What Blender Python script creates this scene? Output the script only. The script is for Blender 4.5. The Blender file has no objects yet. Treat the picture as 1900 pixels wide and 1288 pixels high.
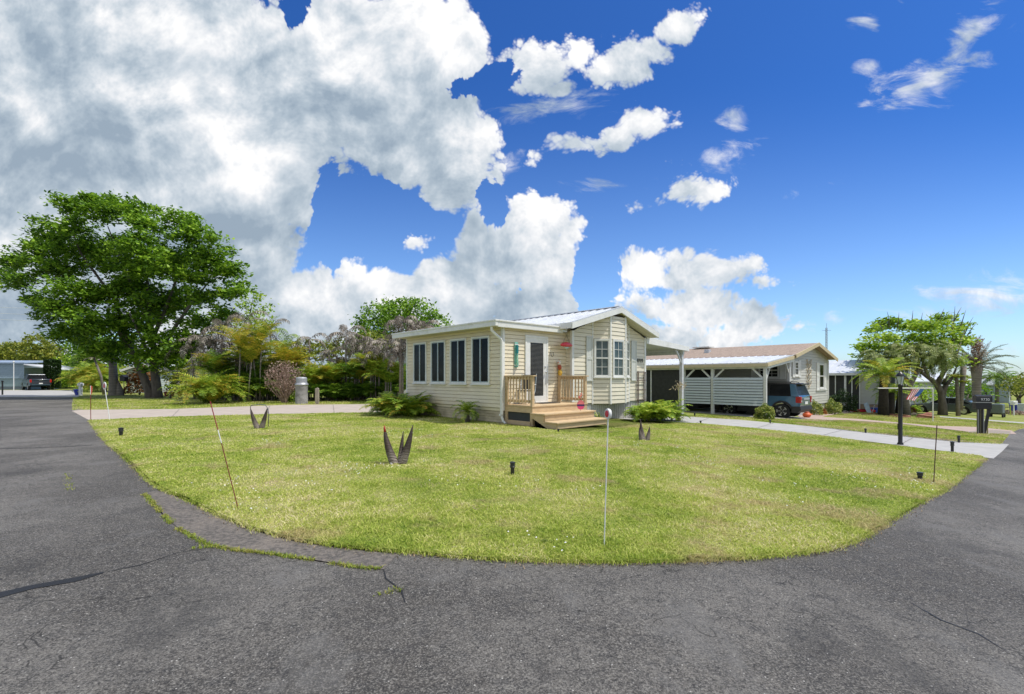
import bpy, bmesh, math, random
import numpy as np
from mathutils import Vector, Matrix
R = math.radians
random.seed(7)
rng = np.random.default_rng(7)
SC = bpy.context.scene
COL = SC.collection

# ---------------------------------------------------------------- camera
FPX, CXP, HZP, CAMZ = 880.0, 950.0, 702.0, 1.45      # focal length, centre and horizon in photo pixels
cam_d = bpy.data.cameras.new('camera'); cam = bpy.data.objects.new('camera', cam_d); COL.objects.link(cam)
cam.location = (0, 0, CAMZ); cam.rotation_euler = (R(90), 0, 0)
cam_d.sensor_width = 36.0; cam_d.lens = FPX / 1900 * 36.0
cam_d.shift_y = (HZP - 644) / 1900.0
cam_d.clip_start = 0.05; cam_d.clip_end = 6000
SC.camera = cam

# ---------------------------------------------------------------- exposure
SC.view_settings.view_transform = 'Standard'; SC.view_settings.look = 'None'
SC.view_settings.gamma = 1.0; SC.view_settings.exposure = 0.62
SC.view_settings.use_curve_mapping = False
SC.cycles.max_bounces = 6; SC.cycles.diffuse_bounces = 3; SC.cycles.glossy_bounces = 3
SC.cycles.transparent_max_bounces = 8; SC.cycles.transmission_bounces = 4

# ---------------------------------------------------------------- sun
SUN_EL, SUN_AZ = R(64), R(100)                 # azimuth measured clockwise from +Y
sd = bpy.data.lights.new('sun', 'SUN'); sun = bpy.data.objects.new('sun', sd); COL.objects.link(sun)
sd.energy = 2.8; sd.angle = R(0.53); sd.color = (1.0, 0.955, 0.88)
sdir = Vector((math.sin(SUN_AZ)*math.cos(SUN_EL), math.cos(SUN_AZ)*math.cos(SUN_EL), math.sin(SUN_EL)))
sun.rotation_euler = sdir.to_track_quat('Z', 'Y').to_euler()
sun.location = (0, 0, 60)

# ---------------------------------------------------------------- world: clear sky and cumulus clouds placed by direction
class NT:
    def __init__(s, nt): s.t = nt
    def n(s, typ, **kw):
        nd = s.t.nodes.new(typ)
        for k, v in kw.items():
            if k == 'ins':
                for i, val in v.items():
                    if isinstance(val, bpy.types.NodeSocket): s.t.links.new(val, nd.inputs[i])
                    else: nd.inputs[i].default_value = val
            else: setattr(nd, k, v)
        return nd
    def m(s, op, a, b=None, c=None, clamp=False):
        nd = s.t.nodes.new('ShaderNodeMath'); nd.operation = op; nd.use_clamp = clamp
        for i, v in enumerate((a, b, c)):
            if v is None: continue
            if isinstance(v, bpy.types.NodeSocket): s.t.links.new(v, nd.inputs[i])
            else: nd.inputs[i].default_value = v
        return nd.outputs[0]
    def v(s, op, a, b=None, c=None, **kw):
        nd = s.t.nodes.new('ShaderNodeVectorMath'); nd.operation = op
        for i, v in enumerate((a, b, c)):
            if v is None: continue
            if isinstance(v, bpy.types.NodeSocket): s.t.links.new(v, nd.inputs[i])
            else: nd.inputs[i].default_value = v
        return nd.outputs['Value'] if op in ('LENGTH', 'DOT_PRODUCT') else nd.outputs[0]
    def rng(s, val, a, b, c=0., d=1., smooth=True):
        nd = s.t.nodes.new('ShaderNodeMapRange'); nd.interpolation_type = 'SMOOTHSTEP' if smooth else 'LINEAR'
        s.t.links.new(val, nd.inputs[0])
        for i, x in zip((1, 2, 3, 4), (a, b, c, d)): nd.inputs[i].default_value = x
        return nd.outputs[0]
    def mix(s, f, a, b):
        nd = s.t.nodes.new('ShaderNodeMix'); nd.data_type = 'RGBA'
        for i, v in zip((0, 6, 7), (f, a, b)):
            if isinstance(v, bpy.types.NodeSocket): s.t.links.new(v, nd.inputs[i])
            else: nd.inputs[i].default_value = v if i == 0 else (tuple(v) + (1,) if len(v) == 3 else v)
        return nd.outputs[2]

PUFFS = [(190,130,430,330,0),(60,430,360,260,0),(400,430,215,230,0),(590,130,250,190,0),(760,100,185,140,0),
 (770,230,175,130,0),(870,270,80,70,0),(850,340,90,85,0),(890,440,66,120,0),(915,345,50,60,0),(1005,405,98,70,0),(1068,415,52,42,0),
 (960,440,90,80,0),(1045,500,75,85,0),(980,490,115,105,0),(900,560,110,80,0),(960,605,220,75,0),(1075,605,110,70,0),(1010,580,110,90,0),(765,445,62,52,0),(640,505,60,45,0),(720,560,150,80,0),(850,540,130,100,0),
 (560,590,200,120,0),(480,300,200,200,0),
 (1190,502,95,58,0),(1320,502,150,54,0),(1250,520,90,50,0),(1410,520,110,32,4),(1465,514,60,16,8),(1135,635,100,60,0),(1400,600,90,60,0),(1290,575,185,66,0),(1250,640,210,66,0),(1115,585,60,48,0),
 (1200,225,78,60,0),(1150,258,66,40,0),(1090,270,105,34,0),(1250,52,80,50,30),(1165,112,122,60,28),(1080,90,60,44,0),(985,122,96,70,0),(1040,165,66,34,0),
 (1185,385,76,36,20),(1285,354,104,42,5),(1215,325,56,30,0),(985,303,40,26,0),(505,480,55,40,0),
 (1830,-70,200,40,0),(20,600,170,80,0),(330,400,64,40,0),(480,650,340,90,0),(120,680,260,70,0),(900,660,300,90,0),(1320,640,130,50,0),(1465,512,50,14,8),(1060,430,50,60,0),(1240,300,60,22,0)]
HOLES = [(690,385,88,46,-12),(655,425,55,40,0),(612,395,28,70,0),(549,22,16,40,0),(912,378,14,28,0),(905,148,50,15,12),(1110,520,30,60,0),(968,526,8,10,0)]
WISPS = [(1735,140,120,34,24),(1790,85,75,24,55),(1680,160,60,24,10),(1365,222,26,34,0),(1404,266,20,14,0),(1850,535,130,30,0),(1545,592,120,8,3),
 (1760,640,200,9,0),(1480,360,14,8,0),(1620,122,30,20,-30),(1045,195,90,22,10),(1120,345,40,12,0),(930,300,20,20,0),(1280,700,160,30,0),
 (1525,341,14,6,0),(1610,35,20,8,20),(1325,300,18,8,0)]
GREYS = [(150,330,300,170,-32),(300,480,260,130,-12),(60,60,160,60,-10),(520,420,120,170,0),(60,560,220,120,0),(870,430,70,110,0),(800,230,130,90,0),
 (960,560,120,60,0),(1250,590,160,38,0),(90,120,170,140,-30),(520,600,200,80,0),(1090,600,120,50,0),(350,120,90,60,0),(620,330,90,120,0)]
BRIGHTS = [(330,165,100,50,-38),(400,250,150,48,-46),(495,310,60,80,-20),(10,80,60,50,0),(325,395,60,30,0),(1020,600,90,30,0),(1200,500,80,40,0),(1270,600,60,40,0),(1200,230,60,40,0),(1190,80,100,50,20),(1010,385,90,50,0),(760,430,60,40,0),(420,60,120,60,0),(860,60,120,80,0),(1330,480,120,24,0),
 (505,470,50,34,0),(560,60,80,60,0),(670,500,60,24,0)]

def puff_group(name, blobs, cap):
    g = bpy.data.node_groups.new(name, 'ShaderNodeTree')
    g.interface.new_socket('P', in_out='INPUT', socket_type='NodeSocketVector')
    g.interface.new_socket('F', in_out='OUTPUT', socket_type='NodeSocketFloat')
    t = NT(g); gi = g.nodes.new('NodeGroupInput'); go = g.nodes.new('NodeGroupOutput'); acc = None
    for (px, py, rx, ry, rot) in blobs:
        mp = t.n('ShaderNodeMapping', vector_type='TEXTURE')
        if acc is None: g.links.new(gi.outputs[0], mp.inputs['Vector'])
        else:      # chained, so that the long list is worked through one blob at a time
            g.links.new(t.v('MULTIPLY_ADD', acc, (1e-7, 1e-7, 0), gi.outputs[0]), mp.inputs['Vector'])
        mp.inputs['Location'].default_value = ((px-CXP)/FPX, (HZP-py)/FPX, 0)
        mp.inputs['Rotation'].default_value = (0, 0, R(rot))
        mp.inputs['Scale'].default_value = (rx/FPX, ry/FPX, 1)
        ln = t.v('LENGTH', mp.outputs[0])
        f = t.m('MULTIPLY', t.m('SUBTRACT', 1.0, ln), min(min(rx, ry)/100.0, cap))
        acc = f if acc is None else t.m('SMOOTH_MAX', acc, f, 0.06)
    g.links.new(acc, go.inputs[0])
    return g

def build_world():
    w = bpy.data.worlds.new('World'); SC.world = w; w.use_nodes = True
    nt = w.node_tree; nt.nodes.clear(); t = NT(nt)
    tc = t.n('ShaderNodeTexCoord'); D = tc.outputs['Generated']
    sep = t.n('ShaderNodeSeparateXYZ', ins={0: D})
    ay = t.m('MAXIMUM', t.m('ABSOLUTE', sep.outputs[1]), 0.16)
    PX = t.m('DIVIDE', sep.outputs[0], ay); PZ = t.m('DIVIDE', sep.outputs[2], ay)
    P = t.n('ShaderNodeCombineXYZ', ins={0: PX, 1: PZ, 2: 0.0}).outputs[0]
    gp = puff_group('puffs', PUFFS, 1.3); gh = puff_group('holes', HOLES, 1.0); gw = puff_group('wisps', WISPS, .9)
    gg = puff_group('greys', GREYS, 1.2); gb = puff_group('brights', BRIGHTS, 1.2)
    def G(g, p):
        nd = t.n('ShaderNodeGroup'); nd.node_tree = g; nt.links.new(p, nd.inputs[0]); return nd.outputs[0]
    def tex_of(p):
        warp = t.n('ShaderNodeTexNoise', ins={'Vector': p, 'Scale': 3.0, 'Detail': 3.0, 'Roughness': .5})
        wv = t.v('MULTIPLY', t.v('SUBTRACT', warp.outputs['Color'], (.5, .5, .5)), (.13, .13, 0.))
        q = t.v('ADD', p, wv)
        n1 = t.n('ShaderNodeTexNoise', ins={'Vector': q, 'Scale': 8.5, 'Detail': 7.0, 'Roughness': .62}).outputs[0]
        vo = t.n('ShaderNodeTexVoronoi', feature='SMOOTH_F1', ins={'Vector': q, 'Scale': 12.0, 'Detail': 3.0, 'Roughness': .62, 'Lacunarity': 2.3, 'Smoothness': .25}).outputs['Distance']
        return t.m('ADD', t.m('MULTIPLY', t.m('SUBTRACT', n1, .5), .80), t.m('MULTIPLY', t.m('SUBTRACT', .52, vo), .62))
    S0 = G(gp, P)
    T0 = tex_of(P)
    sh0 = t.m('SUBTRACT', t.m('ADD', t.m('MULTIPLY', S0, 1.7), .10), t.m('MULTIPLY', t.m('MAXIMUM', t.m('SUBTRACT', t.m('ADD', G(gh, P), .06), t.m('MULTIPLY', T0, .22)), 0.0), 5.0))
    H0 = t.m('ADD', sh0, T0)
    T1 = tex_of(t.v('ADD', P, (.014, .036, 0.)))
    S2 = G(gp, t.v('ADD', P, (.03, .09, 0.)))
    a = t.rng(H0, -.03, .24)
    bigv = lambda p: t.n('ShaderNodeTexNoise', ins={'Vector': p, 'Scale': 4.0, 'Detail': 4.0, 'Roughness': .5, 'Distortion': .4}).outputs[0]
    B0 = bigv(P); B1 = bigv(t.v('ADD', P, (.03, .075, 0.)))
    # thin streaky cloud
    pw = t.v('MULTIPLY', P, (1.0, 2.4, 1.0))
    nw = t.n('ShaderNodeTexNoise', ins={'Vector': pw, 'Scale': 7.0, 'Detail': 8.0, 'Roughness': .62, 'Distortion': .6}).outputs[0]
    aw = t.m('MULTIPLY', t.rng(t.m('ADD', G(gw, P), t.m('MULTIPLY', t.m('SUBTRACT', nw, .47), 1.6)), 0.0, .42), .85)
    lift = t.m('ADD', t.m('ADD', t.m('MULTIPLY', t.m('SUBTRACT', T0, T1), .55), t.m('MULTIPLY', t.m('SUBTRACT', B0, B1), 1.9)), t.m('MULTIPLY', t.m('SUBTRACT', S0, S2), .30))
    b = t.m('ADD', t.m('ADD', .53, lift), t.m('MULTIPLY', t.m('MAXIMUM', G(gb, P), 0.), .52))
    b = t.m('SUBTRACT', b, t.m('MULTIPLY', t.m('MAXIMUM', t.m('ADD', G(gg, P), t.m('MULTIPLY', T0, .25)), 0.), .38))
    b = t.m('ADD', b, t.rng(H0, .30, .0, 0., .16))
    cr = t.n('ShaderNodeValToRGB', ins={0: b}); e = cr.color_ramp
    e.elements[0].position = .05; e.elements[0].color = (.30, .38, .47, 1)
    e.elements[1].position = .98; e.elements[1].color = (.95, .95, .95, 1)
    for p_, c_ in ((.32, (.42, .50, .58, 1)), (.58, (.60, .66, .72, 1)), (.80, (.80, .82, .85, 1))):
        x = e.elements.new(p_); x.color = c_
    sky = t.n('ShaderNodeTexSky', sky_type='NISHITA', sun_disc=False, sun_elevation=SUN_EL, sun_rotation=SUN_AZ,
              altitude=0., air_density=1.0, dust_density=.6, ozone_density=3.0)
    low = t.rng(PZ, .0, .65)
    tint = t.mix(low, (.62, .76, .94), (.15, .36, .70))
    skyc = t.n('ShaderNodeMix', data_type='RGBA', blend_type='MULTIPLY', ins={0: 1.0, 6: sky.outputs[0], 7: tint}).outputs[2]
    bg1 = t.n('ShaderNodeBackground', ins={0: skyc, 1: .13})
    bg2 = t.n('ShaderNodeBackground', ins={0: cr.outputs[0], 1: .71})
    am = t.m('MAXIMUM', a, aw)
    # unseen white cloud overhead and behind the camera, added for strong neutral fill light
    rest = t.m('MAXIMUM', t.rng(sep.outputs[2], .70, .86, 0., .62), t.rng(sep.outputs[1], .02, -.12, 0., .72))
    am = t.m('MAXIMUM', am, rest)
    am = t.m('MULTIPLY', am, t.rng(sep.outputs[2], -.02, .01))
    mx = t.n('ShaderNodeMixShader', ins={0: am, 1: bg1.outputs[0], 2: bg2.outputs[0]})
    out = t.n('ShaderNodeOutputWorld', ins={0: mx.outputs[0]})
    w.cycles.sampling_method = 'MANUAL'; w.cycles.sample_map_resolution = 512
build_world()
# ---------------------------------------------------------------- terrain height, pixel -> point helpers
GX0, GX1, GS = 1.0, 50.0, 0.045
def gz(x):
    return -GS * (min(max(x, GX0), GX1) - GX0)
def at(px, py, Y):
    return Vector(((px-CXP)/FPX*Y, Y, CAMZ + (HZP-py)/FPX*Y))
def G(px, py):
    lo, hi = 0.5, 400.0
    f = lambda Y: at(px, py, Y).z - gz((px-CXP)/FPX*Y)
    for _ in range(60):
        m = (lo+hi)/2
        if f(m) > 0: lo = m
        else: hi = m
    X = (px-CXP)/FPX*lo
    return Vector((X, lo, gz(X)))
def GP(px, Y):
    X = (px-CXP)/FPX*Y
    return Vector((X, Y, gz(X)))

# ---------------------------------------------------------------- object helpers
def thing(name, label, cat, loc=(0, 0, 0), rz=0., group=None):
    o = bpy.data.objects.new(name, None); COL.objects.link(o); o.empty_display_size = .2
    o.location = loc; o.rotation_euler = (0, 0, rz); o['label'] = label; o['category'] = cat
    if group: o['group'] = group
    return o
def tag(o, label, cat, group=None):
    o['label'] = label; o['category'] = cat
    if group: o['group'] = group
    return o
def copy_tree(o, parent=None):
    c = o.copy(); COL.objects.link(c); c.parent = parent
    for ch in list(o.children): copy_tree(ch, c)
    return c

class MB:
    def __init__(s): s.v = []; s.f = []; s.sm = False
    def add(s, vs, fs):
        b = len(s.v); s.v += [tuple(p) for p in vs]; s.f += [tuple(i+b for i in f) for f in fs]; return s
    def box(s, x0, y0, z0, x1, y1, z1, M=None):
        vs = [Vector(p) for p in ((x0,y0,z0),(x1,y0,z0),(x1,y1,z0),(x0,y1,z0),(x0,y0,z1),(x1,y0,z1),(x1,y1,z1),(x0,y1,z1))]
        if M is not None: vs = [M @ p for p in vs]
        return s.add(vs, [(0,3,2,1),(4,5,6,7),(0,1,5,4),(1,2,6,5),(2,3,7,6),(3,0,4,7)])
    def beam(s, a, b, w, h, up=(0, 0, 1)):
        a, b = Vector(a), Vector(b); d = (b-a).normalized(); u = Vector(up)
        if abs(d.dot(u)) > .99: u = Vector((1, 0, 0))
        r = d.cross(u).normalized(); u = r.cross(d)
        vs = [p + r*i*w/2 + u*j*h/2 for p in (a, b) for (i, j) in ((-1,-1),(1,-1),(1,1),(-1,1))]
        return s.add(vs, [(0,1,2,3),(7,6,5,4),(0,4,5,1),(1,5,6,2),(2,6,7,3),(3,7,4,0)])
    def tube(s, pts, rad, n=8, cap=True):
        pts = [Vector(p) for p in pts]
        if not hasattr(rad, '__len__'): rad = [rad]*len(pts)
        rings = []; ref = Vector((0.13, .97, .21))
        for i, p in enumerate(pts):
            d = (pts[min(i+1, len(pts)-1)] - pts[max(i-1, 0)])
            d = d.normalized() if d.length > 1e-9 else Vector((0, 0, 1))
            if abs(d.dot(ref)) > .95: ref = Vector((1, 0, .1))
            a = d.cross(ref).normalized(); b = d.cross(a); ref = -b if False else ref
            rings.append([p + (a*math.cos(2*math.pi*k/n) + b*math.sin(2*math.pi*k/n))*rad[i] for k in range(n)])
        vs = [q for r in rings for q in r]; fs = []
        for i in range(len(pts)-1):
            for k in range(n):
                k2 = (k+1) % n; fs.append((i*n+k, i*n+k2, (i+1)*n+k2, (i+1)*n+k))
        if cap: fs += [tuple(range(n))[::-1], tuple((len(pts)-1)*n+k for k in range(n))]
        return s.add(vs, fs)
    def lathe(s, prof, c=(0, 0, 0), n=16, M=None):
        vs = []; fs = []
        for (r, z) in prof:
            for k in range(n):
                p = Vector((r*math.cos(2*math.pi*k/n), r*math.sin(2*math.pi*k/n), z))
                if M is not None: p = M @ p
                vs.append(p + Vector(c))
        for i in range(len(prof)-1):
            for k in range(n):
                k2 = (k+1) % n; fs.append((i*n+k, i*n+k2, (i+1)*n+k2, (i+1)*n+k))
        fs += [tuple(range(n))[::-1], tuple((len(prof)-1)*n+k for k in range(n))]
        return s.add(vs, fs)
    def prism(s, poly, axis, a, b):
        """poly: 2-D outline in the plane across axis ('x': (y,z), 'y': (x,z), 'z': (x,y)); extruded from a to b"""
        def P(p, t): return {'x': (t, p[0], p[1]), 'y': (p[0], t, p[1]), 'z': (p[0], p[1], t)}[axis]
        n = len(poly); vs = [P(p, a) for p in poly] + [P(p, b) for p in poly]
        fs = [tuple(range(n)), tuple(range(2*n-1, n-1, -1))] + [(i, i+n, (i+1) % n+n, (i+1) % n) for i in range(n)]
        return s.add(vs, fs)
    def build(s, name, mat, parent=None, smooth=False, bevel=0., recalc=True, seg=2):
        me = bpy.data.meshes.new(name); me.from_pydata(s.v, [], s.f)
        if recalc:
            bm = bmesh.new(); bm.from_mesh(me); bmesh.ops.recalc_face_normals(bm, faces=bm.faces); bm.to_mesh(me); bm.free()
        me.update()
        if smooth:
            me.polygons.foreach_set('use_smooth', [True]*len(me.polygons))
            if smooth == 'auto': me.set_sharp_from_angle(angle=R(35))
        o = bpy.data.objects.new(name, me); COL.objects.link(o)
        if mat: me.materials.append(mat)
        if parent: o.parent = parent
        if bevel:
            m = o.modifiers.new('b', 'BEVEL'); m.width = bevel; m.segments = seg; m.limit_method = 'ANGLE'; m.angle_limit = R(40)
        return o

def text(name, body, size, parent, loc, rot, m, ext=.002):
    cu = bpy.data.curves.new(name, 'FONT'); cu.body = body; cu.size = size; cu.extrude = ext; cu.align_x = 'CENTER'; cu.align_y = 'CENTER'
    o = bpy.data.objects.new(name, cu); COL.objects.link(o); dg = bpy.context.evaluated_depsgraph_get(); me = bpy.data.meshes.new_from_object(o.evaluated_get(dg)); bpy.data.objects.remove(o)
    o = bpy.data.objects.new(name, me); COL.objects.link(o); me.materials.clear(); me.materials.append(m); o.parent = parent; o.location = loc; o.rotation_euler = rot; return o

def np_mesh(name, V, F, mat, parent=None, col=None):
    """V (n,3) floats, F (m,k) int"""
    me = bpy.data.meshes.new(name); k = F.shape[1]
    me.vertices.add(len(V)); me.vertices.foreach_set('co', np.ascontiguousarray(V, dtype=np.float32).ravel())
    me.loops.add(F.size); me.loops.foreach_set('vertex_index', F.astype(np.int32).ravel())
    me.polygons.add(len(F)); me.polygons.foreach_set('loop_start', np.arange(0, F.size, k, dtype=np.int32))
    me.update(calc_edges=True); me.validate()
    if mat: me.materials.append(mat)
    o = bpy.data.objects.new(name, me); COL.objects.link(o)
    if parent: o.parent = parent
    return o

# ---------------------------------------------------------------- materials
MATS = {}
def mat(name, col, rough=.6, metal=0., col2=None, var=.5, scale=6., bump=0., bscale=60., spec=.5, coat=0., island=0., detail=4., stretch=(1,1,1), dirt=None, dirtamt=.5, dirtscale=1.5):
    if name in MATS: return MATS[name]
    m = bpy.data.materials.new(name); m.use_nodes = True; t = NT(m.node_tree)
    bs = m.node_tree.nodes['Principled BSDF']; tc = t.n('ShaderNodeTexCoord').outputs['Object']
    if stretch != (1, 1, 1): tc = t.v('MULTIPLY', tc, stretch)
    c2 = col2 or tuple(x*.82 for x in col)
    nz = t.n('ShaderNodeTexNoise', ins={'Vector': tc, 'Scale': scale, 'Detail': detail, 'Roughness': .6}).outputs[0]
    f = t.rng(nz, .5-var*.5, .5+var*.5)
    if island:
        g = t.n('ShaderNodeNewGeometry').outputs['Random Per Island']
        f = t.m('ADD', t.m('MULTIPLY', f, 1-island), t.m('MULTIPLY', g, island), clamp=True)
    c = t.mix(f, col, c2)
    if dirt:
        dn = t.n('ShaderNodeTexNoise', ins={'Vector': tc, 'Scale': dirtscale, 'Detail': 6., 'Roughness': .65}).outputs[0]
        c = t.mix(t.m('MULTIPLY', t.rng(dn, .48, .72), dirtamt), c, dirt)
    m.node_tree.links.new(c, bs.inputs['Base Color'])
    bs.inputs['Roughness'].default_value = rough; bs.inputs['Metallic'].default_value = metal
    bs.inputs['Specular IOR Level'].default_value = spec; bs.inputs['Coat Weight'].default_value = coat; bs.inputs['Coat Roughness'].default_value = .05
    if bump:
        bn = t.n('ShaderNodeTexNoise', ins={'Vector': tc, 'Scale': bscale, 'Detail': 5., 'Roughness': .6}).outputs[0]
        b = t.n('ShaderNodeBump', ins={'Strength': bump, 'Distance': .02, 'Height': bn}); m.node_tree.links.new(b.outputs[0], bs.inputs['Normal'])
    MATS[name] = m; return m

def leafmat(name, cols, scale=.6, trans=.35, rough=.55, isl=.75):
    """foliage: random tone per leaf, slow drift through the crown, some light let through"""
    if name in MATS: return MATS[name]
    m = bpy.data.materials.new(name); m.use_nodes = True; nt = m.node_tree; t = NT(nt)
    bs = nt.nodes['Principled BSDF']; out = nt.nodes['Material Output']
    ge = t.n('ShaderNodeNewGeometry'); rnd = ge.outputs['Random Per Island']
    nz = t.n('ShaderNodeTexNoise', ins={'Vector': ge.outputs['Position'], 'Scale': scale, 'Detail': 3.}).outputs[0]
    f = t.m('ADD', t.m('MULTIPLY', rnd, isl), t.m('MULTIPLY', t.m('SUBTRACT', nz, .5), 1.1), clamp=True)
    cr = t.n('ShaderNodeValToRGB', ins={0: f}); n = len(cols)
    cr.color_ramp.elements[0].color = cols[0]+(1,); cr.color_ramp.elements[1].color = cols[-1]+(1,)
    for i in range(1, n-1):
        x = cr.color_ramp.elements.new(i/(n-1)); x.color = cols[i]+(1,)
    nt.links.new(cr.outputs[0], bs.inputs['Base Color']); bs.inputs['Roughness'].default_value = rough
    bs.inputs['Specular IOR Level'].default_value = .35
    tr = t.n('ShaderNodeBsdfTranslucent', ins={0: cr.outputs[0]})
    mx = t.n('ShaderNodeMixShader', ins={0: trans, 1: bs.outputs[0], 2: tr.outputs[0]})
    nt.links.new(mx.outputs[0], out.inputs[0]); MATS[name] = m; return m

WHITE = mat('white_trim', (.78,.78,.75), .45, col2=(.70,.70,.66), scale=3, dirt=(.45,.43,.36), dirtamt=.25)
GLASS = mat('dark_glass', (.010,.011,.012), .12, col2=(.022,.023,.024), scale=2.5, spec=.08)
BLACK = mat('black_paint', (.012,.012,.013), .35, col2=(.02,.02,.02))
CHROME = mat('polished_metal', (.62,.63,.65), .22, metal=1.)
ALU = mat('window_aluminium', (.42,.47,.47), .4, metal=.3)
# ---------------------------------------------------------------- ground, roads, paths, lawns
def ground_mats():
    # mown grass seen between the blades
    m = bpy.data.materials.new('grass_ground'); m.use_nodes = True; t = NT(m.node_tree); bs = m.node_tree.nodes['Principled BSDF']
    P = t.n('ShaderNodeNewGeometry').outputs['Position']
    a = t.n('ShaderNodeTexNoise', ins={'Vector': P, 'Scale': .55, 'Detail': 5., 'Roughness': .62}).outputs[0]
    b = t.n('ShaderNodeTexNoise', ins={'Vector': P, 'Scale': 26., 'Detail': 4., 'Roughness': .7}).outputs[0]
    c = t.mix(t.rng(a, .36, .66), (.20,.26,.045), (.36,.35,.12))
    c = t.mix(t.m('MULTIPLY', t.rng(b, .40, .66), .55), c, (.09,.12,.025))
    d = t.n('ShaderNodeTexNoise', ins={'Vector': P, 'Scale': 1.3, 'Detail': 4., 'Roughness': .6}).outputs[0]
    c = t.mix(t.m('MULTIPLY', t.rng(d, .58, .68), .8), c, (.34,.27,.17))
    m.node_tree.links.new(c, bs.inputs['Base Color']); bs.inputs['Roughness'].default_value = .9; bs.inputs['Specular IOR Level'].default_value = .1
    bp = t.n('ShaderNodeBump', ins={'Strength': .7, 'Distance': .03, 'Height': b}); m.node_tree.links.new(bp.outputs[0], bs.inputs['Normal'])
    MATS['grass_ground'] = m
    # worn asphalt
    m = bpy.data.materials.new('asphalt'); m.use_nodes = True; t = NT(m.node_tree); bs = m.node_tree.nodes['Principled BSDF']
    P = t.n('ShaderNodeNewGeometry').outputs['Position']
    big = t.n('ShaderNodeTexNoise', ins={'Vector': P, 'Scale': .35, 'Detail': 5., 'Roughness': .6}).outputs[0]
    mid = t.n('ShaderNodeTexNoise', ins={'Vector': P, 'Scale': 7., 'Detail': 5., 'Roughness': .7}).outputs[0]
    fine = t.n('ShaderNodeTexNoise', ins={'Vector': P, 'Scale': 95., 'Detail': 3., 'Roughness': .75}).outputs[0]
    ag = t.n('ShaderNodeTexVoronoi', feature='F1', ins={'Vector': P, 'Scale': 85., 'Randomness': 1.})
    agr = t.n('ShaderNodeTexNoise', ins={'Vector': P, 'Scale': 60., 'Detail': 2.}).outputs[0]
    c = t.mix(t.rng(big, .38, .62), (.076,.069,.061), (.185,.173,.155))
    c = t.mix(t.m('MULTIPLY', t.rng(mid, .42, .66), .45), c, (.045,.046,.048))
    c = t.mix(t.m('MULTIPLY', t.rng(fine, .50, .66), .85), c, (.30,.285,.255))
    wn = t.n('ShaderNodeTexNoise', ins={'Vector': P, 'Scale': 34., 'Detail': 4., 'Roughness': .7, 'Distortion': 1.2}).outputs[0]
    c = t.mix(t.m('MULTIPLY', t.rng(wn, .56, .66), .55), c, (.30,.285,.25)); c = t.mix(t.m('MULTIPLY', t.rng(wn, .45, .36), .7), c, (.022,.022,.023))
    c = t.mix(t.m('MULTIPLY', t.rng(fine, .50, .34), .8), c, (.018,.018,.018))
    c = t.mix(t.m('MULTIPLY', t.rng(t.n('ShaderNodeSeparateColor', ins={0: ag.outputs['Color']}).outputs[0], .985, .995), t.rng(ag.outputs['Distance'], .45, .3)), c, (.55,.53,.49))
    pat = t.n('ShaderNodeTexNoise', ins={'Vector': t.v('MULTIPLY', P, (1., .55, 1.)), 'Scale': 1.1, 'Detail': 6., 'Roughness': .7}).outputs[0]
    c = t.mix(t.m('MULTIPLY', t.rng(pat, .54, .66), .45), c, (.045,.044,.043)); c = t.mix(t.m('MULTIPLY', t.rng(pat, .46, .36), .40), c, (.19,.185,.175))
    # cracks: network, only in worn areas
    wp = t.v('ADD', P, t.v('MULTIPLY', t.v('SUBTRACT', t.n('ShaderNodeTexNoise', ins={'Vector': P, 'Scale': 2.2, 'Detail': 4.}).outputs['Color'], (.5,.5,.5)), (.7,.7,0.)))
    wear = t.rng(t.n('ShaderNodeTexNoise', ins={'Vector': P, 'Scale': .28, 'Detail': 2.}).outputs[0], .42, .56)
    for sc, wd, am in ((1.1, .005, .30), (3.0, .016, .75), (9., .03, .15)):
        v = t.n('ShaderNodeTexVoronoi', feature='DISTANCE_TO_EDGE', ins={'Vector': wp, 'Scale': sc}).outputs['Distance']
        k = t.rng(v, wd, wd*.25)
        brk = t.rng(t.n('ShaderNodeTexNoise', ins={'Vector': P, 'Scale': sc*1.6+.3, 'Detail': 2.}).outputs[0], .44, .56)
        k = t.m('MULTIPLY', t.m('MULTIPLY', k, brk), t.m('MULTIPLY', wear, am) if sc > 1 else am*.8)
        c = t.mix(k, c, (.016,.015,.014))
    m.node_tree.links.new(c, bs.inputs['Base Color']); bs.inputs['Roughness'].default_value = .78; bs.inputs['Specular IOR Level'].default_value = .35
    h = t.m('ADD', fine, t.m('MULTIPLY', mid, .6))
    bp = t.n('ShaderNodeBump', ins={'Strength': .9, 'Distance': .018, 'Height': h}); m.node_tree.links.new(bp.outputs[0], bs.inputs['Normal'])
    MATS['asphalt'] = m
ground_mats()
CONC = mat('concrete', (.43,.42,.40), .85, col2=(.35,.345,.33), scale=2.2, var=.5, bump=.35, bscale=45, dirt=(.30,.29,.27), dirtamt=.5, dirtscale=.9)
PINKC = mat('pinkish_concrete', (.47,.405,.345), .85, col2=(.385,.33,.28), scale=1.8, bump=.3, bscale=45, dirt=(.34,.29,.25), dirtamt=.5)
PAVER = mat('paver', (.46,.35,.29), .85, col2=(.36,.27,.23), scale=14, bump=.4, dirt=(.22,.18,.15), dirtamt=.4)
OLDC = mat('weathered_apron', (.20,.175,.15), .9, col2=(.085,.078,.07), scale=26, var=.35, bump=1., bscale=60, dirt=(.26,.22,.18), dirtamt=.45, dirtscale=2.)
TAR = mat('crack_sealer', (.014,.014,.015), .55, bump=.3, bscale=80)

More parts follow.
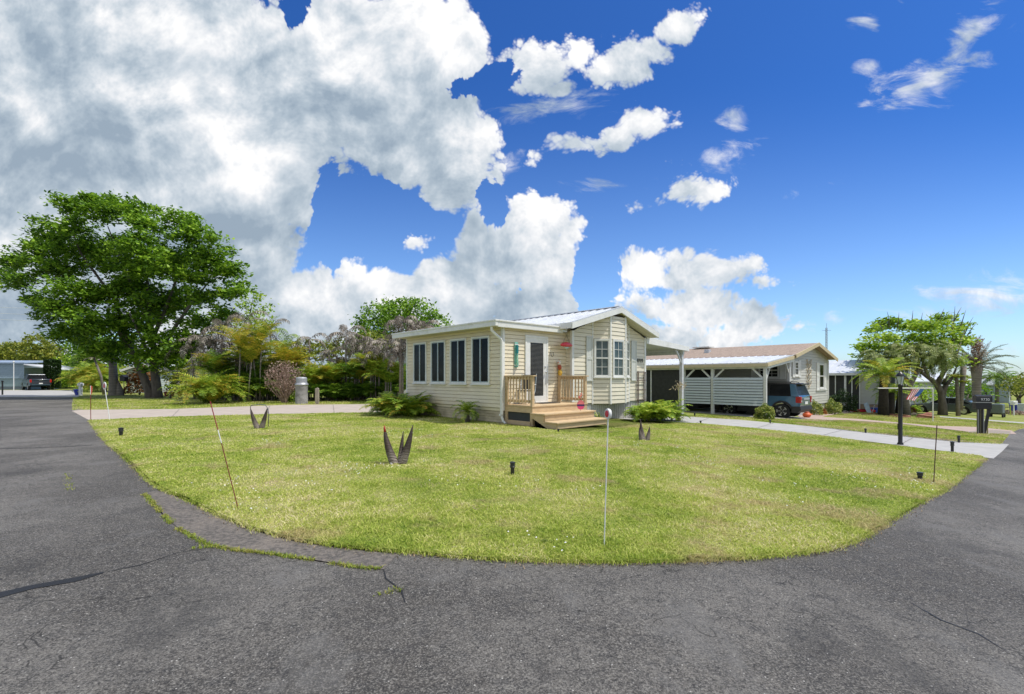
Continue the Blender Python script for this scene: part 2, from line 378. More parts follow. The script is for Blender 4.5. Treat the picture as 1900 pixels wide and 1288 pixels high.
def sheet(name, pts, dz, m, skirt=True, kind='structure'):
    bm = bmesh.new(); vs = [bm.verts.new((p[0], p[1], 0)) for p in pts]
    f = bm.faces.new(vs); bmesh.ops.triangulate(bm, faces=[f], ngon_method='EAR_CLIP')
    for X in (GX0, GX1):
        bmesh.ops.bisect_plane(bm, geom=bm.verts[:]+bm.edges[:]+bm.faces[:], plane_co=(X, 0, 0), plane_no=(1, 0, 0))
    for v in bm.verts: v.co.z = gz(v.co.x) + dz
    bmesh.ops.recalc_face_normals(bm, faces=bm.faces)
    if sum(f.normal.z for f in bm.faces) < 0: bmesh.ops.reverse_faces(bm, faces=bm.faces)
    if skirt:
        be = [e for e in bm.edges if e.is_boundary]
        r = bmesh.ops.extrude_edge_only(bm, edges=be)
        for v in r['geom']:
            if isinstance(v, bmesh.types.BMVert): v.co.z -= dz + .03
    me = bpy.data.meshes.new(name); bm.to_mesh(me); bm.free(); me.materials.append(m)
    o = bpy.data.objects.new(name, me); COL.objects.link(o); o['kind'] = kind
    return o
XY = lambda l: [(G(*p).x, G(*p).y) for p in l]
def jag(pts, amp, step, seed=1, closed=False):
    r = random.Random(seed); out = []
    n = len(pts)
    for i in range(n if closed else n-1):
        a, b = Vector(pts[i]), Vector(pts[(i+1) % n]); L = (b-a).length; k = max(1, int(L/step)); nn = Vector((-(b-a).y, (b-a).x)).normalized()
        for j in range(k):
            p = a.lerp(b, j/k) + nn*r.uniform(-amp, amp)*(0 if j == 0 else 1); out.append((p.x, p.y))
    if not closed: out.append(tuple(pts[-1]))
    return out
def smooth_line(pts, k=4):
    """Catmull-Rom through the points"""
    out = []; P = [Vector(p) for p in pts]
    for i in range(len(P)-1):
        p0, p1, p2, p3 = P[max(i-1,0)], P[i], P[i+1], P[min(i+2,len(P)-1)]
        for j in range(k):
            t = j/k; q = .5*((2*p1)+(p2-p0)*t+(2*p0-5*p1+4*p2-p3)*t*t+(3*p1-p0-3*p2+p3)*t**3); out.append((q.x, q.y))
    out.append(tuple(P[-1])); return out

sheet('ground', [(-1800,-60),(1800,-60),(1800,2400),(-1800,2400)], 0, MATS['grass_ground'], skirt=False)
far_r = [(G(1842,851)), (G(1872,825)), (G(1897,797))]
dR = (far_r[1]-far_r[0]).normalized()
dR = Vector((.80,.60,0))
_e = G(1897,797)
sheet('road', [(-90,-40),(-90,38.5)] + XY([(133,737.5),(168,781),(600,800),(1000,825),(1400,815),(1700,838),(1842,851),(1856,829),(1871,806),(1890,797)])
      + [(_e.x+dR.x*60, _e.y+dR.y*60), (_e.x+dR.x*60+8, _e.y+dR.y*60-8), (60,-40)], .004, MATS['asphalt'], skirt=False)
LAWN_EDGE = [(168,781),(196,817),(238,853),(289,900),(353,930),(408,958),(468,982),(553,1004),(638,1017),(760,1028),(900,1040),(1050,1045.5),
             (1150,1046.5),(1240,1045),(1363,1040),(1445,1034),(1527,1023),(1580,1008),(1629,981),(1683,944),(1752,909),(1793,878),(1826,852)]
LE = jag(smooth_line(XY(LAWN_EDGE), 5), .022, .09, 3)
LAWN_IN = XY([(1822,848),(1666,830),(1527,810),(1404,796),(1301,787),(1240,787.5),(1182,790),(1121,798),(1069,805),(1020,799),(985,795),(930,788),(880,779),(815,769),(713,766),(600,768),(496,770),(320,774.5),(230,778)])
LAWN1 = LE + LAWN_IN
sheet('lawn', LAWN1, .030, MATS['grass_ground'])
sheet('driveway', XY([(1182,790),(1240,787.5),(1301,787),(1404,796),(1527,810),(1666,830),(1822,848),(1843,852),(1860,838),(1872,825),(1781,822),(1732,817),(1609,804.5),(1486,790),(1371,779.5),(1245,772),(1150,765),(1100,770),(1125,785)]), .014, CONC)
sheet('path', XY([(985,797),(1020,800),(1069,805.5),(1121,798.5),(1182,790.5),(1126,785),(1095,778),(1000,786)]), .018, PINKC)
sheet('side_driveway', XY([(168,782),(133,763),(150,761),(320,759.5),(528,752),(720,750),(840,748),(840,756),(815,767),(713,765.5),(600,767.5),(496,769.5),(320,774),(230,777.5)]), .014, PINKC)
sheet('paver_path', XY([(1480,772),(1525,774),(1593,778),(1733,790.6),(1814,793),(1877,799.5),(1886,806),(1800,803),(1791,801),(1675,787),(1570,780),(1492,778)]), .016, PAVER)
sheet('paver_walk', XY([(1525,774),(1480,772),(1500,767.5),(1560,764),(1586,761.5),(1590,764)]), .019, PAVER)
sheet('footpath_strip', XY([(1744,772.5),(1900,784),(1985,790),(1985,793),(1900,786.5),(1744,774.3)]), .012, CONC)
sheet('far_driveway', XY([(-300,737),(-300,724.5),(60,724),(138,724.5),(147,735.5),(142,737)]), .012, CONC)
MULCH = mat('mulch', (.16,.085,.05), .95, col2=(.09,.05,.03), scale=18, bump=.8, bscale=50)
sheet('mailbox_bed', XY([(1796,802),(1815,799.5),(1850,799),(1876,801.5),(1874,807),(1840,808.5),(1808,807)]), .02, mat('bed_gravel', (.38,.33,.27), .95, col2=(.20,.17,.14), scale=30, bump=.8))

# old concrete apron between lawn corner and road, its joint, patches and sealed crack
AP_OUT = [(268,916),(290,940),(312,965),(342,988),(385,1010),(430,1020),(500,1028),(590,1042),(660,1053),(712,1058)]
AP_IN = [(738,1030),(638,1020),(553,1008),(468,986),(408,962),(353,934),(300,912)]
ap = sheet('road_apron', jag(smooth_line(XY(AP_OUT), 3), .02, .12, 5) + XY(AP_IN), .009, OLDC)
def ribbon(name, pts, w, dz, m, seed=0, kind='structure'):
    r = random.Random(seed); L = jag([(p.x, p.y) for p in (G(*q) for q in pts)], w*.35, .12, seed); vs = []; fs = []
    for i, p in enumerate(L):
        a = Vector(L[max(i-1,0)]); b = Vector(L[min(i+1,len(L)-1)]); d = (b-a).normalized(); n = Vector((-d.y, d.x)); ww = w*r.uniform(.6,1.1)*(.3 if i in (0,len(L)-1) else 1)
        for s in (-1, 1):
            q = Vector(p)+n*s*ww/2; vs.append((q.x, q.y, gz(q.x)+dz))
    for i in range(len(L)-1): fs.append((2*i, 2*i+1, 2*i+3, 2*i+2))
    mb = MB(); mb.add(vs, fs); o = mb.build(name, m); o['kind'] = kind; return o
ribbon('sealed_crack', [(-120,1135),(0,1106),(60,1091),(140,1077),(192,1064)], .12, .008, TAR, 1)
ribbon('road_crack', [(192,1064),(260,1050),(330,1027),(392,1017)], .012, .008, TAR, 2)
ribbon('road_crack', [(-60,834),(60,832),(170,827)], .05, .008, TAR, 4)
ribbon('road_crack', [(712,1058),(716,1075),(745,1098),(752,1120)], .012, .008, TAR, 5)
ribbon('road_crack', [(1690,1120),(1745,1152),(1815,1178),(1875,1215)], .012, .008, TAR, 6)

# ---------------------------------------------------------------- grass blades (uncountable: one object per lawn)
from mathutils.geometry import tessellate_polygon
def pts_in(poly, n, keep=None):
    tris = tessellate_polygon([[Vector((p[0], p[1], 0)) for p in poly]]); A = np.array(poly)
    T = np.array([[A[i] for i in t] for t in tris]); ar = np.abs(np.cross(T[:,1]-T[:,0], T[:,2]-T[:,0]))/2
    k = rng.choice(len(T), n, p=ar/ar.sum()); u = rng.random((n,2)); fl = u.sum(1) > 1; u[fl] = 1-u[fl]
    return T[k,0] + u[:,:1]*(T[k,1]-T[k,0]) + u[:,1:]*(T[k,2]-T[k,0])
def gzv(x): return -GS*(np.clip(x, GX0, GX1)-GX0)
def vnoise(x, y, s, seed=0):
    r = np.random.default_rng(seed); tab = r.random((64,64)); X, Y = x*s, y*s; i, j = np.floor(X).astype(int), np.floor(Y).astype(int); a, b = X-i, Y-j
    a = a*a*(3-2*a); b = b*b*(3-2*b); g = lambda p, q: tab[p % 64, q % 64]
    return (g(i,j)*(1-a)+g(i+1,j)*a)*(1-b) + (g(i,j+1)*(1-a)+g(i+1,j+1)*a)*b
def blades(name, P, hgt, wid, m, dz=.028, lean=.7, hscale=None):
    n = len(P); az = rng.random(n)*2*np.pi; h = hgt*(.55+.8*rng.random(n)) * (1 if hscale is None else hscale); ln = lean*h*rng.random(n)*1.3
    wv = np.broadcast_to(wid, (n,)) * (.7+.6*rng.random(n)); B = np.stack([P[:,0], P[:,1], gzv(P[:,0])+dz], 1)
    fa = rng.random(n)*2*np.pi; S = np.stack([np.cos(fa), np.sin(fa), np.zeros(n)], 1)*wv[:,None]/2
    D = np.stack([np.cos(az), np.sin(az), np.zeros(n)], 1)
    M = B + D*(ln*.35)[:,None]; M[:,2] += h*.6; T = B + D*ln[:,None]; T[:,2] += h*(.95-.25*rng.random(n))
    V = np.stack([B-S, B+S, M+S*.8, M-S*.8, T], 1).reshape(-1, 3); o = np.arange(n)[:,None]*5
    F = np.concatenate([o+np.array([[0,1,2]]), o+np.array([[0,2,3]]), o+np.array([[3,2,4]])], 0)
    ob = np_mesh(name, V, F, m); ob['kind'] = 'stuff'; return ob
def grass_mat():
    m = bpy.data.materials.new('grass_blades'); m.use_nodes = True; nt = m.node_tree; t = NT(nt); bs = nt.nodes['Principled BSDF']; out = nt.nodes['Material Output']
    ge = t.n('ShaderNodeNewGeometry'); P = ge.outputs['Position']; r = ge.outputs['Random Per Island']
    a = t.n('ShaderNodeTexNoise', ins={'Vector': P, 'Scale': .5, 'Detail': 5., 'Roughness': .6}).outputs[0]
    b = t.n('ShaderNodeTexNoise', ins={'Vector': P, 'Scale': 2.3, 'Detail': 3., 'Roughness': .6}).outputs[0]
    f = t.m('ADD', t.m('MULTIPLY', t.rng(a, .32, .66), .55), t.m('ADD', t.m('MULTIPLY', t.m('SUBTRACT', b, .5), .8), t.m('MULTIPLY', r, .62)), clamp=True)
    cr = t.n('ShaderNodeValToRGB', ins={0: f}); e = cr.color_ramp
    e.elements[0].position = .05; e.elements[0].color = (.16,.26,.032,1); e.elements[1].position = 1.; e.elements[1].color = (.78,.70,.42,1)
    for p, c in ((.35,(.34,.44,.055,1)), (.62,(.52,.58,.12,1)), (.82,(.64,.62,.21,1))): x = e.elements.new(p); x.color = c
    # straw patches where the turf has dried, more of them towards the east side
    st_ = t.n('ShaderNodeTexNoise', ins={'Vector': P, 'Scale': .85, 'Detail': 4., 'Roughness': .62}).outputs[0]
    ex_ = t.rng(t.n('ShaderNodeSeparateXYZ', ins={0: P}).outputs[0], -4., 7., .0, .055)
    gc = t.mix(t.m('MULTIPLY', t.rng(t.m('ADD', st_, ex_), .55, .66), .72), cr.outputs[0], (.56,.44,.25))
    nt.links.new(gc, bs.inputs['Base Color']); bs.inputs['Roughness'].default_value = .6; bs.inputs['Specular IOR Level'].default_value = .25
    tr = t.n('ShaderNodeBsdfTranslucent', ins={0: gc}); mx = t.n('ShaderNodeMixShader', ins={0: .4, 1: bs.outputs[0], 2: tr.outputs[0]})
    nt.links.new(mx.outputs[0], out.inputs[0]); return m
GB = grass_mat()
def thin(P, near, pw=1.6):
    """keep all points nearer than `near`, fewer and fewer beyond"""
    d = np.hypot(P[:,0], P[:,1]); k = rng.random(len(P)) < np.clip((near/np.maximum(d, .1))**pw, 0, 1); return P[k], d[k]
P = pts_in(LAWN1, 1500000); P, d = thin(P, 4.2, 1.45)
tuft = vnoise(P[:,0], P[:,1], 5., 1)*.6 + vnoise(P[:,0], P[:,1], 14., 2)*.4; bare = (vnoise(P[:,0], P[:,1], .9, 21)*.6+vnoise(P[:,0], P[:,1], 3.3, 22)*.4); tuft = tuft*np.clip((.72-bare)*9, .18, 1)
blades('grass', P, .030, .0078*np.clip(d/4.2, 1, 4.5)**.62, GB, hscale=.5+1.0*tuft, lean=1.7)
# longer fringe where the lawn meets the road
E = np.array([p for p in LE]); seg = np.linalg.norm(np.diff(E, axis=0), axis=1); k = rng.choice(len(seg), 26000, p=seg/seg.sum()); u = rng.random((26000,1))
P = E[k]*(1-u) + E[k+1]*u + rng.normal(0, .03, (26000,2))
blades('grass_fringe', P, .034, .006, GB, dz=.012, lean=1.3)
L2 = [XY([(1256,773),(1371,778),(1486,789),(1609,803.5),(1732,816),(1781,821),(1856,825),(1868,813),(1872,807),(1795,803),(1675,788.5),(1570,781.5),(1500,779),(1420,777),(1300,771)]),
      XY([(1590,765),(1527,773),(1593,777),(1733,789.5),(1814,792),(1880,799),(1900,794),(1960,790),(1900,787),(1744,775),(1700,771),(1620,764)]),
      XY([(136,739),(133,761),(320,758.5),(528,751),(715,749),(715,745),(420,741),(330,741)])]
for q in L2:
    P = pts_in(q, 30000); blades('grass', P, .055, .028, GB, dz=0.)
# weeds in the joints and cracks of the road
def along(pts, n, sd):
    L = np.array(XY(pts)); s = np.linalg.norm(np.diff(L, axis=0), axis=1); k = rng.choice(len(s), n, p=s/s.sum()); u = rng.random((n,1)); return L[k]*(1-u)+L[k+1]*u+rng.normal(0, sd, (n,2))
P = np.concatenate([along([(268,918),(290,942),(312,967),(342,990),(385,1012),(430,1022)], 1500, .016), along([(430,1022),(500,1029),(590,1043),(660,1054),(705,1058)], 900, .014),
                    along([(122,880),(130,905),(126,912)], 90, .03), along([(350,1020),(395,1016)], 60, .02), along([(700,1105),(745,1096)], 40, .02)])
n_ = vnoise(P[:,0], P[:,1], 4., 5); P = P[n_ > .30]
blades('joint_weeds', P, .022, .008, leafmat('weed_leaf', [(.20,.30,.03),(.40,.42,.08),(.42,.32,.12)], scale=2.), dz=.006, lean=1.4)
# small white clover flowers
P = pts_in(LAWN1, 6500); d = np.hypot(P[:,0], P[:,1]); msk = (vnoise(P[:,0]+9, P[:,1], .8, 8) > .60) & (vnoise(P[:,0], P[:,1], 3.1, 9) > .5) & (d < 13); P = P[msk]
n = len(P); c = np.stack([P[:,0], P[:,1], gzv(P[:,0])+.03+.045+rng.random(n)*.02], 1); ang = np.arange(6)*np.pi/3; V = np.zeros((n,7,3)); rad = .006+.005*rng.random(n)
V[:,0] = c; V[:,0,2] += .006
for i in range(6): V[:,i+1] = c + np.stack([np.cos(ang[i])*rad, np.sin(ang[i])*rad, rng.normal(0,.003,n)], 1)
o_ = np.arange(n)[:,None]*7; F = np.concatenate([o_+np.array([[0,i+1,(i+1) % 6+1]]) for i in range(6)], 0)
fl = np_mesh('clover_flowers', V.reshape(-1,3), F, mat('flower_white', (.8,.8,.78), .7)); fl['kind'] = 'stuff'

# loose grit, bits of thatch and dead leaves lying along the lawn edge and in the joint
def grit(name, P, smin, smax, m, flat=.5, dz=.008):
    n = len(P); s = smin+(smax-smin)*rng.random(n)**2; o = rng.normal(size=(n,4,3)); o /= np.linalg.norm(o,axis=2)[:,:,None]; o[:,:,2] = np.abs(o[:,:,2])*flat
    V = np.stack([P[:,0], P[:,1], gzv(P[:,0])+dz], 1)[:,None,:]+o*s[:,None,None]; b = np.arange(n)[:,None]*4
    F = np.concatenate([b+np.array([q]) for q in ([0,1,2],[0,2,3],[0,3,1],[1,3,2])]); ob = np_mesh(name, V.reshape(-1,3), F, m); ob['kind'] = 'stuff'
GRM = leafmat('grit_tone', [(.07,.065,.06),(.20,.185,.165),(.36,.33,.29),(.50,.47,.42)], 3., 0., .9)
k = rng.choice(len(seg), 9000, p=seg/seg.sum()); u = rng.random((9000,1)); nn = np.stack([(E[1:]-E[:-1])[:,1], -(E[1:]-E[:-1])[:,0]],1)/seg[:,None]
P = E[k]*(1-u)+E[k+1]*u; off = np.abs(rng.normal(0,.16,(9000,1))); cen = np.array([2.,9.]); sgn = np.sign(((P-cen)*nn[k]).sum(1))[:,None]; P = P+nn[k]*sgn*off
grit('road_grit', P, .002, .008, GRM)
r2 = rng.random((5000,2))*np.array([16,7])+np.array([-8,1.6]); grit('road_grit', r2, .0015, .004, GRM)
k = rng.choice(len(seg), 1500, p=seg/seg.sum()); u = rng.random((1500,1)); P = E[k]*(1-u)+E[k+1]*u; sgn = np.sign(((P-cen)*nn[k]).sum(1))[:,None]; P = P+nn[k]*sgn*np.abs(rng.normal(0,.05,(1500,1)))
blades('dead_thatch', P, .020, .008, leafmat('thatch', [(.20,.12,.06),(.38,.27,.15),(.55,.44,.28)], 3., .1), dz=.006, lean=2.2)
# pale soil showing through the turf
P = pts_in(LAWN1, 60000); m_ = (vnoise(P[:,0], P[:,1], .9, 21)*.6+vnoise(P[:,0], P[:,1], 3.3, 22)*.4) > .70; P = P[m_]; grit('bare_soil', P, .006, .016, leafmat('soil_tone', [(.20,.15,.10),(.36,.29,.20),(.52,.45,.34)], 3., 0., .9), .3, .034)


JNT = mat('joint_dark', (.13,.12,.105), .9)
for a, b in (((1290,786.4),(1316,776.2)),((1404,795.2),(1436,785.6)),((1527,808.6),(1562,799.3)),((1666,828.8),(1694,813.3)),((320,773.2),(333,759.9)),((496,768.8),(500,753.8)),((620,766),(618,751.8))):
    ribbon('slab_joint', [a, b], .022, .0195, JNT, int(a[0]))
# ---------------------------------------------------------------- building helpers
A0 = R(42.6)
def siding(mb, A, B, z0, z1, step=.125, lap=.016, out=None, clip=None):
    """lapped boards on the vertical wall from A to B (local xy); clip(z)->(ta,tb) trims a gable"""
    A, B = Vector(A).to_3d(), Vector(B).to_3d(); d = (B-A); n = Vector((d.y, -d.x, 0)).normalized()
    if out is not None and n.dot(Vector(out).to_3d()) < 0: n = -n
    z = z0
    while z < z1-1e-4:
        zt = min(z+step, z1); a0, a1 = (clip(z) if clip else (0, 1)); b0, b1 = (clip(zt) if clip else (0, 1))
        if a1-a0 > 1e-3:
            if b1 < b0: b0 = b1 = (a0+a1)/2
            g = min(.014, (zt-z)*.3); W3 = lambda t, o, c: (A+d*t+n*o).xy.to_3d()+Vector((0,0,c))  # open groove below each board, added so its shade draws the lap lines
            mb.add([W3(a0,lap,z+g), W3(a1,lap,z+g), W3(b1,.004,zt), W3(b0,.004,zt), W3(a0,-.03,z+g), W3(a1,-.03,z+g), W3(a0,-.03,z), W3(a1,-.03,z), W3(a0,.004,z), W3(a1,.004,z)],
                   [(0,1,2,3),(4,5,1,0),(6,7,5,4),(8,9,7,6)])
        z = zt
    return mb
class Wall:
    """frame on a wall: a along, b outward, c up (local coordinates of the house)"""
    def __init__(s, A, B, out):
        s.A = Vector(A).to_3d(); s.d = (Vector(B).to_3d()-s.A).normalized(); s.n = Vector((s.d.y, -s.d.x, 0))
        if s.n.dot(Vector(out).to_3d()) < 0: s.n = -s.n
    def p(s, a, b, c): q = s.A+s.d*a+s.n*b; return Vector((q.x, q.y, c))
    def box(s, mb, a0, a1, b0, b1, c0, c1):
        mb.add([s.p(a,b,c) for c in (c0,c1) for (a,b) in ((a0,b0),(a1,b0),(a1,b1),(a0,b1))], [(0,3,2,1),(4,5,6,7),(0,1,5,4),(1,2,6,5),(2,3,7,6),(3,0,4,7)]); return mb
    def frame(s, mb, a0, a1, c0, c1, w, b0, b1):
        s.box(mb, a0, a1, b0, b1, c0, c0+w); s.box(mb, a0, a1, b0, b1, c1-w, c1)
        s.box(mb, a0, a0+w, b0, b1, c0+w, c1-w); s.box(mb, a1-w, a1, b0, b1, c0+w, c1-w); return mb
def window(W, a0, a1, c0, c1, parent, trim=WHITE, sash=WHITE, glass=GLASS, style='double_hung', tw=.06, sw=.035, mun=0, sill=True):
    f = MB(); W.frame(f, a0, a1, c0, c1, tw, -.005, .055); w = f.build('window', trim, parent, bevel=.004)
    i0, i1, j0, j1 = a0+tw, a1-tw, c0+tw, c1-tw
    g = MB(); W.box(g, i0, i1, .018, .024, j0, j1); g.build('pane', glass, w)
    s = MB(); W.frame(s, i0, i1, j0, j1, sw, .022, .045)
    if style == 'slider': mx = (i0+i1)/2; W.box(s, mx-.03, mx+.03, .024, .050, j0+sw, j1-sw)
    if style == 'double_hung': mz = (j0+j1)/2; W.box(s, i0+sw, i1-sw, .024, .050, mz-.025, mz+.025)
    s.build('sash', sash, w)
    if mun:
        m = MB(); mz = (j0+j1)/2
        for k in range(1, mun): a = i0+(i1-i0)*k/mun; W.box(m, a-.008, a+.008, .0245, .034, j0+sw, mz-.025 if style == 'double_hung' else j1-sw); 
        if style == 'double_hung':
            for k in range(1, mun): a = i0+(i1-i0)*k/mun; W.box(m, a-.008, a+.008, .0245, .034, mz+.025, j1-sw)
            for z in ((j0+mz)/2, (j1+mz)/2): W.box(m, i0+sw, i1-sw, .025, .036, z-.008, z+.008)
        m.build('muntin', sash, w)
    if sill: s_ = MB(); W.box(s_, a0-.03, a1+.03, .0, .085, c0-.035, c0-.002); s_.build('sill', trim, w)
    return w
def shutter(W, a0, a1, c0, c1, parent, m):
    f = MB(); W.box(f, a0, a1, .018, .04, c0, c1); s = f.build('shutter', m, parent)
    g = MB(); mz = (c0+c1)/2+.02; W.frame(g, a0, a1, c0, mz, .05, .041, .058); W.frame(g, a0, a1, mz+.002, c1, .05, .041, .058); g.build('shutter_rails', m, s, bevel=.003)
    return s
def ribbed_roof(parent, P00, P10, P11, P01, m, ribs, th=.05, rh=.03, name='roof'):
    """P00-P10 the low edge, P01-P11 the high edge (local); ribs run low to high"""
    P00, P10, P11, P01 = (Vector(p) for p in (P00, P10, P11, P01)); n = (P10-P00).cross(P01-P00).normalized()
    if n.z < 0: n = -n
    mb = MB(); q = [P00,P10,P11,P01]; mb.add(q+[p-n*th for p in q], [(0,1,2,3),(7,6,5,4),(0,4,5,1),(1,5,6,2),(2,6,7,3),(3,7,4,0)])
    for i in range(ribs+1):
        t = i/ribs; a = P00.lerp(P10, t); b = P01.lerp(P11, t); mb.beam(a+n*rh*.45, b+n*rh*.45, .035, rh, n)
    return mb.build(name, m, parent)

SIDE = mat('cream_vinyl_siding', (.80,.71,.53), .5, col2=(.73,.645,.47), scale=1.5, stretch=(1,1,3), dirt=(.58,.44,.22), dirtamt=.45, dirtscale=.9)
SIDE2 = mat('pale_beige_siding', (.76,.70,.555), .5, col2=(.70,.64,.50), scale=1.8, stretch=(1,1,3), dirt=(.50,.44,.32), dirtamt=.2, dirtscale=.9)
SKIRT = mat('block_skirting', (.60,.52,.36), .85, col2=(.46,.39,.27), scale=5, bump=.4, bscale=25, dirt=(.26,.22,.15), dirtamt=.5)
ROOFW = mat('white_roof_metal', (.74,.76,.78), .38, metal=.15, col2=(.66,.68,.71), scale=1.5, dirt=(.50,.51,.51), dirtamt=.3)
SHUT = mat('shutter_grey', (.60,.61,.57), .55, col2=(.55,.56,.52))
WOOD = mat('deck_wood', (.62,.46,.27), .7, col2=(.50,.36,.20), scale=5, stretch=(1,1,5), bump=.25, bscale=30, dirt=(.40,.33,.23), dirtamt=.35)
SOFF = mat('soffit', (.60,.55,.42), .6)
BLUEGLASS = mat('sky_glass', (.035,.055,.058), .08, col2=(.10,.13,.125), scale=5, spec=.4)

def main_house():
    H = thing('mobile_home', 'cream mobile home with sunroom, front bay and white metal roof on the corner lawn', 'house', (-.29, 14.84, 0), A0)
    # --- sunroom
    m = MB(); siding(m, (0,0), (0,5.83), .51, 3.06, .122, out=(-1,0)); siding(m, (0,0), (3,0), .51, 3.06, .122, out=(0,-1)); siding(m, (0,5.83), (3,5.83), .51, 3.06, .122, out=(0,1))
    m.build('sunroom_siding', SIDE, H, recalc=False)
    m = MB(); siding(m, (.05,.05), (.05,5.78), -.12, .50, .085, .022, out=(-1,0)); siding(m, (.05,.05), (3,.05), -.12, .50, .085, .022, out=(0,-1)); m.box(.06,.06,-.1,2.95,5.7,.5)
    m.build('skirting', SKIRT, H, recalc=False)
    m = MB(); m.box(-.03,-.03,.44,.06,.06,3.05); m.build('corner_trim', WHITE, H); m = MB(); m.box(-.022,5.77,.44,.06,5.852,3.05); m.build('corner_trim', WHITE, H)
    m = MB(); m.box(-.02,5.86,.8,-.0,6.0,.9); m.box(.02,.02,.42,2.98,5.8,.505); m.build('floor_edge', SIDE, H)
    m = MB(); m.box(-.40,-.15,3.07,2.9,6.15,3.20); m.build('sunroom_roof', ROOFW, H)
    m = MB(); m.box(-.47,-.20,3.045,-.36,6.2,3.235); m.box(-.36,-.20,3.02,2.62,-.10,3.235); m.box(-.49,-.22,3.19,-.34,6.22,3.245); m.box(-.34,-.225,3.19,2.62,-.10,3.245)
    m.build('gutter', WHITE, H, bevel=.01)
    m = MB(); m.box(-.36,-.10,3.04,2.6,0.02,3.062); m.box(-.36,.02,3.04,0.,5.95,3.062); m.build('soffit', SOFF, H)
    m = MB(); m.tube([(-.41,.05,3.05),(-.41,.05,2.93),(-.33,.0,2.83),(-.12,-.03,2.68),(-.085,-.04,2.60),(-.085,-.04,.32)], .048, 8); m.box(-.14,-.06,.28,-.04,.02,.34)
    m.tube([(-.085,-.04,.27),(-.06,-.10,.10),(-.05,-.2,.06)], .04, 8); m.build('downspout', WHITE, H, smooth='auto')
    W = Wall((0,0), (0,5.83), (-1,0))
    for a, b in ((.60,1.55),(1.84,2.79),(3.08,4.03),(4.33,5.28)):
        window(W, a, b, 1.26, 2.83, H, sash=ALU, style='slider', tw=.055, sw=.03)
    # --- main body
    x0, x1, y0, y1, px = 3.0, 7.72, -.27, 6.3, 5.3
    ze, zp = 3.12, 3.90
    def clip(z): 
        if z <= ze: return (0, 1)
        k = (z-ze)/(zp-ze); c = (px-x0)/(x1-x0); return (c*k, 1-(1-c)*k)
    m = MB(); siding(m, (x0,y0), (x1,y0), .53, zp, .15, out=(0,-1), clip=clip); siding(m, (x0,y0), (x0,0.02), .53, ze, .15, out=(-1,0)); siding(m, (x1,y0), (x1,y1), .53, ze, .15, out=(1,0))
    siding(m, (x0,5.83), (x0,y1), .53, ze, .15, out=(-1,0)); siding(m, (x0,y1), (x1,y1), .53, zp, .15, out=(0,1), clip=clip)
    m.build('siding', SIDE2, H, recalc=False)
    # skirting of ribbed pale panels
    m = MB(); m.box(x0+.04, y0+.05, -.32, x1-.04, y1-.1, .52)
    for i in range(38): xx = x0+.06+i*.122; m.box(xx, y0+.028, -.32, xx+.045, y0+.052, .52)
    m.build('skirting', mat('pale_skirting', (.62,.61,.57), .7, dirt=(.40,.38,.33), dirtamt=.4), H)
    m = MB(); m.box(x0-.02,y0-.03,.5,x0+.10,y0+.06,3.13); m.build('corner_trim', WHITE, H); m = MB(); m.box(x1-.09,y0-.03,.5,x1+.03,y0+.06,3.13); m.build('corner_trim', WHITE, H)
    # bay: three faces, prow to the street
    bx = [4.16, 4.75, 5.71, 6.5]; by = [y0, y0-.38, y0-.38, y0]
    soff = lambda x: 3.93-.296*abs(x-px)
    m = MB()
    for i in range(3):
        A, B = (bx[i],by[i]), (bx[i+1],by[i+1]); zt = max(soff(bx[i]), soff(bx[i+1])); za, zb = soff(bx[i]), soff(bx[i+1])
        lo = min(za, zb)
        def cl(z, za=za, zb=zb, lo=lo, i=i):
            if z <= lo: return (0, 1)
            if i == 0: return ((z-za)/(zb-za), 1)
            if i == 2: return (0, 1-(z-zb)/(za-zb))
            return (0, 1)
        siding(m, A, B, .50, lo if i == 1 else zt, .15, .02, out=(0,-1), clip=cl)
    m.build('bay_siding', SIDE2, H, recalc=False)
    m = MB(); m.add([(bx[0],by[0],.5),(bx[1],by[1],.5),(bx[2],by[2],.5),(bx[3],by[3],.5)], [(0,1,2,3)])
    for i in range(4): m.box(bx[i]-.035, by[i]-.03, .49, bx[i]+.035, by[i]+.03, soff(bx[i])-.02)
    m.build('bay_trim', WHITE, H)
    for i, (g0, g1) in enumerate(((.08,.96),(.12,.86),(.10,.98))):
        L = (Vector((bx[i+1],by[i+1]))-Vector((bx[i],by[i]))).length; W = Wall((bx[i],by[i]), (bx[i+1],by[i+1]), (0,-1))
        window(W, L*g0, L*g1, 1.49, 2.90, H, glass=BLUEGLASS, mun=2, tw=.05, sw=.03)
    W = Wall((x0,y0), (x1,y0), (0,-1))
    shutter(W, .76, 1.13, 1.35, 2.97, H, SHUT); shutter(W, 3.64, 4.02, 1.35, 2.97, H, SHUT)
    text('house_number', '9719', .23, H, (7.28, y0-.03, 2.17), (R(90),0,0), BLACK, .008)
    # roof
    yl, yh, xl, xr, zl, zt = -.75, 6.6, 2.45, 7.95, 3.34, 4.14
    ribbed_roof(H, (xl,yl,zl), (xl,yh,zl), (px,yh,zt), (px,yl,zt), ROOFW, 20); ribbed_roof(H, (xr,yl,zl), (xr,yh,zl), (px,yh,zt), (px,yl,zt), ROOFW, 20)
    m = MB(); m.beam((px,yl,zt+.02),(px,yh,zt+.02), .26, .03); m.build('ridge_cap', ROOFW, H)
    m = MB()
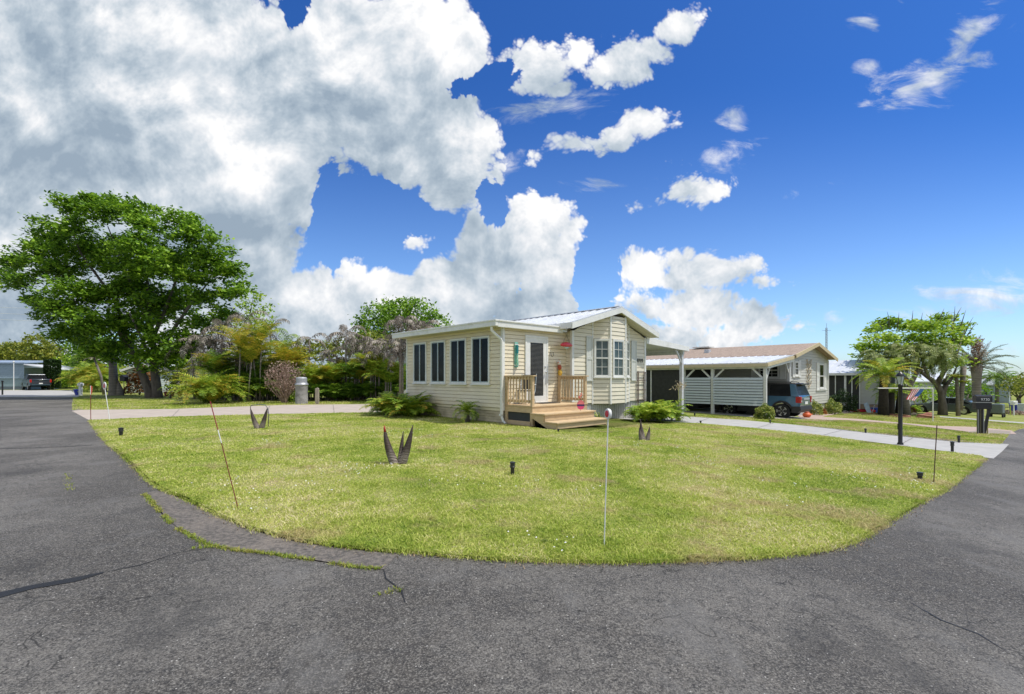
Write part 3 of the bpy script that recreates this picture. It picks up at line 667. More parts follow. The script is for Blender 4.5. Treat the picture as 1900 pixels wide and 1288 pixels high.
    for (xa, za, xb, zb) in ((xl-.02,zl-.11,px,zt-.11),(px,zt-.11,xr+.02,zl-.11)): 
        m.add([(xa,yl-.03,za-.11),(xb,yl-.03,zb-.11),(xb,yl-.03,zb+.09),(xa,yl-.03,za+.09),(xa,yl+.03,za-.11),(xb,yl+.03,zb-.11),(xb,yl+.03,zb+.09),(xa,yl+.03,za+.09)], [(0,1,2,3),(7,6,5,4),(0,4,5,1),(1,5,6,2),(2,6,7,3),(3,7,4,0)])
    m.box(xl-.03,yl,zl-.2,xl+.02,yh,zl-.0); m.box(xr-.02,yl,zl-.2,xr+.03,yh,zl-.0); m.build('fascia', WHITE, H)
    m = MB(); m.add([(xl,yl+.03,zl-.2),(px,yl+.03,zt-.2),(px,y0+.03,zt-.2),(xl,y0+.03,zl-.2)], [(0,1,2,3)]); m.add([(xr,yl+.03,zl-.2),(px,yl+.03,zt-.2),(px,y0+.03,zt-.2),(xr,y0+.03,zl-.2)], [(0,1,2,3)])
    m.add([(xl,y0,zl-.19),(x0,y0,zl-.19),(x0,y1,zl-.19),(xl,y1,zl-.19)], [(0,1,2,3)]); m.add([(xr,y0,zl-.19),(x1,y0,zl-.19),(x1,y1,zl-.19),(xr,y1,zl-.19)], [(0,1,2,3)]); m.build('soffit', SOFF, H)
    m = MB(); m.lathe([(.04,0),(.04,.28),(.07,.28),(.07,.34)], (4.6,5.5,3.8), 10); m.build('roof_vent', WHITE, H)
    # door
    W = Wall((0,0), (3,0), (0,-1))
    f = MB(); W.frame(f, .95, 2.03, .60, 2.86, .07, .0, .05); D = f.build('door', WHITE, H, bevel=.004)
    f = MB(); W.frame(f, 1.02, 1.96, .63, 2.79, .16, .015, .04); W.box(f, 1.02,1.96,.018,.042,.63,.86); f.build('door_leaf', WHITE, D)
    f = MB(); W.box(f, 1.17, 1.81, .02, .026, .85, 2.64); f.build('glass', GLASS, D)
    f = MB()
    for i in range(42): z = .88+i*.042; W.box(f, 1.18, 1.80, .0265, .030, z, z+.010)
    f.build('blind', mat('blind', (.20,.20,.19), .6), D)
    f = MB(); f.lathe([(.012,0),(.012,.04),(.032,.045),(.036,.07),(.02,.085)], W.p(1.885,.04,1.66), 12, Matrix.Rotation(R(90),4,'X')); f.build('handle', CHROME, D); f = MB(); f.lathe([(.03,0),(.03,.02),(.02,.03)], W.p(1.885,.04,1.84), 12, Matrix.Rotation(R(90),4,'X')); f.build('lock', CHROME, D)
    # carport
    zc = lambda x: 3.17-.068*(x-7.75)
    ribbed_roof(H, (11.4,-.3,zc(11.4)), (11.4,8.5,zc(11.4)), (7.75,8.5,zc(7.75)), (7.75,-.3,zc(7.75)), ROOFW, 18, name='carport_roof')
    m = MB()
    for y in (-.33, 8.5): m.add([(x,yy,z) for yy in (y,y+.06) for (x,z) in ((7.75,zc(7.75)-.26),(11.43,zc(11.4)-.20),(11.43,zc(11.4)+.01),(7.75,zc(7.75)+.01))], [(0,1,2,3),(7,6,5,4),(0,4,5,1),(1,5,6,2),(2,6,7,3),(3,7,4,0)])
    m.box(11.38,-.27,zc(11.4)-.2,11.44,8.5,zc(11.4)+.0); m.build('carport_fascia', WHITE, H)
    m = MB(); m.box(10.96,-.25,zc(11.4)-.36,11.12,8.45,zc(11.4)-.2)
    for y in (1.8, 4., 6.2): m.box(7.8,y,2.82,11.3,y+.05,2.94)
    m.build('carport_beam', mat('aluminium_beam', (.55,.57,.53), .5), H)
    for y in (-.22, 4.0, 8.3):
        m = MB(); m.box(10.96,y,-.42,11.11,y+.14,zc(11.4)-.36); P_ = m.build('carport_post', mat('post_white', (.66,.68,.69), .4, metal=.1, dirt=(.4,.33,.22), dirtamt=.3), H, bevel=.008)
        m = MB(); m.beam((11.0,y+.07,2.15),(10.5,y+.07,2.80), .06, .06); m.build('brace', MATS['post_white'], P_)
    return H
H1 = main_house()
HM = Matrix.Translation((-.29,14.84,0)) @ Matrix.Rotation(A0, 4, 'Z')
def hp(x, y, z): return HM @ Vector((x, y, z))

def deck():
    D = thing('wooden_deck', 'tan timber porch deck with railings and two wide steps in front of the glazed door', 'deck', (-.29,14.84,0), A0)
    x0, x1, yf = .06, 2.62, -1.25
    m = MB()
    for i in range(9): y = yf-.02+i*.141; m.box(x0-.02, y, .595, x1+.02, y+.133, .635)
    m.build('deck_boards', WOOD, D, bevel=.003)
    m = MB(); m.box(x0,yf,.42,x1,yf+.04,.594); m.box(x0,yf+.041,.42,x0+.04,-.02,.594); m.box(x1-.04,yf+.041,.42,x1,-.02,.594)
    m.box(x0,yf+.04,.02,x0+.04,-.02,.16); m.box(x0+.0,-.14,.16,x0+.05,-.03,.42); m.box(x0,yf,.0,x0+.10,yf+.10,.42); m.box(x1-.1,yf,.0,x1,yf+.1,.42)
    m.build('rim_frame', WOOD, D, bevel=.003)
    m = MB(); m.box(x0+.045,yf+.12,.0,x0+.06,-.05,.58); m.box(x0+.1,yf+.05,0,x1-.05,yf+.065,.58); m.build('dark_skirt', mat('dark_sheet', (.05,.055,.055), .9), D)  # near-black sheets just inside the rim, closing the space under the deck
    def rail(x, ya, yb, posts):
        for y in posts: 
            m = MB(); m.box(x, y, .636, x+.09, y+.09, 1.50); m.build('railing_post', WOOD, D, bevel=.004)
        m = MB(); m.box(x-.03, ya-.06, 1.503, x+.12, yb+.02, 1.54); m.build('handrail', WOOD, D, bevel=.004)
        for za, zb in ((1.41,1.50),(.72,.80)): m = MB(); m.box(x+.02, ya+.09, za, x+.06, yb-.09, zb); m.build('rail', WOOD, D, bevel=.004)
        n = 8
        for i in range(n):
            y = ya+.13+(yb-ya-.28)*i/(n-1); m = MB(); m.box(x-.018, y, .70, x+.018, y+.034, 1.502); m.build('baluster', WOOD, D, bevel=.003)
    rail(x0, yf, -.03, (yf, -.13)); rail(x1-.10, yf, -.03, (yf, -.13))
    # steps
    s0, s1 = .0, 2.32
    for i, (ya, yb, z) in enumerate(((-1.80,-1.24,.43),(-2.28,-1.78,.215))):
        m = MB(); m.box(s0-.03, ya-.03, z-.04, s1+.03, (ya+yb)/2-.006, z); m.box(s0-.03, (ya+yb)/2+.006, z-.04, s1+.03, yb-.004-.03*i, z); m.build('tread', WOOD, D, bevel=.004)
        m = MB(); m.box(s0+.03, ya+.01, .03 if i else .20, s1-.02, ya+.045, z-.042); m.build('riser', WOOD, D, bevel=.003)
    for x in (s0, s1-.04):
        m = MB(); m.prism([(-1.25,.385),(-1.76,.385),(-1.76,.174),(-2.24,.174),(-2.26,.0),(-1.95,.0),(-1.25,.30)], 'x', x, x+.035); m.build('stringer', WOOD, D)
    return D
deck()
# ---------------------------------------------------------------- vegetation helpers
BARK = mat('bark', (.17,.145,.12), .9, col2=(.085,.072,.06), scale=6, stretch=(1,1,.35), bump=.7, bscale=22)
BARKG = mat('pale_palm_bark', (.27,.235,.20), .9, col2=(.14,.12,.10), scale=3, stretch=(.5,.5,5), bump=.7, bscale=20)
L_OAK = leafmat('broadleaf_dark', [(.045,.115,.010),(.14,.28,.018),(.28,.47,.032),(.44,.60,.06)], .9)
L_BRI = leafmat('broadleaf_bright', [(.10,.20,.012),(.26,.42,.025),(.44,.60,.05),(.60,.64,.09)], .7)
L_OLV = leafmat('broadleaf_olive', [(.08,.12,.015),(.20,.25,.03),(.35,.37,.05),(.45,.38,.08)], .8)
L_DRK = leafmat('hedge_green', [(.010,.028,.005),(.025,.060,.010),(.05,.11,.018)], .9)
L_PALM = leafmat('palm_green', [(.10,.20,.015),(.24,.38,.03),(.45,.55,.06),(.66,.60,.09)], .9, .3)
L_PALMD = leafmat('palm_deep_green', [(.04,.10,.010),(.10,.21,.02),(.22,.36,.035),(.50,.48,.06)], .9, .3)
L_YEL = leafmat('palm_yellow', [(.18,.26,.02),(.36,.38,.035),(.60,.46,.05),(.66,.34,.06)], 1.2, .3)
L_DEAD = leafmat('dead_frond', [(.075,.06,.045),(.20,.17,.14),(.42,.37,.31),(.74,.69,.60)], 1.2, .2)
L_VAR = leafmat('variegated_leaf', [(.06,.12,.015),(.22,.30,.04),(.52,.52,.14),(.62,.58,.30)], 2., .3)
L_CRO = leafmat('croton_leaf', [(.05,.06,.012),(.22,.10,.02),(.50,.16,.035),(.42,.30,.05)], 2., .3)
L_PINK = leafmat('dry_pink_twig', [(.16,.09,.07),(.33,.22,.18),(.48,.35,.29),(.55,.43,.37)], 2., .15)

def leaf_arrays(C, size, up=.35, aspect=.55, jit=.3):
    """one folded diamond leaf per centre"""
    n = len(C); N = rng.normal(size=(n,3)); N[:,2] = np.abs(N[:,2])+up; N /= np.linalg.norm(N,axis=1)[:,None]
    A = rng.normal(size=(n,3)); A -= N*(A*N).sum(1)[:,None]; A /= np.linalg.norm(A,axis=1)[:,None]; B = np.cross(N, A)
    s = (size*(1-jit+2*jit*rng.random(n)))[:,None]
    V = np.stack([C-A*s*.5, C+B*s*aspect*.5-N*s*.06, C+A*s*.5, C-B*s*aspect*.5-N*s*.06], 1).reshape(-1,3)
    return V, np.arange(n)[:,None]*4+np.array([[0,1,2,3]])
def clump_points(clumps, dens, twig=.28, per=16, shell=.55):
    """clumps: (centre, (rx,ry,rz)); leaves gather round twig ends spread through the outer part of each clump"""
    out = []
    for c, r in clumps:
        c = np.array(c); r = np.array(r); k = max(6, int(dens*(r[0]*r[1]*r[2])**(2/3)))
        D = rng.normal(size=(k,3)); D /= np.linalg.norm(D,axis=1)[:,None]; q = shell+(1.08-shell)*rng.random(k)**.6
        T = c+D*r*q[:,None]; L = T[:,None,:]+rng.normal(size=(k,per,3))*twig*np.array([1,1,.6]); out.append(L.reshape(-1,3))
    return np.concatenate(out)
def broad_tree(name, label, base, clumps, leaf, size=.22, dens=22, trunk_r=.2, limbs=None, mleaf=None, twig=.28, per=16, group=None, cat='tree', bark=None, flat=.35, nlimb=10, fork=.35):
    b = Vector(base); t = thing(name, label, cat, b, 0, group)
    C = clump_points([((Vector(c)-b), r) for c, r in clumps], dens, twig, per)
    V, F = leaf_arrays(C, size, flat); np_mesh('crown', V, F, leaf, t)
    m = MB(); top = sum(((Vector(c)-b) for c, r in clumps), Vector())/len(clumps); z0 = min((Vector(c)-b).z-r[2] for c, r in clumps)
    fk = Vector((top.x*.25, top.y*.25, max(z0*.9, top.z*fork)))
    if limbs is None:
        m.tube([(0,0,-.25),(0,0,.05),(fk.x*.4,fk.y*.4,fk.z*.5),fk], [trunk_r*1.45,trunk_r*1.15,trunk_r*.92,trunk_r*.8], 10)
        rr = random.Random(len(clumps)); cl = sorted(clumps, key=lambda q: -q[1][0])[:nlimb]
        for c, r in cl:
            e = Vector(c)-b; mid = fk.lerp(e, .5)+Vector((rr.uniform(-.2,.2), rr.uniform(-.2,.2), -abs(e.x-fk.x)*.06+.1)); m.tube([fk-Vector((0,0,.1)), mid, e], [trunk_r*.5, trunk_r*.28, trunk_r*.08], 6)
    else:
        for pts, rad in limbs: m.tube([Vector(p)-b for p in pts], rad, 10)
    m.build('trunk', bark or BARK, t, smooth=True)
    return t

def frond_arrays(b, az, el, L, droop, leaf=.35, nl=26, lw=.03, hang=.3, curl=0., vee=.35, rach=.012, start=.12, rg=random):
    """a feather frond: arching midrib with two rows of leaflets"""
    n = 14; P = [np.array(b, float)]; e = el; a = az; T = []
    for i in range(n):
        d = np.array([math.cos(e)*math.cos(a), math.cos(e)*math.sin(a), math.sin(e)]); T.append(d); P.append(P[-1]+d*L/n); e -= droop/n*(.5+1.1*i/n); a += curl/n
    P = np.array(P); T.append(T[-1]); T = np.array(T); V = []; F = []
    t = np.linspace(start, .99, nl); ix = t*n; i0 = np.minimum(ix.astype(int), n-1); fr = (ix-i0)[:,None]; c = P[i0]*(1-fr)+P[i0+1]*fr; d = T[i0]
    up = np.array([0,0,1.]); S = np.cross(d, up); S /= np.maximum(np.linalg.norm(S,axis=1)[:,None], 1e-6); U = np.cross(S, d)
    ll = leaf*(np.sin(np.pi*np.clip(t*.86+.12, 0, 1))**.7)*(.85+.3*rng.random(nl))
    for s in (-1, 1):
        D = S*s + d*.55 + U*vee + rng.normal(size=(nl,3))*.10; D /= np.linalg.norm(D,axis=1)[:,None]
        m1 = c + D*(ll*.55)[:,None]; D2 = D.copy(); D2[:,2] -= hang*2.2; D2 /= np.linalg.norm(D2,axis=1)[:,None]; e_ = m1 + D2*(ll*.5)[:,None]
        w = d*lw*.5; o = np.arange(nl)*5
        V.append(np.stack([c-w*.6, c+w*.6, m1+w, m1-w, e_], 1).reshape(-1,3))
        F.append((o, len(V)-1))
    q = len(P); w = np.linspace(rach, rach*.25, q)[:,None]; Sd = np.cross(T, up); Sd /= np.maximum(np.linalg.norm(Sd,axis=1)[:,None], 1e-6)
    VR = np.concatenate([P-Sd*w, P+Sd*w, P-np.array([0,0,1.])*w*1.2])
    tri = []; base = 0
    for k in range(2):
        o = np.arange(nl)*5+base; tri += [np.stack([o,o+1,o+2],1), np.stack([o,o+2,o+3],1), np.stack([o+3,o+2,o+4],1)]; base += nl*5
    i = np.arange(q-1)
    for a_, b_ in ((0,q),(q,2*q),(2*q,0)): tri += [np.stack([i+a_, i+b_, i+b_+1],1)+base, np.stack([i+a_, i+b_+1, i+a_+1],1)+base]
    return np.concatenate(V+[VR]), np.concatenate(tri)
class Fr:
    def __init__(s): s.V = []; s.F = []; s.n = 0
    def add(s, *a, **k): V, F = frond_arrays(*a, **k); s.V.append(V); s.F.append(F+s.n); s.n += len(V)
    def arr(s, V, F): s.V.append(V); s.F.append(F+s.n); s.n += len(V)
    def build(s, name, m, parent): return np_mesh(name, np.concatenate(s.V), np.concatenate(s.F), m, parent)

def palm(name, label, base, stems, m, nf=10, L=1.6, droop=1.3, leaf=.35, el=(.5,1.35), group=None, stem_r=.05, bark=None, hang=.25, lw=.035, nl=24, extra=None, cat='palm', curl=0., cu=None, vee=.35):
    """stems: list of (dx, dy, height, lean_x, lean_y); fronds from the top of each stem; extra: (material, fraction) of fronds in another tone"""
    b = Vector(base); t = thing(name, label, cat, b, 0, group); r = random.Random(hash(label) % 9999 if False else len(label)*7+len(stems)); A = Fr(); B = Fr(); mb = MB(); has = False
    for (dx, dy, h, lx, ly) in stems:
        top = Vector((dx+lx, dy+ly, h))
        if h > .12: mb.tube([(dx,dy,-.1),(dx+lx*.3,dy+ly*.3,h*.5),top], [stem_r*1.25, stem_r, stem_r*.85], 8); has = True
        for k in range(nf):
            az = 2*math.pi*(k*.381966)+r.uniform(-.3,.3); q = (k+.5)/nf; e = el[1]+(el[0]-el[1])*q+r.uniform(-.12,.12)
            tgt = B if (extra and r.random() < extra[1]) else A
            tgt.add(top, az, e, L*r.uniform(.78,1.12), droop*r.uniform(.75,1.25), leaf=leaf, nl=nl, lw=lw, hang=hang*r.uniform(.6,1.4), curl=curl*r.uniform(-1,1), vee=vee)
    if A.V: A.build('fronds', m, t)
    if B.V: B.build('yellow_fronds' if extra[0] in (L_YEL,) else 'dry_fronds', extra[0], t)
    if has: mb.build('trunk', bark or BARKG, t, smooth=True)
    return t
def shrub(name, label, base, r, m, size=.08, n=2600, group=None, cat='shrub', h=1., stem=True, up=.5):
    b = Vector(base); t = thing(name, label, cat, b, 0, group); D = rng.normal(size=(n,3)); D /= np.linalg.norm(D,axis=1)[:,None]; D[:,2] = np.abs(D[:,2])*1.0-.12
    lump = 1+.12*np.sin(D[:,0]*7+1)*np.cos(D[:,1]*6)+.10*np.sin(D[:,2]*9+D[:,0]*5); q = (.62+.42*rng.random(n)**.5)*lump
    C = D*q[:,None]*np.array([r,r,r*h*1.05]); C[:,2] += r*h*.18; C[:,2] = np.maximum(C[:,2], .02)
    V, F = leaf_arrays(C, size, up); np_mesh('leaves', V, F, m, t)
    if stem:
        s = MB(); 
        for k in range(6): a = k*1.05; s.tube([(0,0,-.05),(math.cos(a)*r*.3,math.sin(a)*r*.3,r*h*.4),(math.cos(a)*r*.6,math.sin(a)*r*.6,r*h*.9)], [.03,.02,.008], 5)
        s.build('stems', BARK, t)
    return t
def cl(px, py, rpx, Y, dy=0., ky=1., kz=1.):
    """clump seen at (px,py) with radius rpx photo pixels, at depth Y+dy"""
    k = (Y+dy)/FPX; return (at(px, py, Y+dy), (rpx*k, rpx*k*ky, rpx*k*kz))

# ---------------------------------------------------------------- big shade tree at the left
def big_tree():
    b = G(284, 738); Y = b.y; r = random.Random(3)
    spec = [(55,470,48),(20,492,34),(5,510,24),(95,435,50),(140,395,42),(185,378,36),(130,378,22),(235,385,34),(262,395,24),(290,400,32),(335,418,38),(375,440,40),(408,470,36),(430,500,28),(436,530,22),
            (120,480,60),(190,440,62),(255,450,62),(315,470,58),(365,500,50),(400,545,40),(95,530,42),(150,560,52),(105,580,28),(210,520,66),(275,540,66),(330,560,54),(380,590,34),
            (170,602,32),(225,600,44),(280,612,44),(335,622,34),(120,605,22),(260,660,24),(215,645,20),(310,655,22),(365,625,22),(75,545,22),(35,520,18),
            (150,625,26),(185,628,26),(240,640,28),(300,640,28),(345,648,20),(200,366,16),(352,405,14),(420,585,18),(160,362,14)]
    cls = []
    for x, y, q in spec:
        dy = r.uniform(-3.4,3.4) if q > 40 else r.uniform(-2.6,2.2)
        for j in range(max(4, int(q/3.6))):          # each bough carries several flat leafy pads
            a = r.uniform(0,6.3); h = r.uniform(.15,.95); s_ = r.uniform(.30,.48)
            cls.append(cl(x+math.cos(a)*q*h, y+8+math.sin(a)*q*h*.85, q*s_ if q > 30 else q*.6, Y, dy+r.uniform(-1.2,1.2), 1.2, .50))
    A = lambda px, py, dy=0: at(px, py, Y+dy)
    limbs = [([b+Vector((-.1,0,-.3)), A(276,725), A(263,690), A(245,655), A(238,630,.5), A(200,580,1)], [.38,.30,.25,.21,.17,.09]),
             ([b+Vector((.35,0,-.3)), A(291,722), A(287,690), A(288,665,.3), A(283,630,.5), A(276,560,.5), A(270,480)], [.40,.32,.28,.24,.19,.13,.05]),
             ([A(288,668,.3), A(300,645,.2), A(316,620), A(350,570,-.5), A(390,520)], [.2,.16,.13,.1,.04]),
             ([A(286,680,.3), A(276,655,-.5), A(268,640,-1), A(240,580,-2)], [.15,.13,.1,.05]),
             ([A(245,655), A(218,612,-1), A(195,600,-1.5), A(140,560,-2), A(80,510,-1)], [.17,.12,.09,.06,.03]),
             ([A(238,630,.5), A(215,560,.8), A(150,470,.5), A(130,420)], [.16,.11,.07,.03]), ([A(283,630,.5), A(320,540,1), A(350,450,1)], [.15,.1,.03]),
             ([A(283,620,.5), A(240,520,-1), A(200,420,-1)], [.14,.09,.03])]
    broad_tree('shade_tree', 'large dark green broadleaf tree with two leaning trunks beside the left road', b, cls, L_OAK, size=.29, dens=19, twig=.23, per=18, limbs=limbs, flat=1.0)
big_tree()

# ---------------------------------------------------------------- trees beyond
def bgtree(name, label, px, Y, spec, m, size, dens=16, group=None, twig=.4, per=14, tr=.25, ky=.9, **k):
    r = random.Random(int(px)); b = GP(px, Y); return broad_tree(name, label, b, [cl(x, y, q, Y, r.uniform(-2,2), ky, .85) for x, y, q in spec], m, size=size, dens=dens, trunk_r=tr, twig=twig, per=per, group=group, **k)
GB1 = 'trees behind the blue-grey building'
bgtree('broadleaf_tree', 'olive green tree rising above the right end of the blue-grey building', 62, 78, [(40,655,26),(66,640,22),(95,655,24),(75,670,30),(110,672,20),(50,680,26)], L_OLV, .5, group=GB1)
bgtree('broadleaf_tree', 'yellow-green tree at the left picture edge behind the blue-grey building', 5, 82, [(-25,655,28),(5,662,24),(28,652,18),(-5,690,24),(30,680,18)], L_OLV, .5, group=GB1)
bgtree('broadleaf_tree', 'green tree behind the clipped column shrub and the pickup', 120, 74, [(110,690,22),(128,676,22),(118,706,18),(140,696,20)], L_BRI, .45, group=GB1)
bgtree('broadleaf_tree', 'tall green tree behind the lone grey palm trunk', 175, 66, [(150,640,22),(168,632,18),(185,650,24),(160,665,26),(200,640,22),(222,655,24),(190,680,26)], L_OAK, .42, group='trees behind the left lawn')
bgtree('broadleaf_tree', 'green tree behind the house left of the dead palms', 330, 62, [(300,675,24),(330,660,26),(355,672,22),(318,650,18)], L_BRI, .42, group='trees behind the left lawn')
bgtree('broadleaf_tree', 'dense bright green tree rising behind the dead palms left of the sunroom', 745, 50, [(700,590,34),(738,578,26),(775,585,34),(808,605,28),(690,615,30),(745,612,40),(785,625,34),(680,640,26),(830,640,20),(720,640,30),(715,568,14),(762,565,14)], L_OAK, .34, dens=26, twig=.35)
bgtree('broadleaf_tree', 'yellow-green tree between the dead palms and the round tree', 690, 42, [(680,636,22),(702,628,16),(715,648,20),(690,655,18)], L_OLV, .28, dens=22, tr=.12)
bgtree('broadleaf_tree', 'slim green tree standing above the dead grey palms', 468, 38, [(455,562,15),(470,552,12),(490,572,12),(478,590,15),(498,600,11),(460,585,14),(448,600,12)], L_BRI, .26, dens=30, tr=.12, twig=.25)
for i, (px, Y, q, lab) in enumerate([(560,75,[(540,650,20),(570,645,18),(600,652,22)],'low green tree seen over the green-roofed house beside two bare palm fronds'),(640,80,[(630,645,18),(660,652,18)],'low green tree behind the drooping grey palms')]):
    bgtree('broadleaf_tree', lab, px, Y, q, L_OLV, .5, group='trees far behind the houses')

def treeline():
    A = []; r = random.Random(77)
    for i in range(150):
        px = -40+i*14; Y = r.uniform(115,150); X = (px-CXP)/FPX*Y; h = r.uniform(3.2,6.) if px < 1200 else r.uniform(2.2,4.6); w = r.uniform(3,5); n = 230
        D = rng.normal(size=(n,3)); D /= np.linalg.norm(D,axis=1)[:,None]; q = .6+.45*rng.random(n)[:,None]; A.append(np.array([X,Y,gz(X)+h*.5])+D*q*np.array([w,w*.6,h*.55]))
    V, F = leaf_arrays(np.concatenate(A), .95, .4); o = np_mesh('distant_trees', V, F, L_OLV); o['kind'] = 'stuff'
treeline()
# poinciana, right
def poinciana():
    b = GP(1749, 38.2); Y = b.y; r = random.Random(5); A = lambda px, py, dy=0: at(px, py, Y+dy)
    spec = [(1608,645,16),(1600,660,12),(1625,612,14),(1645,600,18),(1668,604,18),(1690,602,16),(1712,606,18),(1735,604,18),(1755,592,14),(1765,612,14),(1782,606,12),(1640,625,14),(1668,628,16),(1700,628,14),(1628,645,16),(1655,648,14),(1685,645,16),(1712,640,14),
            (1738,640,16),(1760,634,18),(1780,630,14),(1752,650,14),(1735,660,14),(1770,668,12),(1775,676,10),(1605,680,9),(1750,618,14),(1720,622,13),(1792,634,8),(1612,632,10),(1742,588,7)]
    cls = [cl(x, y, q, Y, r.uniform(-2.5,2.5), 1.5, .42) for x, y, q in spec]
    limbs = [([b-Vector((0,0,.3)), A(1749,750), A(1746,728), A(1738,712), A(1722,700), A(1700,684,.5), A(1680,660,.6)], [.36,.26,.23,.20,.16,.11,.05]),
             ([A(1748,735), A(1755,715), A(1768,700,.5), A(1775,680,.5)], [.2,.16,.1,.04]), ([A(1738,712), A(1752,690,-.5), A(1775,660,-.5), A(1790,612,-.5)], [.2,.13,.08,.03]),
             ([A(1722,700), A(1712,670,.4), A(1720,630,.4)], [.16,.1,.04]), ([A(1712,690), A(1660,650,1), A(1620,625,1)], [.14,.08,.03]),
             ([A(1775,660,-.5), A(1768,620,-.5), A(1766,585,-.5)], [.07,.04,.02])]
    for (x0, y0, x1, y1) in ((1650,600,1646,578),(1690,600,1694,576),(1705,605,1712,580),(1740,596,1752,572),(1768,600,1772,568),(1782,600,1792,576),(1790,612,1806,588),(1640,615,1628,596),(1795,615,1812,600),(1770,590,1784,570),(1665,600,1668,580),(1725,600,1727,582)):
        limbs.append(([A(x0,y0+8), A((x0+x1)/2+1,(y0+y1)/2), A(x1,y1)], [.04,.025,.008]))
    broad_tree('flame_tree', 'spreading bright green flat-topped tree with bare twigs above, in front of the dark sedan', b, cls, L_BRI, size=.32, dens=46, twig=.24, per=18, limbs=limbs, flat=1.3)
poinciana()
# the drooping, drying tree beneath it
def weeping():
    b = G(1684, 764); Y = 34.5; b = Vector(((1684-CXP)/FPX*Y, Y, 0)); b.z = gz(b.x)
    t = thing('weeping_tree', 'olive drooping tree with pale leaning trunk behind the black lamp post', 'tree', b); A = Fr(); r = random.Random(2)
    for (px, py) in [(1625,664),(1642,660),(1656,664),(1690,652),(1706,648),(1722,650),(1738,658),(1715,660),(1650,674),(1728,668),(1742,676)]:
        c = at(px, py, Y+r.uniform(-1.2,1.2))-b
        for k in range(15): A.add(c+Vector((r.uniform(-.5,.5), r.uniform(-.5,.5), r.uniform(-.2,.4))), r.uniform(0,6.3), r.uniform(-.2,.7), r.uniform(1.2,2.6), 2.5, leaf=.34, nl=20, lw=.07, hang=1.3, rach=.02)
    A.build('crown', leafmat('drooping_olive', [(.09,.13,.025),(.20,.26,.06),(.33,.38,.11),(.50,.45,.25)], 1.), t)
    m = MB(); P = lambda px, py, dy=0: at(px, py, Y+dy)-b
    m.tube([Vector((0,0,-.3)), P(1680,735), P(1690,712), P(1700,694), P(1704,675), P(1700,655)], [.24,.2,.17,.14,.1,.04], 8)
    m.tube([P(1690,712), P(1672,690), P(1660,670)], [.12,.09,.04], 6); m.tube([P(1700,694), P(1720,675), P(1735,660)], [.1,.07,.03], 6); m.build('trunk', BARKG, t, smooth=True)
weeping()

# dying date palm on the right
def date_palm():
    b = GP(1812, 50); Y = 50; t = thing('date_palm', 'tall dying date palm with thick trunk and sparse dark drooping fronds', 'palm', b)
    c = at(1812,684,Y)-b; m = MB(); m.tube([(0,0,-.3),(0,0,.4),(c.x*.5,c.y,c.z*.5),(c.x,c.y,c.z-.9),(c.x,c.y,c.z),(c.x,c.y,c.z+.5)], [.55,.40,.36,.40,.50,.28], 12); m.build('trunk', BARKG, t, smooth=True)
    A = Fr(); D = Fr()
    for az, e, L, dr in ((0,.35,3.0,1.1),(.25,.75,3.4,1.2),(-.1,.05,3.2,1.3),(.5,1.0,3.2,1.0),(-.4,-.15,2.6,1.0),(.1,.55,3.3,1.4),(3.0,.5,2.8,1.3),(3.3,.2,2.8,1.2),(2.8,-.2,2.0,.9),(.7,.6,3.2,1.2),(-.7,.4,3.0,1.3),(5.2,.7,3.0,1.1),(4.2,.5,2.8,1.2),(3.6,.8,2.9,1.2),(1.6,.8,2.8,1.1),(.15,.95,3.5,1.2),(.4,.4,3.4,1.3),(-.2,.75,3.3,1.3),(2.9,.95,3.2,1.2),(3.2,.7,3.2,1.3),(3.0,.3,3.0,1.3),(-.3,1.1,3.2,1.),(2.7,1.15,3.,1.)): A.add(c+Vector((0,0,.2)), az, e, L*1.15, dr, leaf=.50, nl=30, lw=.05, hang=.7, rach=.045)
    for az, e, L, dr in ((.6,1.15,2.8,.5),(.3,1.0,3.1,.4),(2.6,1.1,2.4,.6),(3.2,.85,2.6,.9),(1.6,1.4,1.6,.4),(4.5,1.2,1.8,.7),(3.6,.7,2.3,1.),(1.,1.2,2.4,.4)): D.add(c+Vector((0,0,.3)), az, e, L*1.15, dr, leaf=.45, nl=22, lw=.07, hang=.7, rach=.06)
    A.build('fronds', leafmat('dull_frond', [(.06,.08,.04),(.13,.17,.07),(.28,.30,.15)], 1.), t); D.build('dry_fronds', L_DEAD, t)
    V, F = leaf_arrays(np.concatenate([np.array(at(1813,642,Y)-b)+rng.normal(size=(500,3))*np.array([.28,.28,.5]), np.array(at(1808,672,Y)-b)+rng.normal(size=(500,3))*np.array([.4,.3,.5])]), .22); np_mesh('fruit_stalks', V, F, leafmat('dry_husk', [(.25,.17,.11),(.42,.29,.19),(.5,.38,.27)], 1.), t)
date_palm()
def stub_tree():
    b = GP(1778, 37.8); Y = b.y; t = thing('stump_tree', 'pair of thin mossy trunks with broad leaf tufts in front of the sedan rear wheel', 'tree', b); P = lambda px, py, dy=0: at(px, py, Y+dy)-b
    m = MB(); m.tube([(0,0,-.2),P(1777,745),P(1776,715),P(1774,700)],[.16,.13,.12,.1],8); m.tube([P(1782,762),P(1784,735),P(1786,710),P(1788,680)],[.16,.15,.16,.2],8); m.build('trunk', BARKG, t, smooth=True)
    A = Fr()
    for c in (P(1773,702),P(1786,712)):
        for k in range(12): A.add(c, k*.6, .9-.04*k, .7, .8, leaf=.22, nl=7, lw=.10, hang=.2)
    A.build('leaves', L_OLV, t)
stub_tree()
palm('spiky_bromeliad', 'dark spiky plant growing on the fork of the flame tree trunk', at(1751, 716, 38.0), [(0,0,.1,0,0)], leafmat('dark_spike', [(.03,.035,.02),(.08,.08,.05),(.14,.12,.08)],1.), nf=16, L=.9, droop=.5, leaf=.12, el=(.1,1.2), stem_r=.16, cat='plant')
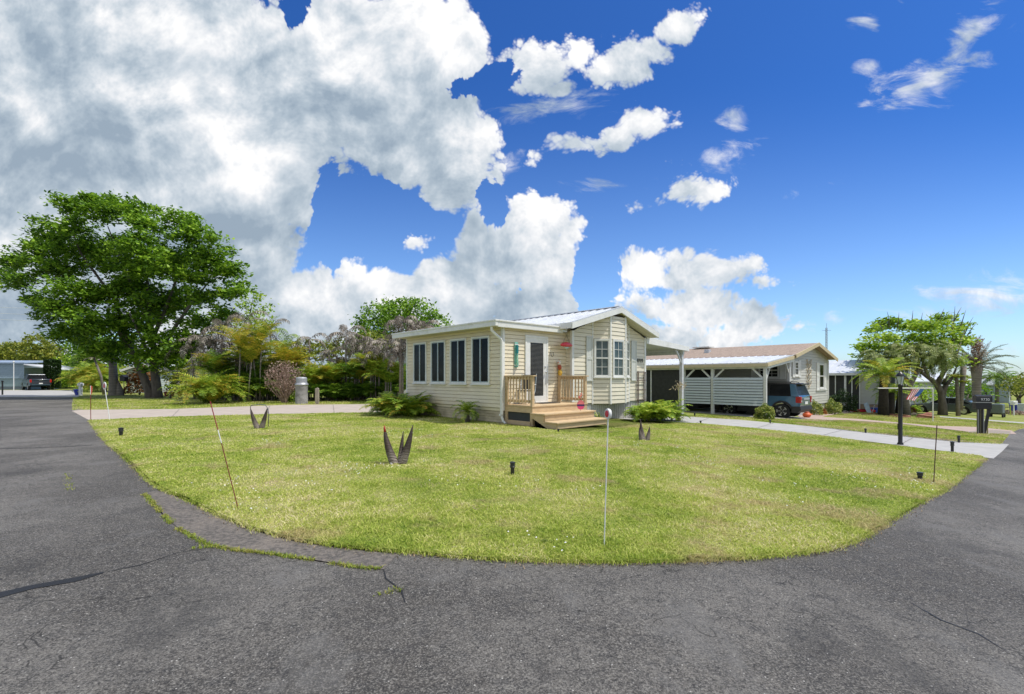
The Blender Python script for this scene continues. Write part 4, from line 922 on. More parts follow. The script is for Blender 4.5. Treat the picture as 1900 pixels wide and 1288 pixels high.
# sago palms in the brick ringed bed
GS_ = 'cycad palms in the bed before the third house'
palm('cycad_palm', 'taller yellow-green cycad with arching fronds in the ringed lawn bed', G(1639,771), [(0,0,2.75,.05,0)], L_PALM, nf=26, L=2.3, droop=1.25, leaf=.40, el=(-.25,1.1), stem_r=.28, nl=34, lw=.05, hang=.35, extra=(L_YEL,.3), group=GS_, bark=mat('dark_trunk', (.05,.04,.033), .95, col2=(.025,.02,.018), scale=8, bump=.9))
palm('cycad_palm', 'shorter green cycad with a slim dark trunk beside the taller cycad', G(1653,771), [(0,0,1.6,.05,0)], L_PALM, nf=18, L=1.5, droop=1.1, leaf=.28, el=(-.1,1.0), stem_r=.2, nl=26, lw=.045, hang=.3, group=GS_, bark=MATS['dark_trunk'])
palm('cycad_palm', 'dark shaded cycad stem behind the lamp post', G(1668,768), [(0,0,1.7,.1,0)], L_PALM, nf=12, L=1.4, droop=1.4, leaf=.28, el=(-.4,.8), stem_r=.22, nl=24, lw=.045, hang=.4, extra=(L_YEL,.5), group=GS_, bark=MATS['dark_trunk'])
# shrubs on the right
GV = 'variegated shrubs beside the neighbour carport'
shrub('variegated_shrub', 'round yellow and green shrub on the grass strip in front of the blue SUV', GP(1418,22.3), .44, L_VAR, .09, 2000, GV, h=1.35)
shrub('variegated_shrub', 'yellow-tipped shrub between the SUV rear and the neighbour gable wall', G(1509,770), .52, L_VAR, .10, 1700, GV, h=1.35)
shrub('variegated_shrub', 'wide yellow-green shrub at the right corner of the neighbour gable wall', G(1540,768.5), .68, L_VAR, .10, 2200, GV, h=1.15)
shrub('croton', 'small orange-leaved plant between two yellow-green shrubs', G(1524,769), .3, L_CRO, .10, 500, h=1.2)
shrub('flowering_bush', 'dark green bush with white blossoms before the screened porch', GP(1562, 35), 1.0, L_DRK, .12, 3000, h=1.35)
# far trees on the right
GR = 'trees beyond the far houses on the right'
bgtree('broadleaf_tree', 'green tree behind the pair of mossy trunks', 1790, 62, [(1775,712,16),(1800,722,18),(1790,740,14),(1820,730,18)], L_OAK, .36, group=GR)
bgtree('broadleaf_tree', 'olive tree at the right picture edge above the white mailbox', 1890, 60, [(1880,712,16),(1900,705,16),(1915,720,20),(1870,725,10)], L_OLV, .36, group=GR)
bgtree('broadleaf_tree', 'sparse dark tree right of the dying date palm', 1872, 80, [(1862,706,11),(1878,700,9),(1888,712,9)], L_OAK, .42, dens=9, group=GR)
palm('fan_palm', 'dark green drooping palm right of the dying date palm', GP(1850, 66), [(0,0,3.6,0,0)], L_PALMD, nf=22, L=2.6, droop=1.9, leaf=.7, el=(-.2,1.2), stem_r=.2, nl=20, lw=.09, hang=.5)
bgtree('broadleaf_tree', 'small leafy tree behind the dark sedan bonnet', 1715, 58, [(1705,735,14),(1722,728,14),(1700,720,10),(1730,740,12)], L_BRI, .32, group=GR)
bgtree('broadleaf_tree', 'green tree seen through the poinciana branches near the sedan roof', 1755, 60, [(1760,735,14),(1745,725,12),(1770,725,10)], L_OAK, .32, group=GR)
shrub('small_bush', 'bright green bush beside the far white mailbox', G(1868,760)+Vector((0,1,0)), .6, L_BRI, .12, 900)

# ---------------------------------------------------------------- palms and bushes by the house
GPH = 'feathery palms along the house base'
st = lambda n, s, h=0.: [(random.Random(i*3+n).uniform(-s,s), random.Random(i*5+n).uniform(-s,s), h, 0, 0) for i in range(n)]
palm('areca_palm', 'yellow-green bushy palm at the far end of the sunroom wall', hp(-.75,5.55,0), st(4,.3), L_PALM, nf=15, L=1.2, droop=1.7, leaf=.34, el=(.65,1.5), extra=(L_YEL,.25), group=GPH)
palm('areca_palm', 'green bushy palm in front of the two leftmost sunroom windows', hp(-.75,4.15,0), st(5,.3), L_PALM, nf=15, L=1.1, droop=1.7, leaf=.32, el=(.65,1.5), extra=(L_YEL,.12), group=GPH)
palm('areca_palm', 'lush green palm clump below the right bay shutter', hp(5.9,-1.55,-.12), st(6,.38), L_PALM, nf=14, L=.85, droop=1.6, leaf=.27, el=(.65,1.5), group=GPH)
palm('areca_palm', 'green palm clump at the right front corner of the mobile home', hp(7.25,-1.25,-.2), st(6,.38), L_PALM, nf=14, L=1.0, droop=1.6, leaf=.28, el=(.7,1.5), group=GPH)
palm('pygmy_palm', 'small palm on a stubby brown trunk against the sunroom skirting', hp(-.45,1.25,0), [(0,0,.36,0,.0)], L_PALM, nf=20, L=.62, droop=1.7, leaf=.18, el=(-.1,1.3), stem_r=.09, nl=20, lw=.02, bark=BARK)
def spider_plant(name, label, base, m, L=.55, n=46, w=.035, cat='plant'):
    t = thing(name, label, cat, base); V = []; F = []; r = random.Random(4)
    for i in range(n):
        a = r.uniform(0,6.3); e = r.uniform(.5,1.45); p = Vector((r.uniform(-.06,.06),r.uniform(-.06,.06),0)); l = L*r.uniform(.6,1.1); pts = [p.copy()]
        for k in range(5): p = p+Vector((math.cos(e)*math.cos(a),math.cos(e)*math.sin(a),math.sin(e)))*l/5; pts.append(p.copy()); e -= .38
        s = Vector((-math.sin(a),math.cos(a),0)); b = len(V)
        for k, q in enumerate(pts): ww = w*(1-(k/5)**2)*.5+.002; V += [q-s*ww, q+s*ww]
        F += [(b+2*k, b+2*k+1, b+2*k+3, b+2*k+2) for k in range(5)]
    np_mesh('leaves', np.array(V), np.array(F), m, t); return t
spider_plant('spider_plant', 'white-striped leafy plant beside the right end of the steps', hp(3.35,-1.15,0), L_VAR)
def lily():
    b = hp(7.75,-1.75,-.25); t = spider_plant('lily_plant', 'tall pale flower stalks with wilting white blooms rising by the carport post', b, L_PALM, .6, 30)
    m = MB(); m.tube([(0,0,0),(.02,0,.7),(.0,0,1.35)], [.028,.022,.018], 6); m.tube([(0,0,0),(.08,0,.6),(.10,0,1.2)], [.028,.02,.016], 6); m.build('stalk', mat('pale_stalk', (.45,.44,.25), .7), t)
    C = np.array([[.04,0,1.38]])+rng.normal(size=(70,3))*np.array([.12,.10,.08]); V, F = leaf_arrays(C, .13, .2, .3); np_mesh('blooms', V, F, leafmat('wilted_bloom', [(.30,.24,.14),(.5,.42,.28),(.68,.62,.48)], 2.), t)
lily()

# ---------------------------------------------------------------- palm thicket left of the house
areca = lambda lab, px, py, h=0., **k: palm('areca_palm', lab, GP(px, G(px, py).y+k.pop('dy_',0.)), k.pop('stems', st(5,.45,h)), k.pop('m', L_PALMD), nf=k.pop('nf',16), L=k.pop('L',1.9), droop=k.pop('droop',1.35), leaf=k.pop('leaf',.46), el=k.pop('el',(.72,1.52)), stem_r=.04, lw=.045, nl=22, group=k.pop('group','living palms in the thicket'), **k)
areca('big round yellow-green palm bush standing alone on the lawn beside the driveway', 387, 749, m=L_PALM, L=2.5, nf=17, droop=1.75, el=(.75,1.5), leaf=.5, stems=st(7,.45), extra=(L_YEL,.22), group='lawn palm bush')
GT = 'living palms in the thicket'
areca('dark green palm just right of the yellow palm bush', 432, 742, .3, L=1.9)
areca('dark palm clump behind the pink dry bush', 495, 741, .4, L=2.0)
areca('deep green palm between the yellow bush and the pink dry bush', 462, 743, .2, L=1.8)
areca('tall yellow-topped palm in front of the grey dead crowns', 443, 740, stems=[(0,0,3.2,.1,0),(.4,.3,2.4,.2,0)], m=L_YEL, L=2.2, nf=16, dy_=-5.)
areca('green palm with yellow fronds at the top of the thicket', 482, 739, stems=[(0,0,3.7,.1,0),(-.3,.2,2.7,-.2,0)], m=L_PALM, L=2.0, nf=16, extra=(L_YEL,.4), dy_=-5.)
areca('upright olive palm right of the thicket top', 525, 738, stems=[(0,0,2.7,.0,0),(.5,.2,2.0,.2,0),(-.4,.1,1.4,0,0)], m=L_PALM, L=1.9, extra=(L_YEL,.5), dy_=-4.)
areca('bushy palm just right of the grey tank and wooden post', 602, 741, .3, L=1.5, el=(.6,1.5))
areca('orange-yellow palm clump with thin stems before the green-roofed house', 632, 741, stems=[(0,0,1.9,.1,0),(.5,.1,1.4,.1,0),(-.4,.1,1.0,0,0)], m=L_YEL, L=1.1, extra=(L_PALM,.4))
areca('leafy palm clump low in front of the grey siding wall', 655, 741, stems=[(0,0,1.7,.1,0),(.4,.1,.8,.1,0),(-.3,.1,.3,0,0)], L=1.2, m=L_PALM, extra=(L_YEL,.3))
areca('small green and yellow palm left of the dark corner palm', 684, 741, .2, L=1.1, m=L_PALM)
areca('dark green palm at the sunroom rear corner', 715, 741, stems=[(0,0,1.6,.1,0),(.5,.1,1.2,.1,0),(-.4,.1,.6,0,0),(.7,.3,.3,0,0)], L=1.7)
areca('tall green palm against the sunroom end wall', 738, 742, stems=[(0,0,1.2,0,0),(.3,.3,.5,0,0)], L=1.6)
for i, (px, dy, h, L, lab) in enumerate(((420,1.2,.2,1.9,'dark palm behind the lawn palm bush'),(448,1.5,.9,2.0,'dark palm in the shade of the dead crowns'),(478,1.0,1.2,2.0,'dark palm with thin stems at the thicket centre'),(508,1.6,.8,2.0,'dark palm behind the dry bush and the tank'),(535,1.2,1.2,1.9,'dark palm just left of the grey tank cap'),(575,1.6,.3,1.7,'dark palm behind the wooden post'),(618,1.4,.2,1.4,'dark low palm right of the wooden post'),(645,1.2,.1,1.3,'dark low palm under the drooping grey palm'),(700,1.0,.3,1.7,'dark palm left of the sunroom corner palm'),(728,1.4,.8,1.8,'tall dark palm beside the sunroom end'))):
    areca(lab, px, 742-dy*2, h, L=L, stems=st(7,.7,h))
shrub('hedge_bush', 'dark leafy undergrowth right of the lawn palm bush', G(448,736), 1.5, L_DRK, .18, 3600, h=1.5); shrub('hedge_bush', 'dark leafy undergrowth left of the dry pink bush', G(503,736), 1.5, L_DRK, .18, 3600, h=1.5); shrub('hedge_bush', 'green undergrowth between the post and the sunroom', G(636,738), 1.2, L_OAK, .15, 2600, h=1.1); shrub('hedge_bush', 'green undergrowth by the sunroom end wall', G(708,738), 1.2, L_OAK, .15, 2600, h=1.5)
for (px, py, h, L, mm, lab) in ((408,741,1.6,2.0,L_PALMD,'green palm rising left of the yellow-topped palm'),(470,741,2.3,2.0,L_PALM,'bright green palm standing before the pale dead plumes'),(540,741,2.0,1.8,L_YEL,'slender golden palm right of the thicket crown'),(588,741,1.0,1.7,L_PALM,'green palm fan rising behind the wooden post'),(622,741,1.2,1.5,L_PALM,'green palm under the drooping dead palm umbrella'),(668,741,1.4,1.5,L_PALMD,'green palm before the teal-roofed house wall'),(698,742,1.8,1.6,L_PALM,'green palm left of the tallest pale dead palm'),(726,743,1.2,1.7,L_PALM,'bright green palm fronds by the sunroom end')):
    areca(lab, px, py, h, L=L, m=mm, stems=st(4,.5,h), nf=14, extra=(L_YEL,.25), dy_=-2.)
for (px, h, L, lab) in ((440,.5,1.9,'low dark palm filling the foot of the yellow-topped palm'),(462,.3,1.8,'low palm at the foot of the thicket beside the lawn palm bush'),(486,.5,1.8,'low dark palm at the foot of the green-topped palm'),(508,.3,1.5,'low palm at the left edge of the dry pink bush'),(612,.2,1.3,'low green palm at the lawn edge right of the wooden post'),(640,.1,1.2,'low bushy palm at the lawn edge mid thicket'),(668,.2,1.2,'low palm at the lawn edge before the teal-roofed house'),(700,.2,1.3,'low palm at the lawn edge near the sunroom')):
    areca(lab, px, 744, h, L=L, stems=st(6,.6,h), nf=15, leaf=.5, droop=1.5)
GD = 'dead grey palms'
def dead(lab, px, Yb, stems, nf=11, L=2.1, **k):
    nf = max(4, int(nf*.7)); L *= 1.15
    stems = [(a*1.05,b_,h*1.04,c*1.05,d) for a,b_,h,c,d in stems]; return palm('dead_palm', lab, GP(px, Yb+1.5), stems, L_DEAD, nf=nf, L=L, droop=k.pop('droop',3.0), leaf=k.pop('leaf',.46), el=k.pop('el',(.1,1.35)), stem_r=.06, lw=.055, nl=22, hang=.9, group=GD, curl=.5, vee=-.35, **k)
dead('dead grey palm with drooping crown tight behind the shade tree foliage', 378, 31, [(0,0,3.7,0,0),(.7,.3,2.9,.3,0),(-.6,0,3.1,-.2,0),(.2,.5,2.1,0,0)])
dead('largest dead grey palm mass left of the yellow-topped palm', 412, 30, [(0,0,4.5,0,0),(.6,.3,3.7,.3,0),(-.5,.2,3.6,-.1,0),(.3,0,2.6,.2,0),(-.4,-.3,2.4,-.1,0)], nf=14)
dead('dead palm whose grey plumes reach the top beside the slim green tree', 452, 31, [(0,0,5.0,.1,0),(.4,.2,4.2,.3,0),(-.3,.2,3.4,0,0)])
dead('pale dead palm right of the slim green tree', 500, 31.5, [(0,0,4.5,.1,0),(.5,.2,3.5,.2,0),(-.2,.3,2.9,0,0)], extra=(L_PALM,.15))
dead('lone dead palm with two bare arching fronds against the sky', 573, 31, [(0,0,3.9,.05,0)], nf=4, L=1.7, el=(.4,1.1), droop=3.0)
dead('thin bent dead palm frond left of the lone dead palm', 545, 31, [(0,0,3.0,.2,0)], nf=4, L=1.4, el=(.4,1.1), extra=(L_OLV,.4))
dead('small dead palm with upright bare stalks right of the lone palm', 607, 31, [(0,0,3.0,.15,0),(.2,0,2.4,.3,0)], nf=6, L=1.4)
dead('full dead grey palm umbrella midway between tank and sunroom', 642, 30, [(0,0,4.1,0,0),(.5,.2,3.5,.2,0)], nf=15, L=1.7)
dead('dead palm skirt hanging over the green roof', 672, 30.5, [(0,0,3.1,.1,0),(.5,.2,2.5,.2,0)], nf=11, L=1.5)
dead('dead palm with swept plumes left of the sunroom roof end', 715, 28, [(0,0,3.4,.1,0),(-.4,.2,2.9,-.1,0)], nf=13, L=1.6)
dead('tallest pale dead palm in front of the round green tree', 742, 26, [(0,0,4.4,.1,0),(.5,.3,3.5,.1,0),(.1,.2,2.7,0,0)], nf=15, L=1.5)
dead('dead palm crown showing just above the sunroom eave', 785, 27.5, [(0,0,4.3,0,0)], nf=14, L=1.4)
# dry pink bush
def dry_bush():
    b = G(528, 748); t = thing('dry_bush', 'leafless pinkish brown bush left of the grey tank', 'bush', b); r = random.Random(8); m = MB()
    for k in range(46):
        a = r.uniform(0,6.3); s = r.uniform(.1,1.); p = Vector((r.uniform(-.15,.15),r.uniform(-.15,.15),0)); e = Vector((math.cos(a)*s*1.15, math.sin(a)*s*.9, r.uniform(1.2,2.45)*(1.1-.3*s)))
        mid = p.lerp(e,.5)+Vector((r.uniform(-.15,.15),r.uniform(-.1,.1),.1)); m.tube([p,mid,e],[.026,.016,.006],5)
        for j in range(5): q = mid.lerp(e,r.random()); m.tube([q,q+Vector((r.uniform(-.3,.3),r.uniform(-.3,.3),r.uniform(.1,.4)))],[.010,.004],4)
    m.build('twigs', mat('dry_twig', (.36,.25,.19), .9, col2=(.22,.15,.115)), t)
    C = rng.normal(size=(1500,3)); C /= np.linalg.norm(C,axis=1)[:,None]; C = C*np.array([1.15,.9,1.05])*(.55+.5*rng.random((1500,1)))+np.array([0,0,1.45]); V, F = leaf_arrays(C, .11, .1, .4); np_mesh('dry_leaves', V, F, L_PINK, t)
dry_bush()
shrub('climbing_bush', 'bright green leafy bush hugging the foot of the grey tank', G(546,747), .36, L_BRI, .10, 500, h=1.6)
# plants near the left lawn
shrub('croton', 'orange and green croton bush between the palm trunk and the shade tree', G(259,733), 1.05, L_CRO, .20, 1600, h=2.0)
def column_shrub():
    b = GP(97, 60); t = thing('column_shrub', 'dark clipped cylinder shrub beside the black pickup', 'shrub', b); n = 7000; a = rng.random(n)*2*np.pi; z = rng.random(n)*3.6+.2
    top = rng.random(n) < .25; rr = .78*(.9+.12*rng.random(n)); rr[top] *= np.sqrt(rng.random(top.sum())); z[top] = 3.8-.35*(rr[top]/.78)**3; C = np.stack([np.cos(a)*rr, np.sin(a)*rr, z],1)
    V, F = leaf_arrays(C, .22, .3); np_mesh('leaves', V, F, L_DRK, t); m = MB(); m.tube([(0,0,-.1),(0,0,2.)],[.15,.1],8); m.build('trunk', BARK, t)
column_shrub()
palm('fan_palm', 'grey-green fan palm behind the yellow-green palms at the left road end', GP(160, 58), [(0,0,3.6,0,0)], L_PALMD, nf=30, L=1.8, droop=.8, leaf=.8, el=(-.3,1.4), stem_r=.2, nl=12, lw=.10, hang=.3)
palm('screw_pine', 'spiky green crown on a bent pale stem with hanging dry leaves', GP(193, 42), [(0,0,3.3,-.9,0)], L_PALM, nf=30, L=1.0, droop=.8, leaf=.22, el=(-.2,1.4), stem_r=.09, nl=10, lw=.08, hang=.2, extra=(L_DEAD,.25), vee=.1)
def lone_trunk():
    b = G(212,734); Y = b.y; t = thing('palm_trunk', 'lone thick grey palm trunk with dark leafy top left of the shade tree', 'palm', b); P = lambda px, py: at(px,py,Y)-b
    m = MB(); m.tube([(0,0,-.3),(0,0,.15),P(211,715),P(210,690),P(209,664)],[.62,.42,.34,.30,.26],12); m.tube([(.5,0,-.2),(.45,0,.5),(.2,.1,1.3)],[.34,.24,.05],8); m.build('trunk', BARKG, t, smooth=True)
    V, F = leaf_arrays(clump_points([(P(209,650),(1.4,1.4,.8)),(P(225,640),(1.1,1.1,.7))], 30, .25, 14), .25); np_mesh('crown', V, F, L_DRK, t)
lone_trunk()
GY = 'yellow-green palms by the left road end'
for (px, Y, h, lab) in ((168,56,1.6,'leftmost tall yellow-green palm clump beyond the white post'),(150,58,1.0,'low yellow-green palm clump right of the clipped shrub'),(182,52,.4,'yellow-tinged palm clump just behind the white post'),(199,50,.9,'green palm clump left of the lone palm trunk')):
    palm('areca_palm', lab, GP(px, Y), st(5,.7,h), L_PALM, nf=11, L=2.4, droop=1.6, leaf=.6, el=(.3,1.4), stem_r=.05, lw=.07, nl=20, extra=(L_YEL,.35), group=GY)
shrub('hedge_bush', 'green bush filling the gap behind the clipped column shrub', GP(122, 70), 2.2, L_BRI, .3, 2500, h=1.1)
shrub('hedge_bush', 'wide green bush at the end of the left street', GP(140, 72), 2.4, L_OAK, .3, 2500, h=.9)
# small garden tree before the left house
bgtree('garden_tree', 'small yellow-green garden tree just right of the shade tree trunks', 316, 34, [(312,700,9),(322,708,8),(306,690,7),(318,716,8)], L_OLV, .18, dens=30, tr=.06, twig=.15)
bgtree('garden_tree', 'thin bare-stemmed tree left of the yellow palm bush', 345, 38, [(338,690,7),(352,684,7),(345,700,7)], L_OLV, .18, dens=16, tr=.1, twig=.2)
# ---------------------------------------------------------------- neighbouring houses
GSIDE = mat('grey_beige_siding', (.56,.555,.50), .55, col2=(.50,.495,.445), scale=1.5, stretch=(1,1,3))
SHINGLE = mat('brown_shingles', (.40,.31,.245), .9, col2=(.26,.195,.155), scale=9, var=.4, bump=.7, bscale=16, dirt=(.13,.10,.085), dirtamt=.45, dirtscale=3)
TANTRIM = mat('tan_trim', (.60,.50,.30), .6)
SCREEN = mat('screen_mesh', (.040,.041,.038), .75, col2=(.055,.056,.052), spec=.15)
SLATM = mat('pale_green_slat', (.55,.60,.575), .5, col2=(.50,.55,.53))
def roof_slab(parent, name, q, th, m):
    q = [Vector(p) for p in q]; mb = MB(); mb.add(q+[p-Vector((0,0,th)) for p in q], [(0,1,2,3),(7,6,5,4),(0,4,5,1),(1,5,6,2),(2,6,7,3),(3,7,4,0)]); return mb.build(name, m, parent)
def gable_siding(H, x0, x1, y, ze, zp, z0, m, out=(0,-1), step=.16, name='siding', extra=None, yb=None):
    px = (x0+x1)/2
    def clip(z):
        if z <= ze: return (0, 1)
        k = (z-ze)/(zp-ze)*.5; return (k, 1-k)
    b = MB(); siding(b, (x0,y), (x1,y), z0, zp, step, out=out, clip=clip)
    if yb: siding(b, (x0,y), (x0,yb), z0, ze, step, out=(-1,0)); siding(b, (x1,y), (x1,yb), z0, ze, step, out=(1,0)); siding(b, (x0,yb), (x1,yb), z0, zp, step, out=(0,1), clip=clip)
    return b.build(name, m, H, recalc=False)

def neighbour():
    H = thing('manufactured_home', 'pale grey home with brown shingle roof and white slatted carport right of the corner home', 'house', (15.16,26.0,0), A0)
    gr = -.72
    gable_siding(H, 0, 7.6, 0, 2.72, 3.50, -.15, GSIDE, yb=14)
    m = MB(); m.box(.05,.05,gr-.3,7.55,13.9,-.15); m.build('skirting', mat('grey_skirting', (.42,.42,.40), .8, bump=.3), H)
    roof_slab(H, 'roof', [(-.3,-.45,2.72),(-.3,14.4,2.72),(3.8,14.4,3.56),(3.8,-.45,3.56)], .06, SHINGLE); roof_slab(H, 'roof', [(7.9,-.45,2.72),(7.9,14.4,2.72),(3.8,14.4,3.56),(3.8,-.45,3.56)], .06, SHINGLE)
    m = MB()
    for a, b in (((-.32,2.64),(3.8,3.48)),((3.8,3.48),(7.92,2.64))): m.beam((a[0],-.47,a[1]),(b[0],-.47,b[1]),.04,.20,(0,0,1))
    m.build('fascia', TANTRIM, H)
    m = MB(); m.box(1.6,5.2,2.98,1.95,5.5,3.34); m.build('roof_vent', mat('vent_metal', (.6,.62,.64), .4, metal=.3), H); m = MB(); m.tube([(4.5,9,3.2),(4.5,9,3.75)],.04,8); m.build('vent_pipe', BLACK, H)
    m = MB(); m.box(3.4,6.0,3.58,4.2,7.2,3.66); m.build('skylight', WHITE, H)
    W = Wall((0,0),(7.6,0),(0,-1))
    window(W, .95, 1.55, 1.57, 2.42, H, mun=2); shutter(W, .55,.92,1.5,2.48,H,WHITE); shutter(W, 1.58,1.95,1.5,2.48,H,WHITE)
    window(W, 5.55, 6.55, .80, 2.38, H, style='double_hung'); shutter(W, 5.0,5.5,.75,2.42,H,WHITE); shutter(W, 6.6,7.05,.75,2.42,H,WHITE)
    m = MB(); m.box(4.9,-.07,.68,7.1,.0,.77); m.build('window_box', WHITE, H)
    W = Wall((0,0),(0,14),(-1,0))
    window(W, .45, 1.55, 1.45, 2.35, H, mun=3); shutter(W, .12,.42,1.4,2.4,H,WHITE); shutter(W, 1.6,1.95,1.4,2.4,H,WHITE); window(W, 5.2,6.4,1.3,2.3,H, mun=2)
    m = MB(); m.box(-.04,-.04,-.2,.06,.06,2.7); m.box(7.54,-.04,-.2,7.64,.06,2.62); m.build('corner_trim', WHITE, H)
    # carport and screened porch
    ribbed_roof(H, (-4.2,-.35,2.22),(-4.2,11,2.22),(-.1,11,2.72),(-.1,-.35,2.72), ROOFW, 30, name='carport_roof')
    m = MB(); m.box(-4.24,-.38,2.02,-4.17,11,2.17); m.beam((-4.2,-.38,2.10),(-.1,-.38,2.60),.05,.16); m.build('carport_fascia', TANTRIM, H)
    m = MB(); m.box(-4.0,-.3,1.93,-3.86,11,2.05); m.beam((-3.95,-.25,1.98),(-.1,-.25,2.42),.10,.12); m.build('carport_beam', WHITE, H)
    PW = mat('painted_post', (.70,.70,.66), .5)
    for y, top in ((-.25,1.93),(2.35,1.93),(3.95,1.93)):
        m = MB(); m.box(-4.0,y,gr-.2,-3.86,y+.14,top); p = m.build('carport_post', PW, H, bevel=.006)
        m = MB(); m.beam((-3.93,y+.1,1.38),(-3.93,y+.66,1.93),.07,.08); m.build('brace', PW, p)
        if y > 0: m = MB(); m.beam((-3.93,y+.04,1.38),(-3.93,y-.52,1.93),.07,.08); m.build('brace', PW, p)
        else: m = MB(); m.beam((-3.86,y+.07,1.38),(-3.35,y+.07,1.98),.07,.08); m.build('brace', PW, p)
    m = MB(); m.box(-.62,-.25,gr-.2,-.48,-.11,2.36); p = m.build('carport_post', PW, H, bevel=.006); m = MB(); m.beam((-.62,-.18,1.75),(-1.1,-.18,2.32),.07,.08); m.build('brace', PW, p)
    m = MB(); n = 10
    for i in range(n): z = .09+i*.142; m.add([(-4.06,-.1,z),(-4.02,3.95,z),(-4.02,3.95,z+.135),(-4.06,-.1,z+.135)][:0] or [(-4.075,-.11,z),(-4.075,2.35,z),(-4.03,2.35,z+.112),(-4.03,-.11,z+.112),(-4.055,-.11,z),(-4.055,2.35,z),(-4.01,2.35,z+.112),(-4.01,-.11,z+.112)], [(0,1,2,3),(7,6,5,4),(0,4,5,1),(2,6,7,3),(0,3,7,4),(1,5,6,2)])
    m.build('slat_panel', SLATM, H)
    m = MB()
    for i in range(n): z = .09+i*.142; m.add([(-4.075,2.49,z),(-4.075,3.95,z),(-4.03,3.95,z+.112),(-4.03,2.49,z+.112),(-4.055,2.49,z),(-4.055,3.95,z),(-4.01,3.95,z+.112),(-4.01,2.49,z+.112)], [(0,1,2,3),(7,6,5,4),(0,4,5,1),(2,6,7,3),(0,3,7,4),(1,5,6,2)])
    m.build('slat_panel', SLATM, H)
    m = MB(); m.box(-3.99,4.1,-.05,-3.95,10.8,2.0); m.box(-3.94,4.1,-.3,-.1,4.14,2.0); m.build('screen', SCREEN, H)
    m = MB(); m.box(-4.03,4.1,gr-.2,-3.93,10.8,-.04); m.build('knee_wall', mat('pale_blue_wall', (.52,.56,.57), .6), H)
    for y in (6.0, 7.6, 9.2): m = MB(); m.box(-4.02,y,-.04,-3.93,y+.06,2.0); m.build('screen_frame', WHITE, H)
    m = MB(); m.box(-3.9,3.99,1.95,-.1,4.05,2.2); m.build('valance', mat('tan_panel', (.30,.26,.19), .8), H)
    return H
neighbour()
sheet('carport_slab', [tuple((Matrix.Translation((15.16,26,0)) @ Matrix.Rotation(A0,4,'Z') @ Vector(p)).xy) for p in ((-3.9,-2.2,0),(-.1,-2.2,0),(-.1,4,0),(-3.9,4,0))], .014, CONC)
def wall_art():
    o = Matrix.Translation((15.16,26,0)) @ Matrix.Rotation(A0,4,'Z') @ Vector((3.4,-.06,1.75))
    t = thing('wall_sculpture', 'pale metal plant-shaped sculpture hung on the grey gable wall', 'wall art', o, A0); m = MB()
    m.tube([(0,0,-.95),(0,0,.75)],.02,6)
    for i, z in enumerate((-.7,-.35,0,.35,.6)):
        for s in (-1,1): m.tube([(0,0,z-.15),(s*.3,0,z),(s*.42,0,z+.22)],[.016,.02,.03],6)
    m.build('stems', mat('tarnished_metal', (.45,.38,.26), .5, metal=.3), t)
wall_art()

def third():
    H = thing('white_roofed_house', 'house with a white metal porch roof and dark screens behind the cycads', 'house', (31.1,38.6,0), A0); gr = -1.45
    # side porch faces the neighbour, house body to its right
    ribbed_roof(H, (-4.4,-.3,1.86),(-4.4,13,1.86),(-.6,13,3.0),(-.6,-.3,3.0), ROOFW, 26, name='porch_roof')
    m = MB(); m.box(-4.44,-.35,1.68,-4.36,13,1.86); m.beam((-4.4,-.33,1.80),(-.6,-.33,2.93),.05,.16); m.build('fascia', WHITE, H)
    m = MB(); m.box(-4.15,1.5,gr-.2,-4.1,12.9,1.7); m.box(-4.1,-.15,gr+.45,-.6,-.1,1.95); m.build('screen', SCREEN, H)
    for y in (1.45,1.95,2.35,3.05,4.6,6.6): m = MB(); m.box(-4.2,y,gr-.2,-4.09,y+(.14 if y == 2.35 else .06),1.68); m.build('porch_post', WHITE, H)
    m = MB(); siding(m, (-4.12,-.1),(-4.12,1.45), -.55, 1.68, .16, out=(-1,0)); m.build('siding', GSIDE, H, recalc=False)
    m = MB(); siding(m, (-4.1,-.12),(-4.1,1.45), gr-.2, -.57, .1, out=(-1,0)); m.build('brick_base', mat('tan_brick', (.42,.31,.20), .85, col2=(.3,.21,.14), scale=15, bump=.5), H)
    gable_siding(H, -.6, 7, -.1, 2.4, 2.8, gr, GSIDE, yb=13)
    roof_slab(H, 'roof', [(-.7,-.4,2.55),(-.7,13.4,2.55),(3.2,13.4,2.98),(3.2,-.4,2.98)], .06, ROOFW); roof_slab(H, 'roof', [(7.3,-.4,2.5),(7.3,13.4,2.5),(3.2,13.4,2.98),(3.2,-.4,2.98)], .06, ROOFW)
    W = Wall((-.6,-.1),(7,-.1),(0,-1)); window(W, 1.,2.2,.6,1.9,H); window(W, 4.,5.2,.6,1.9,H)
third()
